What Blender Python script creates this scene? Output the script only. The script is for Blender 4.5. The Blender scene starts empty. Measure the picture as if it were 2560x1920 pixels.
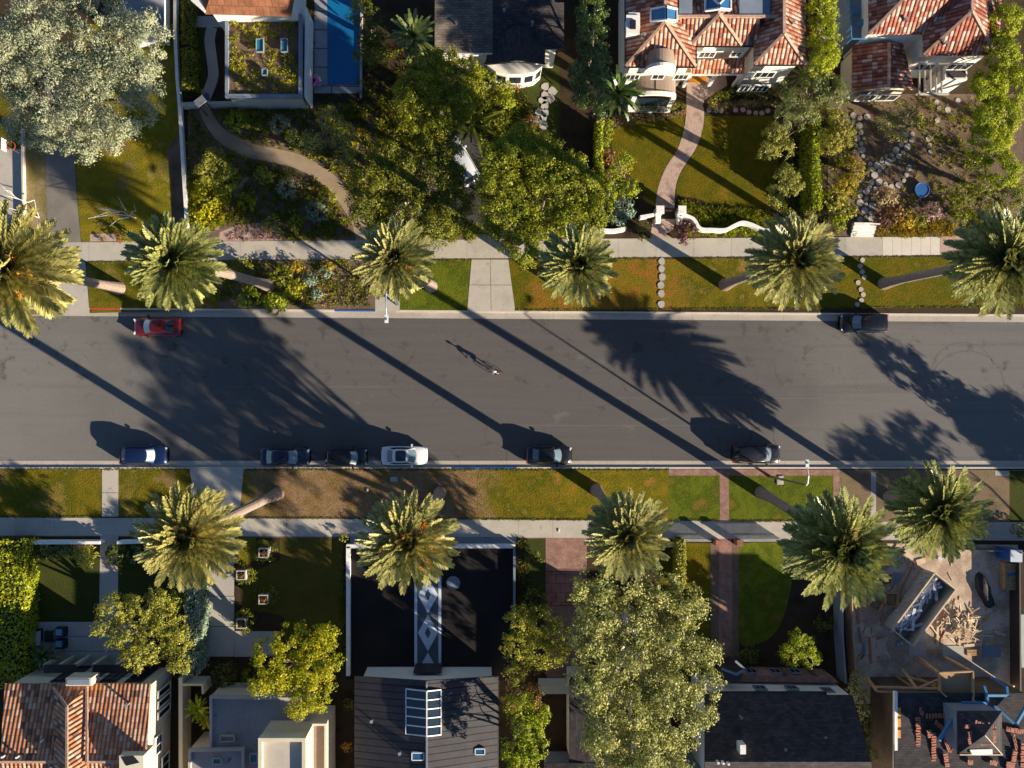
import bpy, math, random
import numpy as np
from mathutils import Vector, Matrix
random.seed(7); np.random.seed(7)
rad = math.radians
scn = bpy.context.scene
COL = scn.collection
# ------------------------------------------------------------------ camera
FPX, CH = 2000.0, 78.4                       # focal length in photo pixels, flying height (m)
AX, AY, ROLL = 0.036, 0.030, 0.0035
_z = Vector((-AX, -AY, 1.0)).normalized()
_x = Vector((math.cos(ROLL), math.sin(ROLL), 0.0)); _x = (_x - _z * _x.dot(_z)).normalized()
_y = _z.cross(_x)
RM = Matrix((_x, _y, _z))                    # camera -> world
cam = bpy.data.cameras.new('camera'); camo = bpy.data.objects.new('camera', cam); COL.objects.link(camo)
cam.sensor_fit = 'HORIZONTAL'; cam.sensor_width = 36.0; cam.lens = FPX / 2560 * 36.0
cam.clip_end = 3000; cam.clip_start = 0.5
scn.camera = camo
# ------------------------------------------------------------------ light
ELEV = 18.0
SD = Vector((0.8375, -0.5465, 0)).normalized()          # horizontal direction towards the sun
world = bpy.data.worlds.new("World"); scn.world = world; world.use_nodes = True
wn = world.node_tree.nodes; wl = world.node_tree.links
bg = wn['Background']; sky = wn.new('ShaderNodeTexSky'); sky.sky_type = 'NISHITA'; sky.sun_disc = False
sky.sun_elevation = rad(ELEV); sky.sun_rotation = math.atan2(SD.x, SD.y)
sky.air_density = 0.75; sky.dust_density = 0.0; sky.ozone_density = 3.0
wl.new(sky.outputs[0], bg.inputs[0]); bg.inputs[1].default_value = 0.062
sun = bpy.data.lights.new('sun', 'SUN'); sun.energy = 5.0; sun.angle = rad(0.5); sun.color = (1.0, 0.86, 0.66)
suno = bpy.data.objects.new('sun', sun); COL.objects.link(suno)
sv = Vector((SD.x * math.cos(rad(ELEV)), SD.y * math.cos(rad(ELEV)), math.sin(rad(ELEV))))
suno.rotation_euler = sv.to_track_quat('Z', 'Y').to_euler(); suno.location = sv * 200
scn.view_settings.view_transform = 'Standard'; scn.view_settings.look = 'None'
scn.view_settings.exposure = 1.2; scn.view_settings.gamma = 1.0
scn.render.engine = 'CYCLES'; scn.cycles.max_bounces = 5

# ------------------------------------------------------------------ helpers
def P(px, py, z=0.0):
    cx, cy = (px - 1280) / FPX, (960 - py) / FPX
    d = _x * cx + _y * cy - _z
    t = (z - CH) / d.z
    return Vector((d.x * t, d.y * t, z))
camo.matrix_world = Matrix.Translation((0, 0, CH)) @ Matrix((_x, _y, _z)).transposed().to_4x4()
TO = {'A': 0, 'B': 400, 'C': 1040, 'D': 1440}
def Z(tile, *pts):
    """reading of an enlarged 640x480 tile of the photo -> photo pixels"""
    ox = int(tile[1]) * 640; oy = TO[tile[0]]
    return [(ox + a * .28933, oy + b * .28933) for a, b in pts]

def tag(o, label=None, cat=None, group=None, kind=None):
    if label: o['label'] = label
    if cat: o['category'] = cat
    if group: o['group'] = group
    if kind: o['kind'] = kind
    return o
def empty(name, loc, label, cat, group=None, rz=0):
    o = bpy.data.objects.new(name, None); COL.objects.link(o); o.empty_display_size = .3
    o.location = loc; o.rotation_euler = (0, 0, rz)
    return tag(o, label, cat, group)

class MB:
    """mesh builder in world (or local) coordinates"""
    def __init__(s): s.v = []; s.f = []; s.uv = []; s.mi = []; s.m = 0
    def face(s, pts, uv=None):
        n = len(s.v); s.v += [tuple(p) for p in pts]; s.f.append(tuple(range(n, n + len(pts))))
        s.uv.append(uv or [(p[0], p[1]) for p in pts]); s.mi.append(s.m)
    def box(s, c, d, rz=0, tilt=None):
        c = Vector(c); hx, hy, hz = d[0] / 2, d[1] / 2, d[2] / 2
        R = Matrix.Rotation(rz, 3, 'Z')
        if tilt: R = R @ Matrix.Rotation(tilt, 3, 'Y')
        q = [c + R @ Vector((a * hx, b * hy, e * hz)) for e in (-1, 1) for a, b in ((-1, -1), (1, -1), (1, 1), (-1, 1))]
        for f in ((3, 2, 1, 0), (4, 5, 6, 7), (0, 1, 5, 4), (1, 2, 6, 5), (2, 3, 7, 6), (3, 0, 4, 7)): s.face([q[i] for i in f])
    def bar(s, a, b, w, h=None):
        """square bar between two points"""
        a = Vector(a); b = Vector(b); h = h or w; d = (b - a).normalized()
        up = Vector((0, 0, 1)) if abs(d.z) < .95 else Vector((1, 0, 0))
        sx = d.cross(up).normalized(); sy = sx.cross(d).normalized()
        q = [p + sx * (i * w / 2) + sy * (j * h / 2) for p in (a, b) for i, j in ((-1, -1), (1, -1), (1, 1), (-1, 1))]
        for f in ((0, 1, 2, 3), (7, 6, 5, 4), (4, 5, 1, 0), (5, 6, 2, 1), (6, 7, 3, 2), (7, 4, 0, 3)): s.face([q[i] for i in f])
    def prism(s, pts, z0, z1):
        """pts: world xy, extruded"""
        a = sum(pts[i][0] * pts[(i + 1) % len(pts)][1] - pts[(i + 1) % len(pts)][0] * pts[i][1] for i in range(len(pts)))
        if a < 0: pts = pts[::-1]
        s.face([(p[0], p[1], z1) for p in pts]); s.face([(p[0], p[1], z0) for p in pts][::-1])
        for i in range(len(pts)):
            p, q = pts[i], pts[(i + 1) % len(pts)]
            s.face([(p[0], p[1], z0), (q[0], q[1], z0), (q[0], q[1], z1), (p[0], p[1], z1)])
    def tube(s, path, rads, n=8, cap=True):
        path = [Vector(p) for p in path]; rings = []
        for i, p in enumerate(path):
            d = (path[min(i + 1, len(path) - 1)] - path[max(i - 1, 0)]).normalized()
            up = Vector((0, 0, 1)) if abs(d.z) < .9 else Vector((1, 0, 0))
            a = d.cross(up).normalized(); b = d.cross(a)
            r = rads[i] if hasattr(rads, '__len__') else rads
            rings.append([p + a * (r * math.cos(t * 2 * math.pi / n)) + b * (r * math.sin(t * 2 * math.pi / n)) for t in range(n)])
        for i in range(len(rings) - 1):
            for j in range(n):
                s.face([rings[i][j], rings[i][(j + 1) % n], rings[i + 1][(j + 1) % n], rings[i + 1][j]])
        if cap: s.face(rings[0][::-1]); s.face(rings[-1])
    def cyl(s, c, r, h, n=20, r2=None):
        c = Vector(c); r2 = r if r2 is None else r2
        lo = [c + Vector((r * math.cos(i * 2 * math.pi / n), r * math.sin(i * 2 * math.pi / n), 0)) for i in range(n)]
        hi = [c + Vector((r2 * math.cos(i * 2 * math.pi / n), r2 * math.sin(i * 2 * math.pi / n), h)) for i in range(n)]
        s.face(lo[::-1]); s.face(hi)
        for i in range(n): s.face([lo[i], lo[(i + 1) % n], hi[(i + 1) % n], hi[i]])
    def torus(s, c, R, r, n=24, m=8, M=None):
        M = M or Matrix.Identity(3); c = Vector(c)
        g = [[c + M @ Vector(((R + r * math.cos(b)) * math.cos(a), (R + r * math.cos(b)) * math.sin(a), r * math.sin(b)))
              for b in [j * 2 * math.pi / m for j in range(m)]] for a in [i * 2 * math.pi / n for i in range(n)]]
        for i in range(n):
            for j in range(m): s.face([g[i][j], g[(i + 1) % n][j], g[(i + 1) % n][(j + 1) % m], g[i][(j + 1) % m]])
    def slope(s, pts, thick=0.0):
        """roof plane; UV u along the eave, v up the slope, metres"""
        pts = [Vector(p) for p in pts]
        n = Vector((0, 0, 0))
        for i in range(len(pts)):
            a, b = pts[i], pts[(i + 1) % len(pts)]
            n += Vector(((a.y - b.y) * (a.z + b.z), (a.z - b.z) * (a.x + b.x), (a.x - b.x) * (a.y + b.y)))
        if n.z < 0: pts.reverse(); n = -n
        n.normalize()
        u = Vector((0, 0, 1)).cross(n)
        u = Vector((1, 0, 0)) if u.length < .01 else u.normalized()
        w = n.cross(u)
        s.face(pts, [(p.dot(u), p.dot(w)) for p in pts])
        if thick:
            lo = [p - Vector((0, 0, thick)) for p in pts]
            s.face(lo[::-1], [(p.dot(u), p.dot(w)) for p in lo[::-1]])
            for i in range(len(pts)):
                j = (i + 1) % len(pts); s.face([pts[j], pts[i], lo[i], lo[j]])
    def build(s, name, mats, parent=None, smooth=False, weld=False, origin=None):
        if not isinstance(mats, (list, tuple)): mats = [mats]
        me = bpy.data.meshes.new(name)
        r = parent
        while r is not None and r.parent is not None: r = r.parent
        off = Vector((0, 0, 0)) if getattr(s, 'local', False) or r is None else r.location.copy()
        if parent is None and origin is not None: off = Vector(origin)
        me.from_pydata([(a - off.x, b - off.y, c - off.z) for a, b, c in s.v], [], s.f)
        uv = me.uv_layers.new(name='UVMap'); flat = [c for f in s.uv for p in f for c in p]
        uv.data.foreach_set('uv', flat)
        for m in mats: me.materials.append(m)
        me.polygons.foreach_set('material_index', s.mi)
        if weld:
            import bmesh
            b = bmesh.new(); b.from_mesh(me); bmesh.ops.remove_doubles(b, verts=b.verts, dist=1e-4)
            bmesh.ops.recalc_face_normals(b, faces=b.faces); b.to_mesh(me); b.free()
        if smooth:
            me.polygons.foreach_set('use_smooth', [True] * len(me.polygons))
        o = bpy.data.objects.new(name, me); COL.objects.link(o)
        if parent is not None: o.parent = parent
        elif origin is not None: o.location = Vector(origin)
        return o

# ------------------------------------------------------------------ materials
def newmat(name):
    m = bpy.data.materials.new(name); m.use_nodes = True
    nt = m.node_tree; b = nt.nodes['Principled BSDF']
    return m, nt, b
def ramp(nt, fac, cols, lo=.3, hi=.7):
    r = nt.nodes.new('ShaderNodeValToRGB'); e = r.color_ramp.elements
    n = len(cols)
    for i, c in enumerate(cols):
        p = lo + (hi - lo) * i / max(1, n - 1)
        el = e[i] if i < 2 else e.new(p)
        el.position = p; el.color = (*c, 1)
    nt.links.new(fac, r.inputs[0]); return r.outputs[0]
def noise(nt, vec, scale, detail=5, rough=.6, stretch=None):
    n = nt.nodes.new('ShaderNodeTexNoise'); n.inputs['Scale'].default_value = scale
    n.inputs['Detail'].default_value = detail; n.inputs['Roughness'].default_value = rough
    if stretch:
        mp = nt.nodes.new('ShaderNodeMapping'); mp.inputs['Scale'].default_value = stretch
        nt.links.new(vec, mp.inputs[0]); vec = mp.outputs[0]
    nt.links.new(vec, n.inputs['Vector']); return n.outputs['Fac']
def mix(nt, a, b, fac, mode='MULTIPLY'):
    m = nt.nodes.new('ShaderNodeMix'); m.data_type = 'RGBA'; m.blend_type = mode
    for sock, v in ((m.inputs[0], fac), (m.inputs[6], a), (m.inputs[7], b)):
        if hasattr(v, 'links') or hasattr(v, 'is_linked'): nt.links.new(v, sock)
        elif isinstance(v, (int, float)): sock.default_value = v
        else: sock.default_value = (*v, 1)
    return m.outputs[2]
def bump(nt, b, h, strength, dist=.05):
    bp = nt.nodes.new('ShaderNodeBump'); bp.inputs['Strength'].default_value = strength; bp.inputs['Distance'].default_value = dist
    nt.links.new(h, bp.inputs['Height']); nt.links.new(bp.outputs[0], b.inputs['Normal'])
def math_(nt, op, a, b=None, c=None):
    m = nt.nodes.new('ShaderNodeMath'); m.operation = op
    for i, v in enumerate((a, b, c)):
        if v is None: continue
        if isinstance(v, (int, float)): m.inputs[i].default_value = v
        else: nt.links.new(v, m.inputs[i])
    return m.outputs[0]
def M(name, cols, scale=.5, fine=12, rough=.85, bmp=0, bscale=None, contrast=.35, metal=0, lo=.32, hi=.68, spec=.3, stretch=None, coat=0, dist=.05, spots=None, zones=None):
    m, nt, b = newmat(name)
    pos = nt.nodes.new('ShaderNodeNewGeometry').outputs['Position']
    c = ramp(nt, noise(nt, pos, scale, 5, .62, stretch), cols, lo, hi)
    if zones:
        sx = nt.nodes.new('ShaderNodeSeparateXYZ'); nt.links.new(pos, sx.inputs[0])
        wob = math_(nt, 'MULTIPLY', math_(nt, 'SUBTRACT', noise(nt, pos, .45, 5, .65), .5), 9.0); xx = math_(nt, 'ADD', sx.outputs[0], wob)
        for xb, wd, cl in zones:
            k = nt.nodes.new('ShaderNodeMapRange'); k.interpolation_type = 'SMOOTHSTEP'; k.inputs[1].default_value = xb - wd; k.inputs[2].default_value = xb + wd
            nt.links.new(xx, k.inputs[0]); c = mix(nt, c, ramp(nt, noise(nt, pos, scale * 1.3, 5, .62, stretch), cl, lo, hi), k.outputs[0], 'MIX')
    f = noise(nt, pos, fine, 4, .7)
    g = ramp(nt, f, [(1 - contrast,) * 3, (1 + contrast,) * 3], .3, .7)
    c = mix(nt, c, g, 1.0)
    if spots:
        sc, col, th = spots
        s = noise(nt, pos, sc, 3, .6)
        k = nt.nodes.new('ShaderNodeMapRange'); k.inputs[1].default_value = th; k.inputs[2].default_value = th + .06
        nt.links.new(s, k.inputs[0]); c = mix(nt, c, col, k.outputs[0], 'MIX')
    nt.links.new(c, b.inputs['Base Color'])
    b.inputs['Roughness'].default_value = rough; b.inputs['Metallic'].default_value = metal
    b.inputs['Specular IOR Level'].default_value = spec
    b.inputs['Coat Weight'].default_value = coat
    if bmp: bump(nt, b, noise(nt, pos, bscale or fine, 5, .7), bmp, dist)
    return m
def plain(name, col, rough=.5, metal=0, coat=0, spec=.5):
    return M(name, [tuple(c * .9 for c in col), tuple(c * 1.1 for c in col)], 1.5, 20, rough, 0, contrast=.08, metal=metal, coat=coat, spec=spec)
def leafmat(name, c1, c2, rough=.55, trans=.25, spec=.35, hi=1.0, objvar=False):
    m, nt, b = newmat(name)
    geo = nt.nodes.new('ShaderNodeNewGeometry')
    c = ramp(nt, geo.outputs['Random Per Island'], [c1, c2, tuple(min(.6, x * 1.35 * hi) for x in c2)], 0, 1)
    g = ramp(nt, noise(nt, geo.outputs['Position'], .55, 3), [(.72, .78, .7), (1.25, 1.2, 1.15)], .35, .65)
    c = mix(nt, c, g, 1.0)
    if objvar: c = mix(nt, c, ramp(nt, nt.nodes.new('ShaderNodeObjectInfo').outputs['Random'], [(.82, .90, .8), (1.0, 1.0, 1.0), (1.12, 1.06, .95)], 0, 1), 1.0)
    nt.links.new(c, b.inputs['Base Color']); b.inputs['Roughness'].default_value = rough
    b.inputs['Specular IOR Level'].default_value = spec
    t = nt.nodes.new('ShaderNodeBsdfTranslucent'); nt.links.new(c, t.inputs[0])
    ms = nt.nodes.new('ShaderNodeMixShader'); ms.inputs[0].default_value = trans
    out = nt.nodes['Material Output']
    nt.links.new(b.outputs[0], ms.inputs[1]); nt.links.new(t.outputs[0], ms.inputs[2]); nt.links.new(ms.outputs[0], out.inputs[0])
    return m
def tilemat(name, cols, pitch=.36, row=.42, bmp=1.0, groove=.45):
    """barrel tiles: columns run up the slope (UV v), rows across"""
    m, nt, b = newmat(name)
    uv = nt.nodes.new('ShaderNodeUVMap').outputs[0]
    sp = nt.nodes.new('ShaderNodeSeparateXYZ'); nt.links.new(uv, sp.inputs[0])
    u = math_(nt, 'DIVIDE', sp.outputs[0], pitch); v = math_(nt, 'DIVIDE', sp.outputs[1], row)
    fu = math_(nt, 'FLOOR', u); fv = math_(nt, 'FLOOR', v)
    cb = nt.nodes.new('ShaderNodeCombineXYZ'); nt.links.new(fu, cb.inputs[0]); nt.links.new(fv, cb.inputs[1])
    wnz = nt.nodes.new('ShaderNodeTexWhiteNoise'); nt.links.new(cb.outputs[0], wnz.inputs['Vector'])
    big = noise(nt, nt.nodes.new('ShaderNodeNewGeometry').outputs['Position'], .5, 3)
    fac = math_(nt, 'ADD', math_(nt, 'MULTIPLY', wnz.outputs['Value'], .8), math_(nt, 'MULTIPLY', math_(nt, 'SUBTRACT', big, .5), .5))
    c = ramp(nt, fac, cols, 0, .95)
    fr = math_(nt, 'FRACT', u); w = math_(nt, 'SINE', math_(nt, 'MULTIPLY', fr, math.pi))      # 0 in the valley, 1 on the crown
    gv = ramp(nt, w, [(groove,) * 3, (1, 1, 1)], .15, .6)
    c = mix(nt, c, gv, 1.0)
    rr = math_(nt, 'FRACT', v)
    rv = ramp(nt, rr, [(.6,) * 3, (1, 1, 1)], 0, .12); c = mix(nt, c, rv, 1.0)
    nt.links.new(c, b.inputs['Base Color']); b.inputs['Roughness'].default_value = .8; b.inputs['Specular IOR Level'].default_value = .25
    h = math_(nt, 'ADD', math_(nt, 'MULTIPLY', w, .1), math_(nt, 'MULTIPLY', rr, -.03))
    bump(nt, b, h, bmp, 1.0)
    return m
def brickmat(name, c1, c2, mortar, w=.25, h=.12, msz=.012, uv=False, rough=.85, bmp=.3, rot=0, rnd=.35):
    m, nt, b = newmat(name)
    vec = nt.nodes.new('ShaderNodeUVMap').outputs[0] if uv else nt.nodes.new('ShaderNodeNewGeometry').outputs['Position']
    if rot:
        mp = nt.nodes.new('ShaderNodeMapping'); mp.inputs['Rotation'].default_value = (0, 0, rot); nt.links.new(vec, mp.inputs[0]); vec = mp.outputs[0]
    br = nt.nodes.new('ShaderNodeTexBrick'); br.inputs['Scale'].default_value = 1
    br.inputs['Brick Width'].default_value = w; br.inputs['Row Height'].default_value = h; br.inputs['Mortar Size'].default_value = msz
    br.inputs['Color1'].default_value = (*c1, 1); br.inputs['Color2'].default_value = (*c2, 1); br.inputs['Mortar'].default_value = (*mortar, 1)
    br.inputs['Bias'].default_value = 0
    nt.links.new(vec, br.inputs[0])
    pos = nt.nodes.new('ShaderNodeNewGeometry').outputs['Position']
    g = ramp(nt, noise(nt, pos, 1.2, 5, .7), [(1 - rnd,) * 3, (1 + rnd,) * 3], .3, .7)
    c = mix(nt, br.outputs[0], g, 1.0)
    nt.links.new(c, b.inputs['Base Color']); b.inputs['Roughness'].default_value = rough; b.inputs['Specular IOR Level'].default_value = .2
    if bmp: bump(nt, b, math_(nt, 'SUBTRACT', 1.0, br.outputs['Fac']), bmp, .02)
    return m

G_OLIVE = [(.12, .095, .008), (.16, .125, .010), (.085, .088, .006), (.22, .155, .035)]
def asphaltmat():
    m, nt, b = newmat('asphalt'); pos = nt.nodes.new('ShaderNodeNewGeometry').outputs['Position']
    sx = nt.nodes.new('ShaderNodeSeparateXYZ'); nt.links.new(pos, sx.inputs[0]); X, Y = sx.outputs[0], sx.outputs[1]
    streak = noise(nt, pos, .5, 6, .65, (.06, 1.5, 1)); blot = noise(nt, pos, .10, 5, .6)
    c = ramp(nt, streak, [(.093, .087, .085), (.108, .101, .098), (.100, .093, .090), (.124, .117, .113)], .3, .7)
    c2 = ramp(nt, streak, [(.158, .154, .142), (.190, .184, .170), (.174, .168, .156)], .3, .7)
    c3 = ramp(nt, streak, [(.122, .116, .112), (.155, .148, .142), (.138, .131, .125)], .3, .7)
    wob = math_(nt, 'MULTIPLY', math_(nt, 'SUBTRACT', blot, .5), 26.0); xx = math_(nt, 'ADD', X, wob)
    def sm(v, a, e):
        k = nt.nodes.new('ShaderNodeMapRange'); k.interpolation_type = 'SMOOTHSTEP'; k.inputs[1].default_value = a; k.inputs[2].default_value = e; nt.links.new(v, k.inputs[0]); return k.outputs[0]
    c = mix(nt, c2, c, sm(xx, -52, -16), 'MIX'); c = mix(nt, c, c3, sm(xx, 24, 40), 'MIX')
    # stains near the kerbs and scattered patches
    ay = math_(nt, 'ABSOLUTE', math_(nt, 'ADD', Y, 3.1)); lane = sm(ay, 3.6, 6.2)
    st = math_(nt, 'MULTIPLY', sm(noise(nt, pos, .55, 6, .7), .56, .66), lane)
    c = mix(nt, c, (.062, .052, .046), math_(nt, 'MULTIPLY', st, .55), 'MIX')
    c = mix(nt, c, (.19, .18, .165), math_(nt, 'MULTIPLY', sm(noise(nt, pos, .32, 6, .7, (.6, 1, 1)), .60, .70), .35), 'MIX')
    # cracks
    vo = nt.nodes.new('ShaderNodeTexVoronoi'); vo.feature = 'DISTANCE_TO_EDGE'; vo.inputs['Scale'].default_value = .16
    dn = nt.nodes.new('ShaderNodeTexNoise'); dn.inputs['Scale'].default_value = .8; dn.inputs['Detail'].default_value = 5; nt.links.new(pos, dn.inputs['Vector'])
    va = nt.nodes.new('ShaderNodeVectorMath'); va.operation = 'MULTIPLY_ADD'; va.inputs[1].default_value = (2.2, 2.2, 0); nt.links.new(dn.outputs['Color'], va.inputs[0]); nt.links.new(pos, va.inputs[2])
    nt.links.new(va.outputs[0], vo.inputs['Vector'])
    cr = math_(nt, 'MULTIPLY', math_(nt, 'SUBTRACT', 1.0, sm(vo.outputs['Distance'], .002, .012)), sm(noise(nt, pos, .12, 3), .52, .62))
    c = mix(nt, c, (.05, .044, .04), math_(nt, 'MULTIPLY', cr, .5), 'MIX')
    f = ramp(nt, noise(nt, pos, 16, 4, .8), [(.80,) * 3, (1.22,) * 3], .3, .7); c = mix(nt, c, f, 1.0)
    # pale specks
    sp = sm(noise(nt, pos, 5.5, 2, .5), .765, .79); c = mix(nt, c, (.34, .32, .29), math_(nt, 'MULTIPLY', sp, .7), 'MIX')
    nt.links.new(c, b.inputs['Base Color']); b.inputs['Roughness'].default_value = .9; b.inputs['Specular IOR Level'].default_value = .2
    bump(nt, b, noise(nt, pos, 30, 4, .7), .25, .03); return m
GOLD = [(.24, .145, .014), (.18, .14, .010), (.12, .115, .008), (.28, .15, .03)]
EARTH = [(.17, .105, .05), (.26, .165, .09), (.20, .125, .05), (.14, .105, .03)]
GREEN = [(.095, .085, .006), (.14, .108, .008), (.085, .092, .006), (.18, .125, .012)]
X_ = lambda px: (px - 1352) / 25.5
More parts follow.
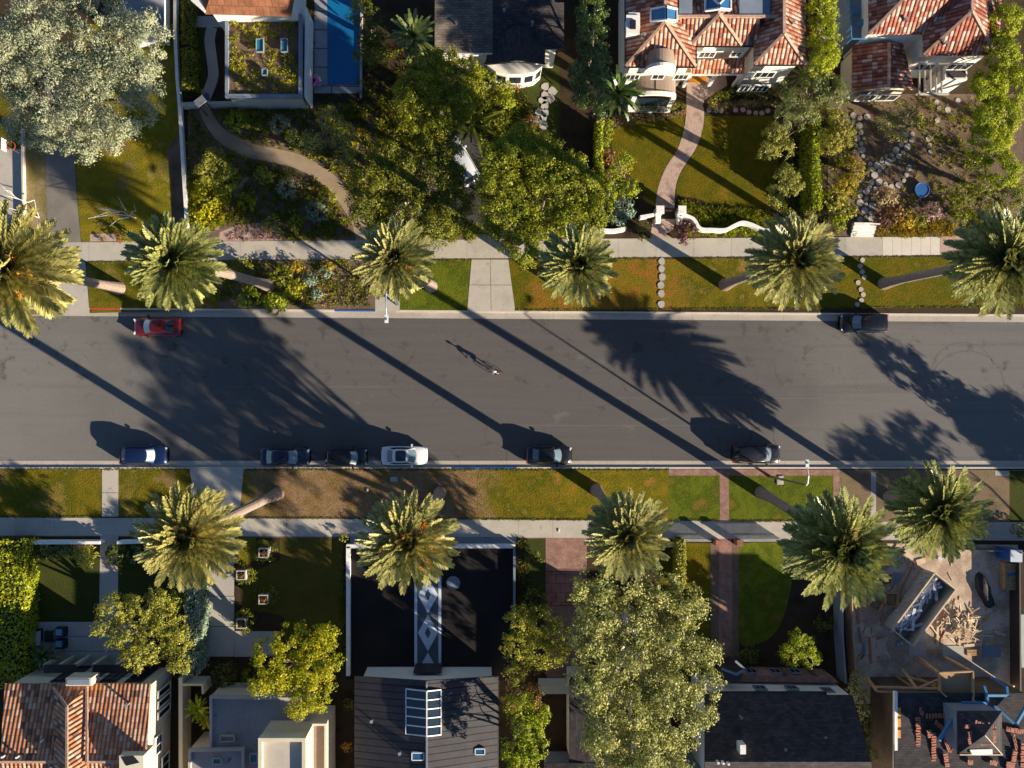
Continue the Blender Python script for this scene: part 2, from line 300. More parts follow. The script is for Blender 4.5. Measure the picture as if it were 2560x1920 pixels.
MT = dict(
    verge_low=M('verge_low', GOLD, .4, 9, .95, .9, 6, contrast=.4, dist=.12, spec=.08, zones=[(X_(770), 2.5, EARTH), (X_(1360), 1.6, G_OLIVE), (X_(1540), 1.5, GOLD)]),
    verge_top=M('verge_top', GREEN, .35, 9, .95, .9, 6, contrast=.4, dist=.12, spec=.08, zones=[(X_(1480), 1.0, [(.24, .13, .012), (.15, .125, .010), (.26, .12, .02), (.11, .11, .008)]), (X_(1860), 1.2, G_OLIVE), (X_(2150), 1.0, GREEN)]),
    soil=M('soil', [(.022, .014, .008), (.05, .03, .015), (.035, .03, .012)], .6, 9, .95, .6, 8),
    mulch=M('mulch', [(.08, .052, .036), (.17, .115, .082), (.11, .075, .052)], .35, 10, .95, .5, 12),
    asphalt=asphaltmat(),
    drive=M('drive', [(.17, .15, .13), (.22, .20, .175)], .5, 12, .9, .15, 20, contrast=.12),
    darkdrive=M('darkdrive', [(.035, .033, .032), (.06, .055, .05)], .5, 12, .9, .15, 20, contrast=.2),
    conc=M('conc', [(.36, .33, .28), (.46, .42, .36), (.40, .365, .31)], .35, 9, .88, .12, 25, contrast=.10, spots=(.55, (.27, .245, .21), .66)),
    gutter=M('gutter', [(.36, .32, .27), (.46, .41, .35)], .3, 6, .9, .1, 25, contrast=.14, stretch=(1, 3, 1)),
    kerb=M('kerb', [(.50, .45, .38), (.62, .56, .48)], .6, 8, .85, .1, 25, contrast=.12),
    paver=M('paver', [(.58, .53, .44), (.66, .61, .52)], .5, 8, .85, 0, contrast=.08),
    lawn=M('lawn', G_OLIVE, .28, 9, .95, .9, 6, contrast=.4, dist=.12, spots=(.38, (.20, .13, .05), .62), spec=.08),
    lawngreen=M('lawngreen', [(.095, .082, .005), (.14, .105, .007), (.085, .088, .005), (.19, .12, .012)], .3, 9, .95, .9, 6, contrast=.4, dist=.12, spec=.08),
    lawnfresh=M('lawnfresh', [(.075, .105, .008), (.12, .14, .012), (.065, .095, .008), (.17, .12, .02)], .4, 9, .95, .8, 6, contrast=.4, dist=.1, spec=.08),
    lawnbright=M('lawnbright', [(.17, .135, .012), (.22, .17, .014), (.13, .12, .008), (.26, .19, .05)], .28, 9, .95, .8, 6, contrast=.35, dist=.1, spec=.08, spots=(.33, (.19, .125, .05), .58)),
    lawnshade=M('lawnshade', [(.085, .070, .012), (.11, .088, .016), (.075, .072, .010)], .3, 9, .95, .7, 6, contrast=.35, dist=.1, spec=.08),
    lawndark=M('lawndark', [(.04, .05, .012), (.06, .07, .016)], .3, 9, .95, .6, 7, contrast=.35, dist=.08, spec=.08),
    lawngold=M('lawngold', [(.24, .145, .014), (.18, .14, .010), (.12, .115, .008), (.28, .15, .03)], .4, 8, .95, .9, 6, contrast=.4, dist=.12, spec=.08),
    lawntan=M('lawntan', [(.27, .20, .10), (.18, .15, .05), (.32, .24, .14)], .4, 9, .95, .6, 7, contrast=.3, dist=.08, spec=.08),
    earth=M('earth', [(.12, .085, .05), (.20, .14, .085), (.15, .12, .06)], .4, 8, .95, .5, 9, contrast=.35, dist=.06),
    path=M('path', [(.27, .20, .125), (.36, .28, .19)], .5, 12, .95, .15, 25, contrast=.15),
    pinkpath=M('pinkpath', [(.36, .25, .20), (.46, .33, .27), (.27, .19, .16)], 1.0, 7, .8, .15, 15, contrast=.22),
    brick=brickmat('brick', (.34, .20, .16), (.27, .15, .12), (.13, .07, .055), .22, .11, .01),
    brickpave=brickmat('brickpave', (.34, .15, .115), (.29, .12, .09), (.10, .035, .03), .9, .9, .02),
    cobble=M('cobble', [(.10, .13, .17), (.2, .23, .27), (.3, .33, .36)], 9, 22, .8, .6, 14, contrast=.4),
    rubber=M('rubber', [(.010, .009, .010), (.020, .017, .016)], .35, 20, .9, .3, 40, contrast=.3, spots=(6, (.06, .05, .035), .74)),
    tileway=M('tileway', [(.07, .085, .115), (.11, .13, .16)], .8, 8, .7, 0, contrast=.15),
    tilepale=M('tilepale', [(.52, .60, .70), (.62, .70, .80)], .8, 8, .6, 0, contrast=.12),
    stucco=M('stucco', [(.70, .67, .60), (.80, .77, .70)], .5, 10, .9, .15, 20, contrast=.05),
    cream=M('cream', [(.55, .50, .38), (.66, .60, .46)], .4, 10, .9, .15, 20, contrast=.07),
    white=plain('white', (.80, .79, .75), .6),
    whitemetal=plain('whitemetal', (.72, .73, .72), .35),
    bluegrey=M('bluegrey', [(.16, .20, .26), (.22, .26, .32)], .6, 9, .7, 0, contrast=.1),
    greyroof=M('greyroof', [(.22, .21, .215), (.29, .28, .28)], .4, 7, .9, .15, 18, contrast=.14, spots=(.8, (.11, .105, .11), .66)),
    slab=M('slab', [(.36, .34, .31), (.46, .435, .40)], .3, 8, .9, .1, 20, contrast=.12),
    poolslab=brickmat('poolslab', (.26, .27, .29), (.30, .31, .33), (.05, .05, .06), 6.0, 1.86, .05, bmp=.2, rnd=.15),
    shingle=brickmat('shingle', (.20, .165, .135), (.13, .11, .095), (.06, .05, .045), .5, .22, .015, uv=True, bmp=.5),
    shingledark=brickmat('shingledark', (.07, .06, .062), (.042, .037, .042), (.02, .02, .022), .5, .22, .015, uv=True, bmp=.5),
    seam=brickmat('seam', (.048, .046, .052), (.058, .054, .06), (.012, .012, .014), .62, 60, .045, uv=True, bmp=1.0, rough=.5, rnd=.2),
    brownmetal=brickmat('brownmetal', (.26, .11, .06), (.20, .085, .045), (.10, .04, .02), .6, 30, .02, uv=True, bmp=.5, rnd=.3),
    greymetal=M('greymetal', [(.20, .21, .22), (.26, .27, .28)], .5, 8, .5, 0, contrast=.1),
    tileA=tilemat('tileA', [(.22, .07, .04), (.42, .15, .085), (.50, .22, .14), (.62, .42, .32), (.38, .12, .07)], .38, .45),
    tileB=tilemat('tileB', [(.20, .06, .04), (.36, .11, .07), (.42, .15, .10), (.60, .42, .34), (.30, .09, .06)], .38, .45),
    tileC=tilemat('tileC', [(.12, .07, .055), (.50, .19, .09), (.58, .27, .14), (.62, .40, .28), (.40, .16, .09), (.52, .21, .11)], .36, .52),
    tileplain=plain('tileplain', (.42, .16, .10), .8),
    ridge=M('ridge', [(.40, .24, .17), (.55, .38, .28)], 3, 12, .85, .2, 10),
    wood=M('wood', [(.40, .24, .12), (.52, .33, .18)], 1.5, 10, .8, .1, 12, contrast=.2),
    woodred=M('woodred', [(.38, .16, .08), (.48, .22, .11)], 1.5, 10, .8, .1, 12, contrast=.2),
    ply=M('ply', [(.30, .21, .12), (.38, .27, .16)], .8, 8, .85, .1, 12, contrast=.2),
    palewood=M('palewood', [(.55, .42, .28), (.66, .52, .36)], 2, 10, .8, .1, 12, contrast=.15),
    bark=M('bark', [(.12, .085, .06), (.22, .17, .13)], 2, 12, .95, .6, 8),
    palebark=M('palebark', [(.42, .38, .33), (.58, .54, .48)], 2, 12, .9, .4, 8),
    palmtrunk=M('palmtrunk', [(.26, .19, .155), (.38, .29, .24)], 1.5, 7, .95, 1.0, 6, contrast=.3, stretch=(1, 1, 5), dist=.1),
    bleached=plain('bleached', (.68, .64, .58), .7),
    rust=M('rust', [(.34, .32, .29), (.46, .44, .40)], 1, 9, .7, .1, contrast=.2),
    rubble=M('rubble', [(.32, .38, .48), (.62, .66, .72)], 3, 12, .8, 0, contrast=.3),
    dustyground=M('dustyground', [(.42, .31, .23), (.58, .47, .37), (.36, .26, .19), (.50, .39, .30)], .25, 7, .95, .4, 9, contrast=.25, dist=.04, spots=(1.3, (.42, .37, .31), .64)),
    tarp=plain('tarp', (.012, .012, .014), .6),
    bluepaint=plain('bluepaint', (.02, .10, .30), .5), redpaint=plain('redpaint', (.45, .05, .04), .7),
    bluesteel=plain('bluesteel', (.06, .22, .40), .4), pink=plain('pink', (.62, .10, .34), .35), palepink=plain('palepink', (.8, .6, .68), .4),
    toyblue=plain('toyblue', (.02, .10, .45), .35), toygreen=plain('toygreen', (.06, .35, .25), .4), yellow=plain('yellow', (.7, .45, .05), .5), coral=plain('coral', (.7, .35, .3), .5),
    black=plain('black', (.015, .015, .017), .45), darkframe=plain('darkframe', (.035, .03, .03), .5),
    cushion=plain('cushion', (.50, .55, .62), .8), cushionblue=plain('cushionblue', (.22, .42, .62), .8),
    orange=plain('orange', (.62, .26, .03), .7), terracotta=plain('terracotta', (.45, .16, .07), .8),
    metal=plain('metal', (.25, .25, .26), .4, .8), lamp=plain('lampwhite', (.72, .74, .72), .4), teal=plain('teal', (.06, .32, .33), .3),
    tyre=plain('tyre', (.015, .015, .015), .8), rim=plain('rim', (.5, .5, .52), .3, .8),
    skin=plain('skin', (.55, .33, .24), .6), greenhull=plain('greenhull', (.30, .36, .30), .6),
    brownvault=M('brownvault', [(.26, .19, .15), (.32, .24, .19)], .6, 8, .7, .1, 10, contrast=.12),
    amber=brickmat('amber', (.62, .28, .03), (.5, .2, .02), (.35, .13, .02), .12, .12, .015, bmp=.3),
)
def glassmat(name, col, rough=.08, spec=.8):
    m, nt, b = newmat(name); b.inputs['Base Color'].default_value = (*col, 1); b.inputs['Roughness'].default_value = rough
    b.inputs['Specular IOR Level'].default_value = spec; b.inputs['Coat Weight'].default_value = .5; b.inputs['Coat Roughness'].default_value = .03
    return m
MT['glass'] = glassmat('glass', (.015, .025, .035)); MT['skyglass'] = glassmat('skyglass', (.02, .17, .24))
MT['blueglass'] = glassmat('blueglass', (.02, .10, .24))
MT['carglass'] = glassmat('carglass', (.01, .02, .03)); MT['windscreen'] = glassmat('windscreen', (.13, .19, .22)); MT['darkwall'] = M('darkwall', [(.085, .06, .045), (.13, .095, .07)], .8, 8, .9, .2, 10)  # windscreen glass lightened to paint in the sky it reflects
def watermat():
    m, nt, b = newmat('water'); b.inputs['Base Color'].default_value = (.005, .10, .24, 1); b.inputs['Roughness'].default_value = .06
    pos = nt.nodes.new('ShaderNodeNewGeometry').outputs['Position']
    c = ramp(nt, noise(nt, pos, .25, 3), [(.006, .10, .27), (.008, .16, .35)]); nt.links.new(c, b.inputs['Base Color'])
    bump(nt, b, noise(nt, pos, 3, 3), .15, .03); return m
MT['water'] = watermat()
def carpaint(name, col, metal=.3):
    m, nt, b = newmat(name); b.inputs['Base Color'].default_value = (*col, 1); b.inputs['Metallic'].default_value = metal
    b.inputs['Roughness'].default_value = .3; b.inputs['Coat Weight'].default_value = 1.0; b.inputs['Coat Roughness'].default_value = .05
    pos = nt.nodes.new('ShaderNodeNewGeometry').outputs['Position']
    r = ramp(nt, noise(nt, pos, 6, 3), [(.22,) * 3, (.4,) * 3]); nt.links.new(r, b.inputs['Roughness']); return m
LF = dict(
    sage=leafmat('leaf_sage', (.24, .265, .165), (.37, .39, .26), .6, .3),
    olive=leafmat('leaf_olive', (.17, .18, .02), (.33, .32, .045), .5, .35),
    pale=leafmat('leaf_pale', (.15, .16, .035), (.37, .37, .13), .45, .3, hi=1.2),
    green=leafmat('leaf_green', (.10, .12, .008), (.23, .24, .016), .5, .4),
    yellow=leafmat('leaf_yellow', (.20, .22, .006), (.44, .42, .010), .5, .4),
    bright=leafmat('leaf_bright', (.17, .22, .008), (.36, .41, .014), .5, .4),
    deep=leafmat('leaf_deep', (.03, .06, .012), (.07, .125, .022), .3, .2, .6),
    dark=leafmat('leaf_dark', (.05, .06, .008), (.13, .14, .012), .5, .3),
    amber=leafmat('leaf_amber', (.22, .16, .008), (.44, .32, .015), .5, .35),
    rust=leafmat('leaf_rust', (.16, .07, .02), (.30, .15, .04), .6, .25),
    blue=leafmat('leaf_blue', (.14, .21, .16), (.27, .36, .27), .6, .25),
    pink=leafmat('leaf_pink', (.27, .13, .14), (.50, .29, .28), .6, .25),
    maroon=leafmat('leaf_maroon', (.05, .015, .02), (.13, .035, .045), .5, .2),
    straw=leafmat('leaf_straw', (.26, .18, .09), (.44, .32, .18), .7, .25),
    frond=leafmat('leaf_frond', (.215, .205, .05), (.42, .39, .15), .36, .05, .6, 1.1, objvar=True),
    deadfrond=leafmat('leaf_deadfrond', (.22, .15, .07), (.38, .28, .15), .7, .1, .3),
    fan=leafmat('leaf_fan', (.08, .11, .03), (.18, .21, .06), .4, .25, .5),
    grass=leafmat('leaf_grass', (.08, .09, .012), (.16, .16, .02), .6, .3),
    flower=leafmat('leaf_flower', (.5, .12, .02), (.75, .30, .05), .6, .2),
)

# ------------------------------------------------------------------ generators
def quads(name, mat, C, U, V, parent=None, origin=None):
    """many leaf quads: centres C, half axes U, V (N x 3)"""
    n = len(C); v = np.empty((n, 4, 3), np.float32)
    v[:, 0] = C - U; v[:, 1] = C + V * .9 - U * .1; v[:, 2] = C + U; v[:, 3] = C - V * .9 - U * .1
    r = parent
    while r is not None and r.parent is not None: r = r.parent
    off = np.array(r.location if r is not None else (origin or (0, 0, 0)), np.float32)
    v -= off
    me = bpy.data.meshes.new(name); me.vertices.add(n * 4); me.loops.add(n * 4); me.polygons.add(n)
    me.vertices.foreach_set('co', v.ravel()); me.loops.foreach_set('vertex_index', np.arange(n * 4, dtype=np.int32))
    me.polygons.foreach_set('loop_start', np.arange(0, n * 4, 4, dtype=np.int32)); me.update(calc_edges=True)
    mats = mat if isinstance(mat, (list, tuple)) else [mat]
    for m in mats: me.materials.append(m)
    if len(mats) > 1: me.polygons.foreach_set('material_index', np.random.choice(len(mats), n, p=[.82] + [.18 / (len(mats) - 1)] * (len(mats) - 1)).astype(np.int32))
    o = bpy.data.objects.new(name, me); COL.objects.link(o)
    if parent is not None: o.parent = parent
    elif origin is not None: o.location = origin
    return o
def rnd_dirs(n):
    d = np.random.normal(size=(n, 3)); return d / np.linalg.norm(d, axis=1)[:, None]
def leaf_axes(N, size, aspect, jitter=.62):
    """leaf half axes, faces roughly along N"""
    n = len(N); N = N / (np.linalg.norm(N, axis=1)[:, None] + 1e-9) + rnd_dirs(n) * jitter; N /= np.linalg.norm(N, axis=1)[:, None] + 1e-9
    T = np.cross(N, rnd_dirs(n)); T /= np.linalg.norm(T, axis=1)[:, None] + 1e-9
    B = np.cross(N, T); s = size * np.random.uniform(.6, 1.25, (n, 1))
    return T * s, B * s * aspect
def blob_leaves(lobes, size, aspect=.5, dens=2.6, clump=.55, up=.5):
    """lobes: (centre, rx, ry, rz). leaves gathered in clumps over and inside each lobe"""
    Cs, Ns = [], []
    for c, rx, ry, rz in lobes:
        R = np.array([rx, ry, rz]); area = math.pi * rx * ry
        cr = min(clump, min(rx, ry) * .45)                       # clump radius
        k = max(5, int(area / (cr * cr) * 1.15)); d = rnd_dirs(k); d[:, 2] = np.abs(d[:, 2]) * 1.0 - .28
        q = np.random.uniform(.45, 1.02, (k, 1)) ** .6
        cc = np.array(c) + d * R * q
        nl = max(6, int(area * dens * 3.9 / (size * size * aspect * 4) / k))
        rr = cr * np.random.uniform(.55, 1.25, k)
        for i in range(k):
            dd = rnd_dirs(nl); dd[:, 2] = dd[:, 2] * .75 + .15
            Cs.append(cc[i] + dd * rr[i] * np.random.uniform(.35, 1.05, (nl, 1)))
            nn = dd * .7 + d[i] * .5; nn[:, 2] += up; Ns.append(nn)
    return np.vstack(Cs), np.vstack(Ns)
def tree(name, lobes, h, base, mat, label, cat='tree', leaf=.22, aspect=.5, dens=1.0, clump=.6, depth=.55, group=None, trunk=.3, bark='bark', limbs=7, up=.5, kind=None, low=None):
    """lobes: (px, py, radius_px[, dz]); crown height h; base pixel on the ground"""
    b = P(*base, 0); root = empty(name, b, label, cat, group)
    L = []
    for l in lobes:
        z = h + (l[3] if len(l) > 3 else 0)
        rz = None; c = P(l[0], l[1], z); r = l[2] / FPX * (CH - z)
        rz = min(r * depth * 1.6, z * .48); c.z = z - rz * .7
        L.append((tuple(c), r, r, rz))
    if low: L = [((c[0], c[1], max(low * .5, c[2])), rx, ry, rz) for c, rx, ry, rz in L]
    leaf *= .52; dens *= 1.15; aspect = min(.7, aspect * 1.2)
    C, N = blob_leaves(L, leaf, aspect, dens, clump, up); U, V = leaf_axes(N, leaf, aspect)
    C[:, 2] = np.maximum(C[:, 2], .1)
    quads('crown', mat, C, U, V, root)
    m = MB(); mc = Vector((sum(l[0][0] for l in L) / len(L), sum(l[0][1] for l in L) / len(L), 0)); fork = b.lerp(mc, .35); fork.z = h * .35
    m.tube([b + Vector((0, 0, -.1)), b.lerp(fork, .5) + Vector((random.uniform(-.15, .15), random.uniform(-.15, .15), 0)), fork], [trunk * 1.3, trunk, trunk * .75], 8)
    for i in range(limbs):
        l = L[i % len(L)]; e = Vector(l[0]) + Vector((random.uniform(-.5, .5) * l[1], random.uniform(-.5, .5) * l[2], l[3] * random.uniform(.1, .7)))
        mid = fork.lerp(e, .5) + Vector((random.uniform(-.6, .6), random.uniform(-.6, .6), random.uniform(-.2, .6)))
        m.tube([fork - Vector((0, 0, .1)), mid, e], [trunk * .55, trunk * .32, trunk * .1], 6)
        for k in range(2):
            e2 = mid + Vector((random.uniform(-1, 1) * l[1] * .7, random.uniform(-1, 1) * l[2] * .7, l[3] * random.uniform(.2, .9)))
            m.tube([mid, mid.lerp(e2, .5) + Vector((0, 0, .2)), e2], [trunk * .25, trunk * .14, trunk * .05], 5)
    m.build('trunk', MT[bark], root)
    return root
def shrub(px, py, r, h, mat, label, cat='shrub', leaf=.13, group=None, name='shrub', dens=1.0, aspect=.5, ry=None, clump=.3, up=.5):
    """small bush sitting on the ground, one leafy mass plus its stems"""
    c = P(px, py, h * .5); rw = r / FPX * (CH - h * .5); ryw = (ry or r) / FPX * (CH - h * .5)
    b = P(px, py, 0); root = empty(name, b, label, cat, group)
    C, N = blob_leaves([((c.x, c.y, h * .52), rw, ryw, h * .5)], leaf, aspect, dens, clump, up)
    C[:, 2] = np.clip(C[:, 2], .04, None); U, V = leaf_axes(N, leaf, aspect); quads('foliage', mat, C, U, V, root)
    m = MB()
    for i in range(4):
        a = i * 1.57 + random.random(); m.tube([b, b + Vector((math.cos(a) * rw * .4, math.sin(a) * ryw * .4, h * .6))], [.035, .012], 5)
    m.build('stem_or_core', MT['bark'], root)
    return root
def hedge(name, pts, w, h, mat, label, leaf=.12, dens=1.2, cat='hedge', group=None, ztop=True):
    """clipped hedge along a pixel polyline (measured on its top), width px"""
    W = [P(x, y, h) for x, y in pts]; ww = w / FPX * (CH - h) / 2
    root = empty(name, (W[0].x, W[0].y, 0), label, cat, group)
    Cs, Ns = [], []; core = MB()
    for a, b in zip(W[:-1], W[1:]):
        d = b - a; L = d.length; d = d / L; s = Vector((-d.y, d.x, 0))
        core.bar((a.x, a.y, h * .42), (b.x, b.y, h * .42), ww * 1.5, h * .82)
        n = int((L * (ww * 2 + h * 2)) * dens * 2.2 / (leaf * leaf * 2)) + 20
        t = np.random.uniform(0, L, n); q = np.random.uniform(0, 2 * ww + 2 * h, n)
        off = np.where(q < h, -ww, np.where(q < h + 2 * ww, q - h - ww, ww)); z = np.where(q < h, q, np.where(q < h + 2 * ww, h, 2 * h + 2 * ww - q))
        nrm = np.zeros((n, 3)); side = np.where(q < h, -1, np.where(q < h + 2 * ww, 0, 1))
        nrm += side[:, None] * np.array([s.x, s.y, 0]); nrm[:, 2] += (side == 0) * 1.0 + .3
        j = np.random.normal(0, .07, (n, 3)) + np.random.normal(0, .06, (n, 3)) * np.sin(t * 3.1)[:, None]
        Cs.append(np.array([a.x, a.y, 0]) + t[:, None] * np.array([d.x, d.y, 0]) + off[:, None] * np.array([s.x, s.y, 0]) + np.stack([z * 0, z * 0, np.clip(z, .03, None)], 1) + j)
        Ns.append(nrm)
    C = np.vstack(Cs); U, V = leaf_axes(np.vstack(Ns), leaf, .55, .7)
    quads('foliage', mat, C, U, V, root); core.build('stem_or_core', MT['soil'], root)  # dark block added inside the hedge so gaps between leaves look shaded
    return root
def inside(poly, x, y):
    r = np.zeros(len(x), bool); n = len(poly)
    for i in range(n):
        x1, y1 = poly[i]; x2, y2 = poly[(i + 1) % n]
        if y1 == y2: continue
        c = ((y1 > y) != (y2 > y)) & (x < (x2 - x1) * (y - y1) / (y2 - y1) + x1); r ^= c
    return r
def cover(name, poly, n, h, leaf, mat, label, cat='ground cover', tuft=.35, per=26, aspect=.28, avoid=()):
    """uncountable low planting: one object of leaf tufts scattered in a pixel polygon"""
    poly = [tuple(p) for p in poly]; xs = [p[0] for p in poly]; ys = [p[1] for p in poly]
    x = np.random.uniform(min(xs), max(xs), n * 4); y = np.random.uniform(min(ys), max(ys), n * 4); k = inside(poly, x, y)
    for a in avoid: k &= ~inside(a, x, y)
    x, y = x[k][:n], y[k][:n]; n = len(x)
    b = np.array([P(a, c, 0)[:] for a, c in zip(x, y)])
    sc = np.random.uniform(.5, 1.3, n)
    B = np.repeat(b, per, 0); S = np.repeat(sc, per)[:, None]
    d = rnd_dirs(n * per); d[:, 2] = np.abs(d[:, 2])
    C = B + d * np.array([tuft, tuft, h]) * S * np.random.uniform(.3, 1, (n * per, 1)); C[:, 2] = np.maximum(C[:, 2], .03)
    U = d * leaf * S; nn = np.cross(d, rnd_dirs(n * per)); V = nn * leaf * aspect * S
    o = quads(name, mat, C, U, V, None, P(sum(xs) / len(xs), sum(ys) / len(ys), 0)); return tag(o, label, cat, kind='stuff')

# ---- palms
def frond_arrays(specs, nl=26):
    C, U, V = [], [], []; ra = []
    for az, el0, L, droop, roll in specs:
        ts = np.linspace(0, 1, nl + 1); el = el0 - droop * ts ** 1.3
        step = L / nl; h = np.cumsum(np.cos(el) * step); z = np.cumsum(np.sin(el) * step)
        ca, sa = math.cos(az), math.sin(az)
        p = np.stack([h * ca, h * sa, z], 1)
        fw = np.stack([np.cos(el) * ca, np.cos(el) * sa, np.sin(el)], 1)
        sd = np.tile(np.array([-sa, ca, 0.]), (nl + 1, 1)); upv = np.cross(fw, sd)
        upv = np.where(upv[:, 2:3] < 0, -upv, upv)
        ra.append((p[::5], L))
        for s in (-1, 1):
            t = ts[1:]; l = .35 * np.clip(t * 3.0, .3, 1) * (1 - t ** 4.5 * .62) * (L / 3.6) ** .5
            dr = fw[1:] * .80 + sd[1:] * s * (.50 + roll * s) + upv[1:] * .46
            dr /= np.linalg.norm(dr, axis=1)[:, None]
            dr += np.random.normal(0, .035, dr.shape)
            w = np.cross(dr, upv[1:]); w /= np.linalg.norm(w, axis=1)[:, None]
            C.append(p[1:] + dr * l[:, None]); U.append(dr * l[:, None]); V.append((w + upv[1:] * s * .2) * .085)
    return np.vstack(C), np.vstack(U), np.vstack(V), ra
def palm_mesh(seed, n=190, L=3.45, skirt=-76):
    st = np.random.get_state(); np.random.seed(seed); sp = []
    for i in range(n):
        f = i / (n - 1)                              # 0 young and upright, 1 old and hanging
        az = i * 2.39996 + np.random.uniform(-.15, .15)
        el = rad(80 - (80 - skirt) * f ** 1.0 + np.random.uniform(-6, 6))
        ln = L * (.34 + .66 * min(1, f * 2.2)) * np.random.uniform(.94, 1.03) * (.72 if i % 4 == 1 else 1)
        sp.append((az, el, ln, rad(np.random.uniform(4, 24) + (8 if f > .2 else 0)) * (1 - .45 * f), np.random.uniform(-.15, .15)))
    C, U, V, ra = frond_arrays(sp)
    n4 = len(C); v = np.empty((n4, 4, 3)); v[:, 0] = C - U + V; v[:, 1] = C + U + V * .2; v[:, 2] = C + U - V * .2; v[:, 3] = C - U - V
    m = MB()
    for p, ln in ra: m.tube([(0, 0, 0)] + [tuple(q) for q in p], [.06] + [.045 * (1 - i / len(p) * .8) for i in range(len(p))], 4, False)
    nv = len(m.v); verts = m.v + [tuple(q) for q in v.reshape(-1, 3)]
    faces = m.f + [tuple(range(nv + 4 * i, nv + 4 * i + 4)) for i in range(n4)]
    me = bpy.data.meshes.new('crown'); me.from_pydata(verts, [], faces)
    me.materials.append(LF['frond']); me.materials.append(LF['deadfrond'])
    per = n4 // n; idx = [0] * len(m.f) + [1 if (k // per) > n * .90 or (k // per) % 37 == 5 and (k // per) > n * .5 else 0 for k in range(n4)]
    me.polygons.foreach_set('material_index', idx); np.random.set_state(st); return me
PALM = [palm_mesh(1), palm_mesh(2), palm_mesh(3)]
def fruit_mesh():
    m = MB(); 
    for i in range(34):
        a = random.uniform(0, 6.28); e = random.uniform(-.5, .9); r = random.uniform(.45, 1.0)
        m.bar((0, 0, 0), (math.cos(a) * math.cos(e) * r * .62, math.sin(a) * math.cos(e) * r * .62, math.sin(e) * r * .5), .045, .045)
    me = bpy.data.meshes.new('fruit_cluster'); me.from_pydata(m.v, [], m.f); me.materials.append(MT['orange']); return me
FRUIT = fruit_mesh()
def palm(crown, base, hz, label, var=0, rot=0, sc=1.0, fruit=(), group='tall feathery palms lining the street', r=.42):
    b = P(*base, 0); c = P(*crown, hz); root = empty('palm_tree', b, label, 'palm tree', group)
    m = MB(); path = []; rr = []
    for i in range(11):
        t = i / 10; q = b.lerp(c, t); q.z = c.z * t; k = 4 * t * (1 - t) * .25
        path.append(q - Vector(((c.x - b.x), (c.y - b.y), 0)) * k * .3)
        rr.append(r * (1.55 if i == 0 else 1.18 if i == 1 else 1.0 - .12 * t) * (1.35 if i >= 9 else 1))
    path[0].z = -.1
    m.tube(path, rr, 12); m.build('trunk', MT['palmtrunk'], root, smooth=False)
    k = bpy.data.objects.new('crown', PALM[var]); COL.objects.link(k); k.parent = root
    k.location = c - b; k.rotation_euler = (0, 0, rot); k.scale = (sc, sc, sc)
    m = MB(); o = c - Vector((0, 0, .9))
    m.tube([o - Vector((0, 0, .9)), o - Vector((0, 0, .3)), o + Vector((0, 0, .5)), o + Vector((0, 0, .9))], [.6 * sc, 1.05 * sc, .8 * sc, .2 * sc], 12); m.build('crown_base', MT['bark'], root, smooth=True)
    for (a, d, s) in fruit:
        f = bpy.data.objects.new('fruit_cluster', FRUIT); COL.objects.link(f); f.parent = root
        f.location = (c - b) + Vector((math.cos(a) * d, math.sin(a) * d, 1.45 - .42 * d)); f.scale = (s * 1.0, s * 1.0, s * 1.1); f.rotation_euler = (0, 0, a * 3)
    return root
def rosette(px, py, h, n, L, mat, label, name='palm_shrub', cat='shrub', group=None, el=(75, -5), w=.09, droop=55, trunk=True):
    """low fan palm / strap-leaved plant"""
    b = P(px, py, 0); root = empty(name, b, label, cat, group); c = Vector((P(px, py, h).x, P(px, py, h).y, h)); C, U, V = [], [], []
    for i in range(n):
        a = i * 2.39996 + random.uniform(-.2, .2); e = rad(el[0] + (el[1] - el[0]) * i / n); ln = L * random.uniform(.75, 1.1)
        p = np.array(c); k = 7
        for j in range(k):
            ee = e - rad(droop) * (j / k) ** 1.3; d = np.array([math.cos(ee) * math.cos(a), math.cos(ee) * math.sin(a), math.sin(ee)])
            q = p + d * ln / k; s = np.array([-math.sin(a), math.cos(a), 0]); wd = w * math.sin(math.pi * (j + .9) / (k + 1.2)) * ln
            C.append((p + q) / 2); U.append((q - p) * .62); V.append(s * wd); p = q
    C, U, V = map(np.array, (C, U, V)); C[:, 2] = np.maximum(C[:, 2], .05)
    v = np.stack([C - U - V, C + U - V, C + U + V, C - U + V], 1) - np.array(b); m = MB(); m.local = True
    for q in v: m.face([tuple(x) for x in q])
    m.build('fronds', mat, root)
    m = MB(); m.tube([b, c], [.14 if trunk else .06, .10 if trunk else .05], 7); m.build('trunk' if trunk else 'stem_or_core', MT['bark'], root)
    return root

# ---- ground sheets
def W2(pts, z=0): return [P(x, y, z) for x, y in pts]
def sheet(name, pts, z, mat, label=None):
    m = MB(); m.face([(p.x, p.y, z) for p in W2(pts, z)]); o = m.build(name, mat); tag(o, kind='structure'); 
    if label: o['label'] = label
    return o
def disc_px(cx, cy, r, n=18, k=1.0, jit=0): return [(cx + r * math.cos(i * 2 * math.pi / n) * (1 + random.uniform(-jit, jit)), cy + r * k * math.sin(i * 2 * math.pi / n) * (1 + random.uniform(-jit, jit))) for i in range(n)]
def ribbon(pts, w):
    """pixel polyline -> closed pixel polygon of width w"""
    L, R = [], []
    for i, p in enumerate(pts):
        a = pts[max(0, i - 1)]; b = pts[min(len(pts) - 1, i + 1)]; dx, dy = b[0] - a[0], b[1] - a[1]; l = math.hypot(dx, dy)
        ww = w[i] if hasattr(w, '__len__') else w
        L.append((p[0] - dy / l * ww / 2, p[1] + dx / l * ww / 2)); R.append((p[0] + dy / l * ww / 2, p[1] - dx / l * ww / 2))
    return L + R[::-1]
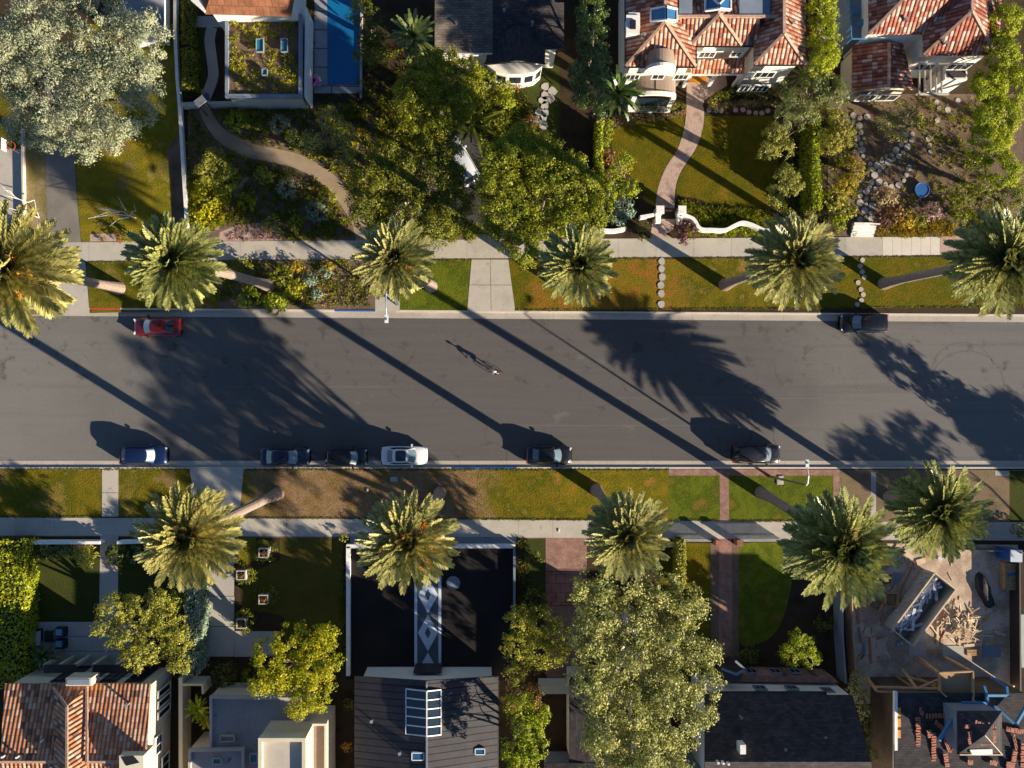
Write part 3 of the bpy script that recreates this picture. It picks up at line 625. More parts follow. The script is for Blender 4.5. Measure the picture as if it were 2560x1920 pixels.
def smooth(pts, k=4):
    out = []; n = len(pts)
    for i in range(n - 1):
        p0, p1, p2, p3 = pts[max(0, i - 1)], pts[i], pts[i + 1], pts[min(n - 1, i + 2)]
        for j in range(k):
            t = j / k; out.append(tuple(.5 * ((2 * b) + (-a + c) * t + (2 * a - 5 * b + 4 * c - d) * t * t + (-a + 3 * b - 3 * c + d) * t ** 3) for a, b, c, d in zip(p0, p1, p2, p3)))
    return out + [pts[-1]]

# ---- buildings
def inset(pts, d):
    """inset a world polygon (xy) by d"""
    n = len(pts); a = sum(pts[i][0] * pts[(i + 1) % n][1] - pts[(i + 1) % n][0] * pts[i][1] for i in range(n)); s = 1 if a > 0 else -1; out = []
    for i in range(n):
        p0, p1, p2 = Vector(pts[i - 1][:2]), Vector(pts[i][:2]), Vector(pts[(i + 1) % n][:2])
        e1 = (p1 - p0).normalized(); e2 = (p2 - p1).normalized(); n1 = Vector((-e1.y, e1.x)) * s; n2 = Vector((-e2.y, e2.x)) * s
        b = (n1 + n2); b = b / max(.35, b.length_squared) * 2 if b.length > .2 else n1
        q = p1 + b * d; out.append((q.x, q.y))
    return out
def walls(root, eave, z1, mat, over=.45, z0=-.05, name='wall'):
    pts = inset([(p.x, p.y) for p in W2(eave, z1)], over); m = MB(); n = len(pts)
    a = sum(pts[i][0] * pts[(i + 1) % n][1] - pts[(i + 1) % n][0] * pts[i][1] for i in range(n))
    if a < 0: pts = pts[::-1]
    m.prism(pts, z0, z1 - .03); m.build(name, mat, root); return pts
def roof(root, planes, mat, name='roof', thick=.14):
    m = MB()
    for pl in planes: m.slope([P(x, y, z) for x, y, z in pl], thick)
    return m.build(name, mat, root)
def ridges(par, lines, mat, w=.26, name='ridge_cap'):
    m = MB()
    for a, b in lines: m.bar(P(*a) + Vector((0, 0, .07)), P(*b) + Vector((0, 0, .07)), w, .14)
    return m.build(name, mat, par)
def window(root, a, b, z0, z1, out=.06, frame='white', glass='glass', mull=1, label=None):
    """window on a wall; a, b pixel points taken at height z1 on the wall face"""
    A = P(a[0], a[1], z1); B = P(b[0], b[1], z1); d = (B - A).normalized(); n = Vector((-d.y, d.x, 0))
    if n.dot(Vector((0, 0, 0)) - A) < 0: n = -n                     # towards the street side
    L = (B - A).length; mid = (A + B) / 2 + n * out; zc = (z0 + z1) / 2; ang = math.atan2(d.y, d.x)
    m = MB(); t = .08
    for s in (-1, 1): m.box((mid.x + d.x * s * (L / 2), mid.y + d.y * s * (L / 2), zc), (t, .12, z1 - z0 + t), ang)
    for zz in (z0, z1): m.box((mid.x, mid.y, zz), (L - t, .12, t), ang)
    for k in range(1, mull + 1):
        o = -L / 2 + L * k / (mull + 1); m.box((mid.x + d.x * o, mid.y + d.y * o, zc), (.04, .10, z1 - z0 - t), ang)
    f = m.build('window', MT[frame], root)
    m = MB(); m.box((mid.x, mid.y, zc), (L - t, .05, z1 - z0 - t), ang); m.build('pane', MT[glass], f)
    return f
def flatroof(root, pts, z, mat, par='slab', pw=.22, ph=.28, name='roof'):
    w = [(p.x, p.y) for p in W2(pts, z)]; m = MB(); a = sum(w[i][0] * w[(i + 1) % len(w)][1] - w[(i + 1) % len(w)][0] * w[i][1] for i in range(len(w)))
    if a < 0: w = w[::-1]
    m.face([(x, y, z) for x, y in w]); o = m.build(name, mat, root)
    m = MB(); wi = inset(w, pw); n = len(w)
    for i in range(n):
        j = (i + 1) % n; A, B, C_, D = w[i], w[j], wi[j], wi[i]
        m.face([(*A, z + ph), (*B, z + ph), (*C_, z + ph), (*D, z + ph)]); m.face([(*A, z - .2), (*B, z - .2), (*B, z + ph), (*A, z + ph)]); m.face([(*C_, z - .2), (*D, z - .2), (*D, z + ph), (*C_, z + ph)])
    m.build('parapet', MT[par] if isinstance(par, str) else par, o); return o

# ---- cars
def car(px, py, face, kind, paint, label, group='cars parked along the kerb', L=4.7, Wd=1.84, H=1.45, roofmat=None, shade=False, rz=None, z=-.15, zc=.7):
    c = P(px, py, zc + z); root = empty('parked_car', (c.x, c.y, z), label, 'car', group, rz if rz is not None else (0 if face > 0 else math.pi))
    hw = Wd / 2
    prof = dict(sedan=[(0, .74, .60), (.012, .84, .82), (.04, .92, .93), (.10, .97, .97), (.2, 1, .97), (.4, 1, .93), (.62, 1, .93), (.70, 1, .93), (.80, .98, .89), (.90, .93, .82), (.96, .84, .72), (.99, .70, .60), (1, .6, .5)],
                suv=[(0, .80, .60), (.01, .90, .95), (.03, .96, 1.05), (.10, 1, 1.08), (.3, 1, 1.05), (.62, 1, 1.04), (.74, 1, 1.04), (.84, .98, 1.00), (.93, .94, .92), (.975, .86, .80), (.995, .75, .62), (1, .66, .5)])[kind if kind in ('sedan', 'suv') else 'suv']
    rings = []
    for t, w, zt in prof:
        x = (t - .5) * L; h = hw * w
        half = [(.0, .20), (h * .9, .20), (h * .985, .34), (h, .55), (h * .99, zt - .20), (h * .955, zt - .07), (h * .85, zt - .005), (h * .5, zt + .025), (0, zt + .035)]
        rings.append([(x, y, q) for y, q in half] + [(x, -y, q) for y, q in half[-2:0:-1]])
    m = MB(); m.local = True; n = len(rings[0])
    for i in range(len(rings) - 1):
        for j in range(n): m.face([rings[i][j], rings[i + 1][j], rings[i + 1][(j + 1) % n], rings[i][(j + 1) % n]])
    m.face(rings[0]); m.face(rings[-1][::-1])
    # cabin
    if kind == 'sedan': xb = (-.37, .235); xr = (-.22, .07); wb, wr = .90, .70
    elif kind == 'suv': xb = (-.475, .25); xr = (-.41, .105); wb, wr = .92, .76
    else: xb = (-.44, .24); xr = (-.33, .09); wb, wr = .91, .73
    bz = .95 if kind == 'sedan' else 1.06
    def ring(x0, x1, w, z, bf, bb):
        w *= hw; r = []
        for k in range(5): s = -1 + k / 2; r.append((x1 * L + bf * (1 - s * s), s * w * .93, z))
        r += [(x1 * L * .2 + x0 * L * .8 if 0 else (x1 * .6 + x0 * .4) * L, w, z), ((x1 * .25 + x0 * .75) * L, w, z)]
        for k in range(5): s = 1 - k / 2; r.append((x0 * L - bb * (1 - s * s), s * w * .9, z))
        r += [((x1 * .25 + x0 * .75) * L, -w, z), ((x1 * .6 + x0 * .4) * L, -w, z)]
        return r
    r0 = ring(xb[0], xb[1], wb, bz - .06, .22, .10); r1 = ring(xr[0], xr[1], wr, H - .05, .12, .06); r2 = ring(xr[0] + .03, xr[1] - .025, wr * .88, H, .08, .04)
    nn = len(r0)
    for a, b in ((r0, r1), (r1, r2)):
        for j in range(nn): m.face([a[j], a[(j + 1) % nn], b[(j + 1) % nn], b[j]])
    m.face(r2)
    body = m.build('body', paint, root, smooth=True, weld=True)
    md = body.modifiers.new('edge', 'EDGE_SPLIT'); md.split_angle = rad(38)
    def panel(name, idx, lo=.10, hi=.93, mat=MT['carglass'], inset_=.06, off=.018):
        m = MB(); m.local = True
        q0 = [Vector(r0[i % nn]).lerp(Vector(r1[i % nn]), lo) for i in idx]; q1 = [Vector(r0[i % nn]).lerp(Vector(r1[i % nn]), hi) for i in idx]
        for q in (q0, q1): a, b = q[0].copy(), q[-1].copy(); q[0] = a.lerp(b, inset_); q[-1] = b.lerp(a, inset_)
        cc = sum(q0 + q1, Vector()) / (len(q0) * 2)
        nrm = (q0[-1] - q0[0]).cross(q1[0] - q0[0]).normalized(); nrm = nrm if nrm.dot(cc - Vector((0, 0, .6))) > 0 else -nrm
        for i in range(len(idx) - 1): m.face([p + nrm * off for p in (q0[i], q0[i + 1], q1[i + 1], q1[i])])
        return m.build(name, mat, root, smooth=True, weld=True)
    ws = panel('windshield', [0, 1, 2, 3, 4], mat=MT['windscreen'])
    if shade: panel('sun_shade', [0, 1, 2, 3, 4], .16, .88, MT['lamp'], .10, .026)
    panel('rear_window', [7, 8, 9, 10, 11]); panel('side_window', [4, 5, 6, 7], .2, .9, inset_=.03); panel('side_window', [11, 12, 13, 14], .2, .9, inset_=.03)
    if roofmat:
        m = MB(); m.local = True; q = ring(xr[0] + .05, xr[1] - .035, wr * .80, H + .012, .06, .03); m.face(q); m.build('sunroof', roofmat, root)
    for sx in (-.315, .315):
        for sy in (-1, 1):
            m = MB(); m.local = True; R3 = Matrix.Rotation(math.pi / 2, 3, 'X')
            cyl = MB(); cyl.cyl((0, 0, -.11), .34, .22, 20); t = MB(); t.local = True
            for f in cyl.f: t.face([R3 @ Vector(cyl.v[i]) + Vector((sx * L, sy * (hw - .10), .34)) for i in f])
            wobj = t.build('tyre', MT['tyre'], root)
            cyl = MB(); cyl.cyl((0, 0, -.115), .22, .23, 16); t = MB(); t.local = True
            for f in cyl.f: t.face([R3 @ Vector(cyl.v[i]) + Vector((sx * L, sy * (hw - .10), .34)) for i in f])
            t.build('rim', MT['rim'], wobj)
    for sy in (-1, 1):
        m = MB(); m.local = True; m.box((xb[1] * L - .32, sy * (hw + .09), bz - .02), (.16, .22, .14), 0); m.build('mirror', paint, root)
        zt = prof[-3][2]
        m = MB(); m.local = True; m.box((L * .462, sy * hw * .66, zt + .0), (.16, .30, .07), -sy * .55); m.build('headlight', MT['lamp'], root)
        m = MB(); m.local = True; m.box((-L * .484, sy * hw * .72, prof[2][2] - .10), (.10, .34, .14), sy * .3); m.build('tail_light', MT['redpaint'], root)
    return root

# ================================================================== GROUND
YT = P(1280, 781).y; YB = P(1280, 1168).y            # kerb faces
def strip(name, y0, y1, z, mat, x0=-260, x1=260):
    m = MB(); m.face([(x0, y0, z), (x1, y0, z), (x1, y1, z), (x0, y1, z)]); return tag(m.build(name, mat), kind='structure')
strip('ground', -500, 500, -.35, MT['soil'], -600, 600)
m = MB(); m.face([(-500, YB + .3, -.15), (500, YB + .3, -.15), (500, YT - .3, -.15), (-500, YT - .3, -.15)]); tag(m.build('road', MT['asphalt']), kind='structure')
m = MB()
for k in range(-26, 27):
    for ya, yb in ((YT - .62, YT), (YB, YB + .62)): m.box((k * 4.6 + .0, (ya + yb) / 2, -.16), (4.585, abs(yb - ya), .04))
tag(m.build('gutter', MT['gutter']), kind='structure')
for nm, y0, y1 in (('yard_ground', YT + .16, YT + 120), ('yard_ground', YB - .16, YB - 120)):
    m = MB(); m.box((0, (y0 + y1) / 2, -.15), (420, abs(y1 - y0), .30)); tag(m.build(nm, MT['soil']), kind='structure')
# kerbs, with the painted lengths
def kerb(y, segs, side):
    for i, (a, b, mt) in enumerate(segs):
        m = MB(); n = max(1, int((b - a) / 4.6))
        for k in range(n):
            x0 = a + (b - a) * k / n; x1 = a + (b - a) * (k + 1) / n
            m.box(((x0 + x1) / 2, y + side * .08, -.09), (x1 - x0 - .008, .158, .21))
        tag(m.build('kerb', MT[mt]), kind='structure')
xr = lambda px, py: P(px, py).x
kerb(YT, [(-110, xr(224, 785), 'kerb'), (xr(224, 785), xr(300, 785), 'redpaint'), (xr(300, 785), xr(836, 782), 'kerb'), (xr(836, 782), xr(990, 782), 'bluepaint'), (xr(990, 782), 110, 'kerb')], 1)
kerb(YB, [(-110, xr(1130, 1168), 'kerb'), (xr(1130, 1168), xr(1292, 1168), 'bluepaint'), (xr(1292, 1168), 110, 'kerb')], -1)
# tyre marks and seams on the road
m = MB()
for cx, cy, r, a0, a1 in ((2408, 930, 78, 185, 350), (2418, 965, 92, 200, 372), (2290, 1000, 90, 280, 345)):
    pts = ribbon([(cx + r * math.cos(rad(a)), cy + r * .95 * math.sin(rad(a))) for a in range(a0, a1, 6)], 2.0)
    h = len(pts) // 2
    for i in range(h - 1): m.face([P(*q, -.146) for q in (pts[i], pts[i + 1], pts[-2 - i], pts[-1 - i])])
tag(m.build('tyre_mark', plain('tyremark', (.105, .097, .09), .9)), 'dark looping tyre marks on the road at its right end', 'tyre marks')
m = MB()
for x0, x1, y in ((60, 180, 1063), (230, 320, 888), (560, 980, 968), (1280, 2000, 1064), (1500, 2300, 995), (2480, 2560, 856)):
    pts = ribbon([(x0 + (x1 - x0) * i / 8, y + random.uniform(-1, 1)) for i in range(9)], 1.3); h = len(pts) // 2
    for i in range(h - 1): m.face([P(*q, -.1465) for q in (pts[i], pts[i + 1], pts[-2 - i], pts[-1 - i])])
tag(m.build('road_seam', plain('seamline', (.15, .13, .12), .9)), kind='structure')

# ---- walks
def slabs(name, poly_fn, n, z, mat):
    m = MB()
    for i in range(n):
        q = poly_fn(i / n, (i + 1) / n - .0); m.face([P(x, y, z) for x, y in q])
    return tag(m.build(name, mat), kind='structure')
def walkpoly(x0, x1, yt0, yt1, yb0, yb1, gap=.5):
    def f(a, b):
        xa = x0 + (x1 - x0) * a + gap / 2; xb = x0 + (x1 - x0) * b - gap / 2
        L = lambda u, v, t: u + (v - u) * t
        return [(xa, L(yt0, yt1, a)), (xb, L(yt0, yt1, b)), (xb, L(yb0, yb1, b)), (xa, L(yb0, yb1, a))]
    return f
sheet('walk_bed', [(-300, 607), (2900, 588), (2900, 640), (-300, 657)], .016, MT['mulch'])
slabs('sidewalk', walkpoly(-250, 2207, 608.6, 592.4, 655, 639), 26, .024, MT['conc'])
slabs('sidewalk', walkpoly(2207, 2350, 592.4, 592, 639, 637), 6, .026, MT['paver'])
slabs('sidewalk', walkpoly(2350, 2850, 590.5, 587, 637, 634), 5, .024, MT['pinkpath'])
sheet('walk_bed', [(-300, 1292), (2900, 1308), (2900, 1354), (-300, 1340)], .016, MT['mulch'])
slabs('sidewalk', walkpoly(-250, 1296, 1292.5, 1299, 1338, 1343), 16, .024, MT['conc'])
slabs('sidewalk', walkpoly(1296, 2850, 1300, 1307, 1344, 1353), 18, .024, MT['conc'])
for i_, (a, b) in enumerate(((1, 0), (0, 1))):
    for y0, y1 in ((649, 712), (713, 778)):
        f = lambda x0, x1, y: x0 + (x1 - x0) * (y - 649) / 129
        L = (lambda y: f(1179, 1168, y)) if i_ == 0 else (lambda y: f(1226, 1228.5, y)); Rr = (lambda y: f(1225, 1227.5, y)) if i_ == 0 else (lambda y: f(1271, 1288, y))
        sheet('driveway', [(L(y0), y0), (Rr(y0), y0), (Rr(y1), y1), (L(y1), y1)], .030, MT['conc'])
sheet('driveway', [(1172, 603), (1178, 586), (1240, 586), (1268, 603)], .026, MT['conc'])
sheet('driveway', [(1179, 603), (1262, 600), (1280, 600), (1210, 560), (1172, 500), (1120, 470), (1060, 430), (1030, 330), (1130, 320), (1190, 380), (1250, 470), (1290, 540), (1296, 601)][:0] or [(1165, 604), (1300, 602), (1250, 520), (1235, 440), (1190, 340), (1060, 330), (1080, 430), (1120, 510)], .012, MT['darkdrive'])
sheet('driveway', [(111, 200), (183, 200), (185, 347), (191, 480), (203, 608), (118, 609), (116, 480)], .020, MT['drive'])
sheet('driveway', [(115, 655), (213, 654), (224, 786), (100, 787)], .030, MT['conc'])
sheet('driveway', [(-160, 372), (53, 372), (54, 560), (50, 612), (-160, 614)], .020, MT['conc'])
# ---- top parkway
sheet('lawn', [(-300, 660), (112, 657), (98, 786), (-300, 790)], .012, MT['lawntan'])
sheet('lawn', [(214, 655), (545, 652), (545, 770), (470, 776), (224, 783)], .012, MT['lawn'])
sheet('soil_bed', [(545, 652), (940, 649), (940, 772), (545, 776)], .010, MT['mulch'])
sheet('path', [(938, 735), (1000, 735), (999, 779), (938, 779)], .020, MT['conc'])
sheet('lawn', [(1000, 650), (1178, 649), (1170, 778), (1000, 779)], .012, MT['lawnfresh'])
sheet('lawn', [(1272, 648), (2900, 635), (2900, 765), (1288, 777)], .012, MT['verge_top'])
# ---- bottom parkway
sheet('lawn', [(-300, 1172), (254, 1172), (254, 1292), (-300, 1292)], .012, MT['lawn'])
slabs('path', lambda a, b: [(255, 1172 + 120 * a + .5), (296, 1172 + 120 * a + .5), (296, 1172 + 120 * b - .5), (255, 1172 + 120 * b - .5)], 2, .020, MT['conc'])
sheet('lawn', [(296, 1172), (474, 1172), (481, 1211), (487, 1293), (296, 1293)], .012, MT['lawn'])
sheet('driveway', [(474, 1171), (609, 1171), (602, 1254), (598, 1294), (487, 1293), (480, 1211)], .021, MT['conc'])
sheet('lawn', [(609, 1172), (1672, 1173), (1672, 1301), (598, 1295), (602, 1254)], .012, MT['verge_low'])
sheet('brick_border', [(1672, 1173), (2099, 1174), (2099, 1189), (1672, 1189)], .018, MT['brick'])
sheet('brick_path', [(1799, 1189), (1822, 1189), (1823, 1302), (1800, 1301)], .018, MT['brick'])
sheet('brick_border', [(2083, 1189), (2099, 1189), (2099, 1300), (2083, 1300)], .018, MT['brick'])
sheet('lawn', [(1672, 1189), (1799, 1189), (1800, 1301), (1672, 1301)], .012, MT['lawnfresh'])
sheet('lawn', [(1822, 1189), (2083, 1189), (2083, 1304), (1823, 1302)], .012, MT['lawnfresh'])
sheet('soil_bed', [(2099, 1174), (2900, 1176), (2900, 1307), (2099, 1304)], .010, MT['earth'])
sheet('path', [(2178, 1180), (2190, 1180), (2190, 1305), (2176, 1305)], .018, MT['slab'])
sheet('path', [(2488, 1177), (2523, 1177), (2523, 1189), (2488, 1189)], .018, MT['slab'])
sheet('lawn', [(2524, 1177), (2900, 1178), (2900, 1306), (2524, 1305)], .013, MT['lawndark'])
# ---- top yards
sheet('lawn', [(-200, 200), (53, 200), (53, 371), (-200, 371)], .012, MT['lawn'])
sheet('lawn', [(60, 250), (112, 250), (116, 480), (118, 608), (60, 609)], .012, MT['lawntan'])
sheet('lawn', [(184, 60), (443, 60), (450, 300), (455, 480), (466, 607), (204, 608), (192, 480), (186, 347)], .012, MT['lawnbright'])
sheet('soil_bed', [(225, 585), (290, 583), (292, 606), (225, 607)], .016, MT['pinkpath'])
sheet('soil_bed', [(418, 370), (452, 330), (462, 560), (425, 560), (432, 480)], .015, MT['mulch'])
sheet('soil_bed', [(470, 262), (1100, 262), (1160, 600), (470, 606)], .010, MT['mulch'])
gp = smooth([(508, 258), (516, 285), (545, 330), (585, 358), (625, 376), (680, 388), (740, 402), (798, 432), (838, 464), (868, 505), (893, 545), (910, 603)])
sheet('path', ribbon(gp, [22 + 14 * min(1, i / 12) for i in range(len(gp))]), .020, MT['path'])
sheet('path', ribbon(smooth([(618, 440), (600, 470), (565, 510), (543, 545), (541, 575)]), 13), .018, MT['path'])
sheet('soil_bed', [(600, 560), (700, 555), (705, 603), (545, 605), (550, 580)], .014, MT['pinkpath'])
sheet('path', ribbon(smooth([(530, 68), (524, 100), (530, 150), (533, 190), (522, 225), (512, 248)]), 26), .018, MT['slab'])
sheet('lawn', [(450, 0), (480, 0), (515, 70), (515, 235), (450, 250)], .012, MT['lawndark'])
sheet('patio', [(483, 40), (560, 40), (560, 68), (483, 68)], .014, MT['slab'])
sheet('pool_deck', [(786, -60), (818, -60), (818, 212), (903, 212), (903, 233), (786, 233)], .03, MT['poolslab'])
m = MB(); m.box((P(904, 100).x, P(904, 90).y, .12), (.22, 12.5, .30)); tag(m.build('pool_kerb', MT['slab']), kind='structure')
sheet('water', [(818, -120), (903, -120), (903, 211), (818, 211)], .012, MT['water'])
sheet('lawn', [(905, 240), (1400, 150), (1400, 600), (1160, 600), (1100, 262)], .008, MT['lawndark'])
# house with white arch: lawns and pink path
pl = Z('A2', (1510, 900), (1490, 1100), (1430, 1290), (1340, 1430), (1290, 1540), (1255, 1659)) + Z('B2', (1240, 410))
pr = Z('B2', (1405, 420)) + Z('A2', (1410, 1640), (1450, 1500), (1520, 1390), (1600, 1260), (1650, 1100), (1660, 960), (1640, 900))
sheet('path', smooth(pl, 3) + smooth(pr, 3), .022, MT['pinkpath'])
sheet('patio', [(1716, 262), (1717, 185), (1815, 185), (1818, 214), (1790, 232), (1760, 250), (1758, 262)], .021, MT['pinkpath'])
sheet('path', Z('B2', (1215, 510), (1420, 510), (1390, 600), (1330, 640), (1400, 685), (1190, 690), (1205, 600)), .021, MT['pinkpath'])
sheet('lawn', smooth(Z('A2', (1480, 965), (1250, 1010), (1000, 1060), (880, 1120), (860, 1250), (900, 1400), (1000, 1500), (1130, 1640)) + [(1610, 500), (1640, 515)], 3) + Z('A2', (1255, 1659), (1290, 1540), (1340, 1430), (1430, 1290), (1490, 1100))[0:5], .012, MT['lawngreen'])
sheet('lawn', [(1758, 290), (1930, 290), (1950, 330), (1945, 420), (1925, 520), (1840, 522), (1780, 512), (1740, 495), (1690, 490), (1690, 470), (1700, 434), (1722, 402), (1745, 364), (1757, 318)], .012, MT['lawngreen'])
sheet('soil_bed', [(2070, 235), (2560, 235), (2560, 590), (2070, 590)], .011, MT['mulch'])
# ---- bottom yards
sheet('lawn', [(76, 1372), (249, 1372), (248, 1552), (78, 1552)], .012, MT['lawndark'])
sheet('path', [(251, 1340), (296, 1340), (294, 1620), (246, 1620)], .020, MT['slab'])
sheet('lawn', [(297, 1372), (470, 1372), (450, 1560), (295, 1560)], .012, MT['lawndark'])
slabs('patio', lambda a, b: [(81, 1554 + 111 * a + .6), (330, 1554 + 111 * a + .6), (330, 1554 + 111 * b - .6), (81, 1554 + 111 * b - .6)], 3, .024, MT['slab'])
slabs('driveway', lambda a, b: [(507 - 4 * a, 1339 + 303 * a + .7), (586, 1339 + 303 * a + .7), (585, 1339 + 303 * b - .7), (506 - 4 * b, 1339 + 303 * b - .7)], 4, .020, MT['slab'])
sheet('path', [(586, 1578), (700, 1578), (700, 1642), (586, 1642)], .019, MT['slab'])
sheet('soil_bed', [(588, 1342), (700, 1342), (700, 1577), (588, 1577)], .010, MT['soil'])
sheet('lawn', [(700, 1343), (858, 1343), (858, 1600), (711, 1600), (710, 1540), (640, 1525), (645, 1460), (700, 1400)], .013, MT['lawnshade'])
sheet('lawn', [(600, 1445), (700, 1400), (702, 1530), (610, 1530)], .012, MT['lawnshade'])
sheet('lawn', [(590, 1345), (640, 1345), (640, 1400), (600, 1420)], .012, MT['lawngold'])
sheet('path', [(875, 1342), (1292, 1344), (1292, 1360), (875, 1358)], .026, MT['cobble'])
sheet('forecourt', [(866, 1362), (1290, 1362), (1290, 1700), (866, 1700)], .012, MT['rubber'])
sheet('path', [(1036, 1376), (1104, 1376), (1104, 1692), (1036, 1692)], .020, MT['tileway'])
m = MB()
for x0, x1 in ((1036, 1043), (1096, 1103)): m.face([P(x, y, .028) for x, y in ((x0, 1376), (x1, 1376), (x1, 1690), (x0, 1690))])
for cy in (1392, 1487, 1582, 1677):
    o = [P(x, y, .028) for x, y in ((1069.5, cy - 46), (1095, cy), (1069.5, cy + 46), (1045, cy))]; i_ = [P(x, y, .028) for x, y in ((1069.5, cy - 15), (1077, cy), (1069.5, cy + 15), (1062, cy))]
    for k in range(4): m.face([o[k], o[(k + 1) % 4], i_[(k + 1) % 4], i_[k]])
tag(m.build('path_inlay', MT['tilepale']), kind='structure')
sheet('driveway', [(1364, 1345), (1467, 1345), (1467, 1428), (1364, 1428)], .018, MT['brick'])
sheet('driveway', [(1364, 1430), (1467, 1430), (1467, 1513), (1364, 1513)], .018, MT['brickpave'])
sheet('driveway', [(1364, 1515), (1467, 1515), (1467, 1690), (1400, 1720), (1364, 1690)], .018, MT['brick'])
sheet('lawn', [(1296, 1345), (1363, 1345), (1363, 1480), (1322, 1500), (1318, 1380)], .012, MT['lawndark'])
sheet('lawn', [(1700, 1358), (1775, 1358), (1775, 1700), (1650, 1700), (1650, 1400)], .012, MT['lawngreen'])
sheet('soil_bed', [(1776, 1358), (1848, 1358), (1848, 1700), (1776, 1700)], .011, MT['mulch'])
sheet('brick_path', [(1797, 1346), (1829, 1346), (1832, 1690), (1797, 1690)], .020, MT['brick'])
sheet('lawn', smooth([(1848, 1358), (1920, 1356), (1985, 1362), (1983, 1420), (1975, 1480), (1958, 1545), (1930, 1590), (1895, 1608), (1850, 1606), (1847, 1480), (1848, 1358)], 3)[:-1], .014, MT['lawnfresh'])
sheet('construction_ground', [(2126, 1358), (2545, 1362), (2545, 1760), (2124, 1760)], .012, MT['dustyground'])

# ================================================================== STREET PALMS
palm((12, 669), (298, 721), 17.5, 'street palm with orange fruit at the left edge, top side of the road', 0, .3, 1.42, [(0.6, 1.2, 1.2), (1.2, 2.2, 1.1), (-.3, 1.9, 1), (-1.0, 2.4, 1), (2.6, 1.0, 1.3)])
palm((431, 655), (672, 714), 20.0, 'street palm behind the red car, pinkish trunk in the planted verge', 1, 1.1, 1.0)
palm((983, 647), (1078, 716), 19.5, 'street palm beside the blue painted kerb on the top side', 2, 2.0, .86, [(-.6, 1.4, .5)])
palm((1446, 662), (1418, 722), 19.0, 'street palm in front of the big leafy tree, right of the driveway apron', 0, 3.3, .86)
palm((1992, 652), (1812, 712), 20.5, 'street palm above the black parked car near the stepping stones', 1, 4.1, 1.02)
palm((2516, 649), (2209, 709), 20.5, 'street palm at the right edge, top side of the road', 2, 5.2, 1.18)
palm((466, 1344), (695, 1234), 20.0, 'street palm over the concrete drive, bottom left, trunk leaning left', 2, .7, 1.08)
palm((1019, 1355), (1100, 1232), 20.0, 'street palm with orange fruit over the black forecourt', 0, 1.9, 1.04, [(.9, 1.6, 1.0), (2.5, 1.0, .9), (.4, 2.3, .9), (-.9, 1.9, 1.1), (1.6, .6, .9), (3.3, 1.8, .7), (-.1, 2.0, .9)])
palm((1572, 1341), (1491, 1225), 20.0, 'street palm above the red brick driveway, bottom side', 1, 2.7, .94)
palm((2108, 1373), (1902, 1231), 20.5, 'street palm with one orange plume beside the skip yard', 2, 3.9, 1.22, [(1.3, 1.2, 1.3), (.5, 2.6, .8), (2.2, .9, .8)])
palm((2354, 1280), (2222, 1242), 9.0, 'shorter street palm at the far right of the bottom verge', 0, 4.6, 1.24)

# ================================================================== TREES
tree('pale_tree', [(60, 60, 120), (180, 50, 130), (290, 100, 100), (90, 190, 130), (220, 200, 135), (330, 170, 60), (60, 290, 80), (170, 300, 80), (270, 310, 62), (350, 60, 50), (355, 240, 45, -3), (-40, 120, 110)], 13, (150, 330), [LF['sage'], LF['sage']], 'huge pale grey-green tree filling the top left corner', leaf=.20, aspect=.42, clump=.75, trunk=.45, limbs=12)
tree('garden_tree', [(1060, 205, 78), (1130, 195, 66), (1040, 285, 62), (1115, 270, 58), (1165, 235, 44), (1090, 320, 46), (1170, 175, 46), (1010, 230, 40), (1075, 150, 46), (1110, 140, 40)], 8.5, (1100, 290), [LF['green'], LF['yellow']], 'round yellow-green tree below the brown shingle roof', leaf=.17, clump=.45, dens=1.6)
tree('garden_tree', [(930, 440, 70), (1000, 420, 75), (1075, 440, 75), (1130, 510, 60), (1010, 520, 85), (910, 510, 60), (1080, 560, 55), (1000, 580, 45), (1085, 360, 46), (960, 570, 40), (1105, 335, 40), (1110, 400, 46), (1125, 450, 42), (1150, 500, 40), (960, 380, 45), (1122, 372, 36), (1140, 430, 30)], 8.5, (1030, 520), [LF['dark'], LF['green'], LF['yellow']], 'dark spreading tree with pale twigs above the white car', leaf=.18, clump=.55, bark='palebark', limbs=12, dens=1.35, trunk=.3)
tree('garden_tree', [(1290, 370, 62), (1360, 400, 80), (1265, 460, 75), (1370, 480, 100), (1280, 540, 80), (1460, 470, 55), (1430, 545, 60), (1305, 610, 45), (1345, 590, 50), (1240, 390, 45), (1500, 520, 35), (1320, 650, 28, -2), (1225, 450, 40), (1240, 520, 45), (1430, 420, 50), (1300, 330, 40), (1480, 570, 30)], 10, (1350, 580), [LF['green'], LF['bright']], 'big bushy green tree between the white car and the winding pink path', leaf=.2, clump=.6, trunk=.35, limbs=10, dens=1.6)
tree('ficus_tree', [(1482, 15, 44), (1485, 80, 46), (1488, 145, 48), (1480, 205, 52), (1450, 175, 34), (1500, 255, 34), (1455, 235, 30), (1480, -50, 45)], 9, (1470, 200), [LF['deep'], LF['green']], 'tall glossy dark green column tree left of the tiled house', leaf=.14, clump=.35, dens=1.3)
tree('garden_tree', [(2065, 10, 44), (2070, 70, 46), (2075, 130, 42), (2050, 150, 30), (2065, -50, 44)], 7.5, (2050, 120), [LF['bright'], LF['yellow']], 'bright green bushy tree between the two tiled houses', leaf=.16, clump=.4, dens=1.2)
tree('feathery_tree', [(2045, 215, 40), (2095, 220, 42), (1990, 250, 42), (1960, 290, 30), (2020, 280, 40), (2050, 180, 36)], 5.5, (2020, 260), [LF['fan'], LF['olive']], 'feathery olive tree at the corner of the white house', leaf=.34, aspect=.14, clump=.6)
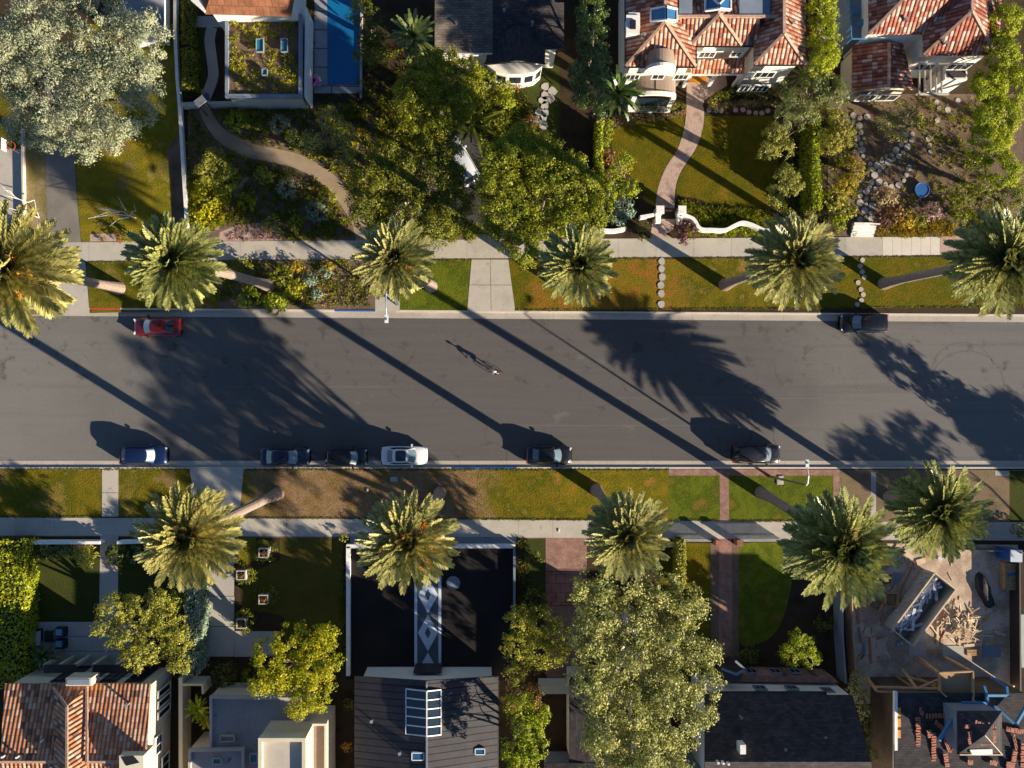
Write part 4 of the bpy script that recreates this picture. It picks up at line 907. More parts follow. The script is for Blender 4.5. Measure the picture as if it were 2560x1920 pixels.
tree('garden_tree', [(2530, 40, 50), (2525, 120, 48), (2500, 200, 55), (2520, 280, 62), (2495, 350, 62), (2530, 420, 48), (2480, 290, 40), (2560, 200, 60), (2460, 220, 28)], 8.0, (2500, 330), [LF['bright'], LF['yellow']], 'long bright green tree row along the right edge', leaf=.17, clump=.45, dens=2.0)
tree('garden_tree', [(2470, 460, 42), (2540, 480, 50), (2420, 480, 32), (2500, 530, 40)], 4.5, (2480, 490), [LF['green'], LF['dark']], 'low round green tree above the right-hand palm', leaf=.16, clump=.4)
tree('garden_tree', [(1945, 330, 32), (1925, 370, 28), (1965, 365, 28)], 5.6, (1950, 360), [LF['olive'], LF['pale']], 'small glossy tree right of the dark lawn, upper one', leaf=.16, clump=.35)
tree('garden_tree', [(1985, 450, 36), (1950, 480, 32), (1970, 430, 28)], 5.6, (1975, 465), [LF['olive'], LF['pale']], 'small glossy tree right of the dark lawn, lower one', leaf=.16, clump=.35)
tree('garden_tree', [(2115, 330, 40), (2100, 290, 34), (2085, 350, 32)], 4.0, (2110, 335), [LF['olive'], LF['amber']], 'small yellowish tree left of the round stepping stones', leaf=.16, clump=.35)
tree('garden_tree', [(2140, 420, 38), (2125, 455, 30)], 3.2, (2140, 435), [LF['amber'], LF['green']], 'rusty round bush tree beside the stone path', leaf=.13, clump=.3)
tree('olive_tree', [(2245, 290, 40), (2290, 280, 36), (2255, 330, 30), (2220, 300, 25)], 4.5, (2262, 310), [LF['olive'], LF['sage']], 'thin olive tree in the brown garden below the balcony', leaf=.13, dens=.45, clump=.35)
tree('garden_tree', [(1455, 550, 25), (1535, 440, 34), (1560, 400, 30), (1575, 460, 28), (1520, 480, 30)], 4.0, (1530, 470), [LF['bright'], LF['green']], 'lime green tree left of the pink path', leaf=.17, clump=.35)
tree('garden_tree', [(540, 400, 34), (510, 425, 34), (560, 440, 36), (525, 385, 22)], 3.6, (535, 430), [LF['olive'], LF['green']], 'small olive bush tree just right of the white boundary wall', leaf=.15, clump=.35)
tree('garden_tree', [(905, 20, 42), (925, 75, 42), (900, 110, 30), (940, 130, 34)], 6, (930, 90), [LF['dark'], LF['green']], 'dark bushy tree on the right edge of the pool', leaf=.17, clump=.45)
tree('pale_tree', [(820, 290, 34), (850, 330, 40), (780, 350, 32), (860, 380, 28), (740, 340, 28)], 5, (810, 350), [LF['olive'], LF['sage']], 'thin grey-green tree above the curved garden path', leaf=.15, dens=.6, clump=.35)
tree('garden_tree', [(1225, 190, 28), (1260, 215, 24), (1265, 250, 22)], 3, (1240, 215), [LF['bright'], LF['green']], 'lime green bush tree below the white bay window', leaf=.15, clump=.3)
# bottom yards
tree('garden_tree', [(275, 1530, 42), (345, 1530, 50), (400, 1555, 45), (300, 1600, 50), (370, 1610, 55), (430, 1600, 42), (330, 1650, 38), (440, 1655, 35), (400, 1500, 34), (245, 1575, 26)], 6.5, (350, 1570), [LF['olive'], LF['yellow'], LF['pale']], 'broad olive tree over the blue-grey patio, bottom left', leaf=.17, clump=.45)
tree('garden_tree', [(665, 1650, 48), (720, 1615, 50), (790, 1625, 48), (820, 1670, 34), (760, 1690, 62), (690, 1700, 48), (780, 1740, 52), (645, 1720, 34), (815, 1590, 28), (740, 1770, 35)], 7, (730, 1650), [LF['yellow'], LF['bright'], LF['amber']], 'bright yellow-green tree beside the flat grey roof', leaf=.18, clump=.45, dens=1.2)
tree('garden_tree', [(1300, 1560, 42), (1350, 1570, 50), (1395, 1590, 38), (1290, 1620, 40), (1350, 1640, 48), (1400, 1640, 30), (1290, 1690, 30)], 6.5, (1330, 1590), [LF['olive'], LF['yellow']], 'olive tree between the black forecourt and the brick driveway', leaf=.17, clump=.4)
tree('rusty_tree', [(1300, 1720, 34), (1330, 1750, 34), (1280, 1760, 26)], 4.5, (1310, 1720), [LF['rust'], LF['olive']], 'reddish bush tree right of the dark metal roof', leaf=.15, clump=.35, dens=.8)
tree('large_tree', [(1500, 1490, 62), (1580, 1470, 60), (1660, 1490, 62), (1730, 1530, 62), (1500, 1560, 68), (1600, 1570, 85), (1700, 1620, 85), (1775, 1640, 45), (1500, 1650, 70), (1590, 1680, 90), (1690, 1730, 85), (1520, 1760, 75), (1610, 1810, 95), (1710, 1830, 80), (1520, 1860, 62), (1620, 1910, 80), (1780, 1720, 40), (1770, 1800, 35), (1450, 1480, 30), (1550, 1990, 90), (1680, 1990, 85), (1600, 2080, 90), (1468, 1610, 45), (1470, 1710, 45), (1500, 1540, 55, -6), (1580, 1600, 75, -7), (1560, 1720, 75, -7), (1660, 1620, 60, -6.5), (1650, 1760, 75, -7), (1540, 1880, 70, -7), (1660, 1900, 80, -7)], 16.5, (1560, 1540), [LF['pale'], LF['olive']], 'enormous speckled olive tree in the bottom middle', leaf=.19, clump=.6, trunk=.5, bark='palebark', limbs=16, dens=1.1, aspect=.6, depth=.9)
tree('garden_tree', [(1300, 1780, 40), (1320, 1830, 48), (1300, 1890, 48), (1350, 1800, 30), (1340, 1880, 36), (1310, 1940, 45)], 8.8, (1300, 1800), [LF['bright'], LF['green']], 'bright green hedge-like tree right of the dark metal roof', leaf=.19, clump=.4, dens=1.2)
tree('garden_tree', [(1985, 1640, 34), (2015, 1620, 34), (2030, 1650, 30), (2000, 1600, 26)], 4, (1990, 1610), [LF['bright'], LF['yellow']], 'small bright green tree beside the dark shingle roof with white wall', leaf=.14, clump=.3)
tree('garden_tree', [(2150, 1740, 30), (2160, 1790, 28), (2150, 1700, 22)], 4, (2130, 1700), [LF['pale'], LF['dark']], 'thin speckled tree between the dark roofs, bottom right', leaf=.16, clump=.3, dens=.6)
tree('feathery_tree', [(2165, 1850, 28), (2175, 1890, 24)], 4, (2140, 1800), [LF['fan'], LF['olive']], 'feathery green tree below the thin speckled tree, bottom right', leaf=.26, aspect=.2, clump=.35)
# hedges
hedge('hedge', [(18, 1350), (18, 1480), (15, 1720)], 78, 2.6, [LF['bright'], LF['yellow']], 'wide leafy hedge on the left edge below the sidewalk', leaf=.15, dens=1.0)
hedge('hedge', [(1500, 300), (1498, 370), (1502, 450)], 14, 1.8, LF['bright'], 'narrow green hedge left of the front lawn')
hedge('hedge', [(2044, 290), (2040, 400), (2046, 520)], 18, 3.4, [LF['bright'], LF['green']], 'long clipped hedge between the two top right gardens')
hedge('hedge', [(476, 1440), (478, 1560), (474, 1690)], 26, 3.5, [LF['blue'], LF['sage']], 'grey-green hedge along the left side of the concrete drive', leaf=.13)
hedge('hedge', [(448, 1440), (446, 1520)], 34, 3.0, [LF['yellow'], LF['green']], 'dark yellowish hedge under the bottom left palm', leaf=.15)
hedge('hedge', [(1704, 1350), (1704, 1470)], 18, 2.0, [LF['olive'], LF['yellow']], 'olive hedge beside the shaded lawn right of the brick driveway')
hedge('hedge', [(470, 120), (472, 225)], 30, 1.2, [LF['green'], LF['yellow']], 'low green hedge inside the top of the white boundary wall')
hedge('hedge', [(468, 0), (468, 110)], 26, 1.2, [LF['green'], LF['dark']], 'low dark hedge beside the grey courtyard at the top')
for i, (x, y, r) in enumerate([(1596, 270, 12), (1613, 271, 12), (1630, 271, 12), (1648, 270, 12), (1666, 268, 12), (1684, 266, 12), (1702, 262, 13)]):
    shrub(x, y, r, .9, LF['green'], ('clipped ball shrub in the row below the white arched porch' ), leaf=.07, group='clipped ball shrubs below the arched porch', name='ball_shrub', clump=.15)
for i, (x, y, r) in enumerate([(1783, 250, 12), (1798, 238, 12), (1815, 240, 12), (1830, 232, 12), (1848, 230, 11), (1868, 234, 12), (1885, 232, 12), (1902, 234, 12), (1920, 234, 12), (1940, 234, 12)]):
    shrub(x, y, r, .9, LF['green'], 'clipped ball shrub in the row right of the pink path', leaf=.07, group='clipped ball shrubs right of the pink path', name='ball_shrub', clump=.15)
for i, (x, y, r) in enumerate([(1522, 310, 13), (1521, 328, 13), (1518, 348, 12), (1514, 362, 10)]):
    shrub(x, y, r, .9, LF['bright'], 'small ball shrub at the left end of the front lawn', leaf=.08, group='ball shrubs at the left end of the lawn', name='ball_shrub', clump=.15)
S = [
 (1525, 395, 22, 1.6, 'rust', 'reddish shrub left of the curved front lawn, upper one', .14), (1545, 425, 20, 1.4, 'pink', 'pink flowering shrub left of the curved front lawn', .12), (1520, 450, 22, 1.6, 'maroon', 'dark red shrub above the lime green tree', .14),
 (1560, 520, 30, 1.6, 'blue', 'blue-green spiky shrub at the low white garden wall', .2), (1545, 545, 26, 1.4, 'blue', 'smaller blue-green spiky shrub touching the low white wall', .2),
 (1712, 580, 30, 1.5, 'maroon', 'dark purple shrub right of the garden gate', .16), (1610, 580, 22, 1.2, 'dark', 'dark shrub left of the garden gate', .14),
 (2205, 555, 24, 1.1, 'maroon', 'purplish shrub right of the white steps', .12), (2238, 535, 26, 1.3, 'rust', 'brown twiggy shrub beside the stone path', .14), (2270, 545, 24, 1.1, 'amber', 'yellow shrub in the front border of the brown garden', .12), (2332, 528, 26, 1.3, 'pink', 'pink blossoming shrub in the front border', .12), (2300, 550, 22, 1.0, 'green', 'green shrub left of the pink blossoming shrub', .12),
 (2215, 490, 32, 1.2, 'straw', 'straw coloured grassy shrub beside the stone path', .2), (2120, 525, 26, 1.2, 'olive', 'olive shrub left of the white steps', .13), (2395, 540, 30, 1.6, 'green', 'round green shrub right of the pink blossoming shrub', .14), (2085, 500, 34, 1.6, 'olive', 'broad olive shrub above the right middle palm', .15), (2100, 555, 22, 1.1, 'bright', 'lime shrub beside the white steps', .13),
 (300, 592, 16, 1.1, 'rust', 'pinkish shrub in the gravel bed left of the palm', .1), (325, 592, 18, 1.2, 'olive', 'olive shrub in the gravel bed next to the palm fronds', .1), (258, 598, 7, .5, 'dark', 'tiny dark shrub alone in the pink gravel bed', .07),
 (410, 105, 16, 1.4, 'green', 'round green shrub beside the grey roof, top left', .11),
 (590, 300, 30, 1.3, 'bright', 'lime shrub above the curved garden path, left one', .14), (640, 300, 26, 1.2, 'green', 'green shrub above the curved garden path', .14), (700, 310, 26, 1.2, 'sage', 'grey shrub above the curved garden path', .12), (520, 490, 34, 1.3, 'yellow', 'yellow-green shrub mass near the white wall', .15), (500, 540, 30, 1.1, 'yellow', 'yellow-green shrub low beside the white wall', .15), (560, 480, 22, .9, 'bright', 'lime shrub left of the narrow dirt path', .13), (620, 500, 26, 1.1, 'yellow', 'yellow shrub right of the narrow dirt path', .14), (660, 440, 26, 1.2, 'olive', 'olive shrub in the middle of the planted garden', .13), (720, 470, 28, 1.0, 'sage', 'silvery shrub in the middle of the planted garden', .12), (790, 530, 28, .9, 'blue', 'blue-grey shrub in the right of the planted garden', .12), (680, 560, 24, .9, 'olive', 'olive shrub near the front of the planted garden', .13), (740, 550, 26, 1.0, 'green', 'green shrub near the front of the planted garden', .13), (820, 490, 24, 1.0, 'green', 'green shrub left of the curved path bend', .13),
 (605, 665, 26, 1.3, 'green', 'green shrub above the fallen-looking pink palm trunk', .14), (620, 745, 30, 1.2, 'bright', 'lime shrub below the pink palm trunk', .15), (700, 690, 32, 1.3, 'green', 'green shrub right of the pink palm trunk', .15), (690, 755, 34, 1.2, 'bright', 'large lime shrub at the kerb edge of the planted verge', .16), (735, 720, 28, 1.2, 'yellow', 'yellow-green shrub in the middle of the planted verge', .15), (775, 700, 18, .6, 'blue', 'blue agave-like clump in the planted verge', .16), (790, 735, 16, .5, 'blue', 'lower blue agave-like clump in the planted verge', .16), (815, 680, 18, .6, 'blue', 'upper blue agave-like clump in the planted verge', .16), (740, 665, 18, .8, 'amber', 'amber shrub along the sidewalk in the planted verge', .12), (820, 665, 18, .8, 'amber', 'second amber shrub along the sidewalk in the planted verge', .12),
 (1100, 345, 20, 1.4, 'amber', 'yellow flowering shrub near the white car bonnet', .13), (1235, 300, 24, 1.3, 'dark', 'dark shrub in the shaded garden beside the flagstones', .14), (1330, 310, 22, 1.5, 'rust', 'pinkish twiggy shrub above the big bushy tree', .14), (1290, 205, 24, 1.3, 'rust', 'reddish shrub below the white bay window', .12), (1190, 575, 24, 1.2, 'green', 'green shrub above the sidewalk left of the drive', .13), (1110, 590, 26, 1.0, 'green', 'green shrub above the sidewalk by the dark tree', .13),
 (212, 1388, 30, 1.8, 'olive', 'leafy plant behind the white garden wall, bottom left', .2), (155, 1380, 26, 1.4, 'fan', 'broad-leaved plant along the white garden wall', .26), (105, 1380, 24, 1.4, 'fan', 'strap-leaved plant near the wide hedge', .26), (290, 1385, 28, 1.4, 'dark', 'dark plant right of the garden path entry', .18), (340, 1385, 26, 1.4, 'fan', 'broad-leaved plant left of the bottom left palm', .24),
 (860, 1345, 12, .9, 'olive', 'small shrub at the corner of the black forecourt', .1), (1335, 1400, 22, 1.2, 'dark', 'dark shrub between forecourt and brick driveway', .13), (1340, 1500, 30, 1.5, 'dark', 'shaded shrub above the olive tree', .15), (1470, 1730, 26, 1.4, 'dark', 'dark shrub under the enormous tree', .15),
 (560, 1690, 34, 2.0, 'dark', 'dark shrub below the concrete drive', .15), (625, 1690, 24, 1.8, 'green', 'green shrub left of the bright yellow-green tree', .14), (870, 1760, 14, 1.2, 'green', 'narrow shrub left of the dark metal roof', .12), (866, 1870, 14, 1.2, 'flower', 'red flowering shrub left of the dark metal roof', .11),
 (1950, 1700, 26, 1.3, 'dark', 'dark shrub above the white wall of the shingle house', .14), (1870, 1640, 28, 1.2, 'dark', 'shaded shrub at the end of the brick path', .14), (2060, 1560, 26, 1.3, 'dark', 'shaded shrub beside the right boundary wall', .14), (2545, 1325, 20, 1.2, 'dark', 'dark shrub at the right end of the lower sidewalk', .14),
 (2440, 400, 30, 1.6, 'dark', 'dark shaded shrub below the right tree row', .15), (2180, 245, 26, 1.3, 'dark', 'dark shrub under the lower tiled roof', .15), (1950, 215, 24, 1.5, 'fan', 'spiky plant at the corner of the white house wall', .25),
]
for x, y, r, h, mt, lb, lf in S:
    shrub(x, y, r, h, LF[mt], lb, leaf=lf, aspect=.28 if lf > .19 or mt in ('blue', 'sage') else .5, dens=.9)
rosette(1035, 95, 4.2, 46, 2.7, LF['fan'], 'large dark strap-leaved palm beside the brown shingle roof', cat='palm', w=.075)
rosette(1545, 235, 3.6, 34, 2.6, LF['deep'], 'dark fan palm touching the white arched porch', cat='palm', w=.07)
rosette(1180, 310, 3.0, 12, 3.4, LF['dark'], 'sparse dark palm with long fronds above the white car', cat='palm', w=.05)
rosette(108, 1640, 1.6, 22, 1.5, LF['deep'], 'dark fan palm on the patio corner', cat='palm', w=.09)
rosette(496, 1770, 2.2, 26, 1.3, LF['bright'], 'bright fan palm beside the flat-roofed house', cat='palm', w=.10)
rosette(515, 1800, 1.6, 18, 1.0, LF['yellow'], 'small yellowish fan palm below the bright fan palm', cat='palm', w=.10)
rosette(2010, 190, 3.2, 26, 2.0, LF['fan'], 'feathery palm between the white house and the low tiled roof', cat='palm', w=.06)
# ground covers
cover('ground_cover', [(470, 262), (1000, 262), (1000, 600), (706, 600), (690, 560), (600, 560), (545, 575), (470, 600)], 1700, .5, .15, [LF['green'], LF['olive'], LF['yellow'], LF['rust']], 'mixed low planting of the native garden', avoid=[ribbon(gp, 44), ribbon([(618, 440), (565, 510), (541, 575)], 18)])
cover('ground_cover', [(475, 450), (600, 440), (560, 560), (475, 585)], 260, .5, .16, [LF['yellow'], LF['green']], 'yellow-green low planting by the white wall')
cover('succulents', [(600, 562), (700, 558), (704, 600), (560, 602)], 140, .16, .10, [LF['pink'], LF['sage'], LF['straw']], 'pale pinkish succulents at the sidewalk', cat='succulents', tuft=.18)
cover('ground_cover', [(548, 656), (936, 653), (936, 765), (548, 766)], 480, .32, .13, [LF['green'], LF['olive'], LF['yellow'], LF['straw']], 'patchy low planting of the verge')
cover('ground_cover', [(750, 690), (935, 670), (935, 765), (750, 765)], 200, .2, .10, [LF['straw'], LF['pink'], LF['dark']], 'pale dry low planting of the verge', tuft=.22)
cover('ground_cover', [(1720, 548), (1910, 545), (1930, 590), (1720, 590)], 230, .4, .12, [LF['bright'], LF['green'], LF['rust']], 'low plants in front of the wavy white wall')
cover('ground_cover', [(1700, 505), (1790, 520), (1930, 525), (1930, 556), (1850, 550), (1760, 560), (1700, 530)], 260, .5, .13, [LF['green'], LF['dark'], LF['bright']], 'low plants behind the wavy white wall')
cover('ground_cover', [(2190, 560), (2390, 556), (2390, 590), (2190, 591)], 230, .35, .11, [LF['amber'], LF['rust'], LF['green']], 'orange and green border along the bright sidewalk')
cover('ground_cover', [(1530, 290), (1700, 282), (1714, 275), (1714, 286), (1620, 300), (1535, 318)], 110, .3, .13, [LF['straw'], LF['bright'], LF['rust']], 'grassy border of the curved front lawn')
cover('ground_cover', [(1765, 262), (1960, 246), (1960, 258), (1770, 274)], 80, .3, .13, [LF['straw'], LF['bright']], 'pale grassy border right of the pink path')
cover('ground_cover', [(1940, 380), (2070, 250), (2150, 400), (2140, 590), (1930, 590)], 330, .5, .15, [LF['green'], LF['olive'], LF['dark']], 'shaded low planting between the top right gardens')
cover('ground_cover', [(905, 120), (1100, 120), (1100, 330), (1000, 400), (880, 300)], 260, .5, .16, [LF['dark'], LF['rust'], LF['olive']], 'shaded low planting beside the pool')
cover('ground_cover', [(1010, 560), (1190, 560), (1190, 602), (950, 604)], 160, .4, .13, [LF['green'], LF['bright']], 'green low planting along the upper sidewalk')
cover('ground_cover', [(1190, 180), (1310, 180), (1330, 300), (1200, 330)], 150, .4, .14, [LF['dark'], LF['green'], LF['rust']], 'shaded low planting beside the flagstone path')
cover('ground_cover', [(1300, 1345), (1320, 1345), (1330, 1600), (1296, 1600)], 90, .4, .14, [LF['dark'], LF['rust']], 'shaded low planting right of the black forecourt')
cover('ground_cover', [(2410, 540), (2560, 540), (2560, 590), (2410, 590)], 110, .4, .14, [LF['green'], LF['dark']], 'low planting above the upper sidewalk at the right edge')
cover('ground_cover', [(2250, 245), (2470, 245), (2470, 560), (2330, 556), (2340, 420)], 200, .5, .14, [LF['green'], LF['olive'], LF['dark']], 'green low plants on the right side of the brown stone garden', tuft=.35)
cover('ground_cover', [(940, 250), (1300, 250), (1420, 600), (1000, 600)], 420, 1.3, .2, [LF['green'], LF['dark'], LF['olive']], 'dense undergrowth between the top centre trees', tuft=.6, avoid=[[(1050, 320), (1190, 320), (1260, 440), (1260, 610), (1160, 610), (1100, 460)]])
cover('ground_cover', [(2095, 245), (2440, 245), (2440, 560), (2190, 556), (2095, 560)], 260, .35, .12, [LF['olive'], LF['rust'], LF['straw']], 'scattered low plants in the brown stone garden', tuft=.22)
cover('ground_cover', [(760, 0), (785, 0), (785, 180), (760, 180)], 70, .4, .13, [LF['dark'], LF['rust']], 'narrow low planting between the green roof and the pool')
cover('ground_cover', [(855, 1345), (864, 1345), (864, 1680), (850, 1680)], 60, .3, .12, [LF['dark'], LF['olive']], 'narrow low planting left of the black forecourt')

def grass_edge(x0, x1, y0, y1, n, label, mat='lawnmix'):
    x = np.random.uniform(x0, x1, n); y = y0 + (y1 - y0) * (x - x0) / (x1 - x0) + np.random.normal(0, 1.1, n)
    b = np.array([P(a, c, .02)[:] for a, c in zip(x, y)]); k = 5; B = np.repeat(b, k, 0); d = rnd_dirs(n * k); d[:, 2] = abs(d[:, 2]) * .6
    o = quads('grass', [LF['grass'], LF['straw']], B + d * .06, d * .075, np.cross(d, rnd_dirs(n * k)) * .03, None, P((x0 + x1) / 2, (y0 + y1) / 2, 0)); tag(o, label, 'grass', kind='stuff')
for a in ((225, 545, 655.5, 653, 350, 'ragged grass along the upper sidewalk, left end'), (1000, 1178, 650, 649.5, 220, 'ragged grass along the upper sidewalk, left of the driveway apron'), (1273, 2560, 648.5, 639, 1300, 'ragged grass along the upper sidewalk, right of the driveway apron'), (1288, 2560, 775, 766, 1100, 'ragged grass along the upper kerb'),
          (0, 254, 1291, 1292, 300, 'ragged grass along the lower sidewalk, far left'), (297, 486, 1291.5, 1292, 220, 'ragged grass along the lower sidewalk, left of the drive'), (600, 1798, 1294, 1301, 1400, 'ragged grass along the lower sidewalk, middle'), (1824, 2083, 1302, 1303, 300, 'ragged grass along the lower sidewalk, right of the brick path'),
          (0, 474, 1173, 1173, 450, 'ragged grass along the lower kerb, left'), (609, 1672, 1173.5, 1174.5, 1100, 'ragged grass along the lower kerb, middle')): grass_edge(*a)

# ================================================================== BUILDINGS
def house(px, py, label, cat='house', name='house'):
    return empty(name, P(px, py, 0), label, cat)
def win(root, a, b, z0, z1, ze, **k):
    """a, b measured at height ze; rebuilt at the same plan position"""
    A, B = P(*a, ze), P(*b, ze); d = (B - A).normalized(); n = Vector((-d.y, d.x, 0))
    if n.dot(-A) < 0: n = -n
    L = (B - A).length; mid = (A + B) / 2 + n * k.get('out', .05); zc = (z0 + z1) / 2; ang = math.atan2(d.y, d.x); m = MB(); t = .09
    for s in (-1, 1): m.box((mid.x + d.x * s * (L / 2), mid.y + d.y * s * (L / 2), zc), (t, .14, z1 - z0 + t), ang)
    for zz in (z0, z1): m.box((mid.x, mid.y, zz), (L - t, .14, t), ang)
    for j in range(1, k.get('mull', 1) + 1):
        o = -L / 2 + L * j / (k.get('mull', 1) + 1); m.box((mid.x + d.x * o, mid.y + d.y * o, zc), (.045, .12, z1 - z0 - t), ang)
    f = m.build(k.get('name', 'window'), MT[k.get('frame', 'white')], root)
    m = MB(); m.box((mid.x, mid.y, zc), (L - t, .05, z1 - z0 - t), ang); m.build('pane', MT[k.get('glass', 'glass')], f); return f

# ---- tiled house with the arched porch (top)
h = house(1780, 160, 'white two-storey house with pink and terracotta tiled hip roofs and an arched porch')
E0 = 6.3
walls(h, [(1564, 166), (1739, 166), (1739, -90), (1564, -90)], E0, MT['stucco'], .4)
walls(h, [(1705, 114), (1895, 114), (1895, -90), (1705, -90)], E0, MT['stucco'], .38)
walls(h, [(1885, 161), (2013, 161), (2015, -90), (1885, -90)], E0, MT['stucco'], .4)
r1 = roof(h, [[(1564, 166, E0), (1739, 166, E0), (1663, 54, 8.2)], [(1564, 166, E0), (1663, 54, 8.2), (1663, -90, 8.2), (1564, -90, E0)], [(1739, 166, E0), (1663, 54, 8.2), (1663, -90, 8.2), (1739, -90, E0)],
             [(1725, 114, E0 + .02), (1853, 114, E0 + .02), (1798, 36, 7.8)], [(1725, 114, E0 + .02), (1798, 36, 7.8), (1798, -90, 7.8), (1725, -90, E0 + .02)], [(1853, 114, E0 + .02), (1798, 36, 7.8), (1798, -90, 7.8), (1853, -90, E0 + .02)],
             [(1700, 114, E0 - .02), (1900, 114, E0 - .02), (1900, 42, 7.45), (1700, 42, 7.45)], [(1700, 42, 7.45), (1900, 42, 7.45), (1900, -30, E0), (1700, -30, E0)],
             [(1885, 161, E0 + .01), (2013, 161, E0 + .01), (1960, 84, 8.0)], [(1885, 161, E0 + .01), (1960, 84, 8.0), (1960, -90, 8.0), (1885, -90, E0 + .01)], [(2013, 161, E0 + .01), (1960, 84, 8.0), (1960, -90, 8.0), (2016, -90, E0 + .01)]], MT['tileA'])
ridges(r1, [((1564, 166, E0), (1663, 54, 8.2)), ((1739, 166, E0), (1663, 54, 8.2)), ((1663, 54, 8.2), (1663, -90, 8.2)), ((1725, 114, E0), (1798, 36, 7.8)), ((1853, 114, E0), (1798, 36, 7.8)), ((1798, 36, 7.8), (1798, -90, 7.8)), ((1693, 42, 7.45), (1945, 42, 7.45)), ((1885, 161, E0), (1960, 84, 8)), ((2013, 161, E0), (1960, 84, 8)), ((1960, 84, 8), (1960, -90, 8))], MT['ridge'])
m = MB()
for a, b in (((1564, 168), (1739, 168)), ((1725, 116), (1886, 116)), ((1885, 163), (2014, 163)), ((1563, 168), (1563, -90)), ((1886, 116), (1886, 163)), ((1740, 166), (1740, 116))): m.bar(P(*a, E0 - .06), P(*b, E0 - .06), .13)
m.build('gutter_rail', MT['black'], r1)
for (x0, x1, xm, y0, y1, ym, zz, zr) in ((1627, 1692, 1665, 24, 55, 17, 7.45, 8.3), (1763, 1827, 1798, -20, 27, 12, 7.35, 8.0)):
    for a, b in ((x0, xm), (xm, x1)):
        za, zb = (zz, zr) if a == x0 else (zr, zz); ya0, ya1 = ((y0, y1) if a == x0 else (ym, y1 - 5)); yb0, yb1 = ((ym, y1 - 5) if a == x0 else (y0, y1 - 2))
        m = MB(); q = [P(a, ya0, za + .2), P(b, yb0, zb + .2), P(b, yb1, zb + .2), P(a, ya1, za + .2)]
        for i in range(4): m.bar(q[i], q[(i + 1) % 4], .13, .3)
        f = m.build('skylight', MT['whitemetal'], r1); m = MB(); m.face(q); m.build('pane', MT['blueglass'], f)
m = MB(); m.box(tuple(P(1582, 62, 7.6)[:2]) + (7.4,), (1.0, 1.5, 1.9)); m.box(tuple(P(1582, 62, 8.4)[:2]) + (8.42,), (1.2, 1.7, .14)); ch_ = m.build('chimney', MT['stucco'], r1)
m = MB(); m.box(tuple(P(1582, 62, 8.5)[:2]) + (8.56,), (.5, .8, .14)); m.build('chimney_cap', MT['black'], ch_)
for x0, x1, y1 in ((1698, 1731, 38), (1849, 1925, 37)):
    m = MB(); m.prism([tuple(P(x, y, 7.5)[:2]) for x, y in ((x0, -60), (x1, -60), (x1, y1), (x0, y1))], 6.6, 7.5); m.build('roof_terrace', MT['bluegrey'], h)
rl = roof(h, [[(1743, 150, 4.2), (1862, 144, 4.2), (1861, 184, 3.1), (1724, 185, 3.1)]], MT['tileA'], 'porch_roof')
m = MB(); m.bar(P(1723, 187, 3.0), P(1862, 186, 3.0), .16); m.build('porch_beam', MT['stucco'], h)
for x in (1728, 1792, 1856):
    m = MB(); p = P(x, 184, 3); m.box((p.x, p.y, 1.45), (.28, .28, 2.9)); m.build('column', MT['stucco'], h)
win(h, (1755, 122), (1795, 122), 4.7, 5.8, E0, glass='glass', mull=2); win(h, (1836, 122), (1862, 122), 4.8, 5.8, E0)
win(h, (1572, 173), (1606, 173), 4.2, 5.3, E0, mull=2); win(h, (1695, 173), (1730, 173), 4.2, 5.3, E0, mull=2); win(h, (1900, 168), (1950, 168), 4.2, 5.4, E0, mull=2); win(h, (1890, 168), (1915, 168), .8, 2.3, E0); win(h, (1925, 168), (1965, 168), .8, 2.3, E0, mull=2)
for x in (1589, 1713):
    m = MB(); p = P(x, 178, 3.9); m.box((p.x, p.y, 3.9), (1.2, .5, .16)); bx = m.build('balconette', MT['stucco'], h)
    m = MB(); m.box((p.x, p.y, 4.03), (1.0, .35, .12)); m.build('window_planting', LF['rust'], bx)
# arched parapet with barrel roof over the left wing
m = MB(); A = P(1618, 168, 7.0); B = P(1690, 168, 7.0); yb = P(1650, 122, 7.4).y; n = 14; xc = (A.x + B.x) / 2; R = (B.x - A.x) / 2
arc = [(xc - R * math.cos(math.pi * i / n), 6.3 + 1.25 * math.sin(math.pi * i / n)) for i in range(n + 1)]
for i in range(n):
    (x0, z0), (x1, z1) = arc[i], arc[i + 1]; m.face([(x0, A.y, z0), (x1, A.y, z1), (x1, yb, z1), (x0, yb, z0)])
m.build('vault_roof', MT['brownvault'], h)
m = MB(); big = [(xc + (x - xc) * 1.07, 6.3 + (z - 6.3) * 1.16) for x, z in arc]
for i in range(n):
    m.face([(*[big[i][0]], A.y - .12, big[i][1]), (big[i + 1][0], A.y - .12, big[i + 1][1]), (big[i + 1][0], A.y + .18, big[i + 1][1]), (big[i][0], A.y + .18, big[i][1])])
    m.face([(big[i][0], A.y - .12, 5.6), (big[i + 1][0], A.y - .12, 5.6), (big[i + 1][0], A.y - .12, big[i + 1][1]), (big[i][0], A.y - .12, big[i][1])])
    m.face([(arc[i][0], A.y + .18, arc[i][1]), (arc[i + 1][0], A.y + .18, arc[i + 1][1]), (big[i + 1][0], A.y + .18, big[i + 1][1]), (big[i][0], A.y + .18, big[i][1])])
m.build('arched_parapet', MT['stucco'], h)
win(h, (1638, 169), (1668, 169), 4.4, 6.0, E0, out=.25, mull=1)
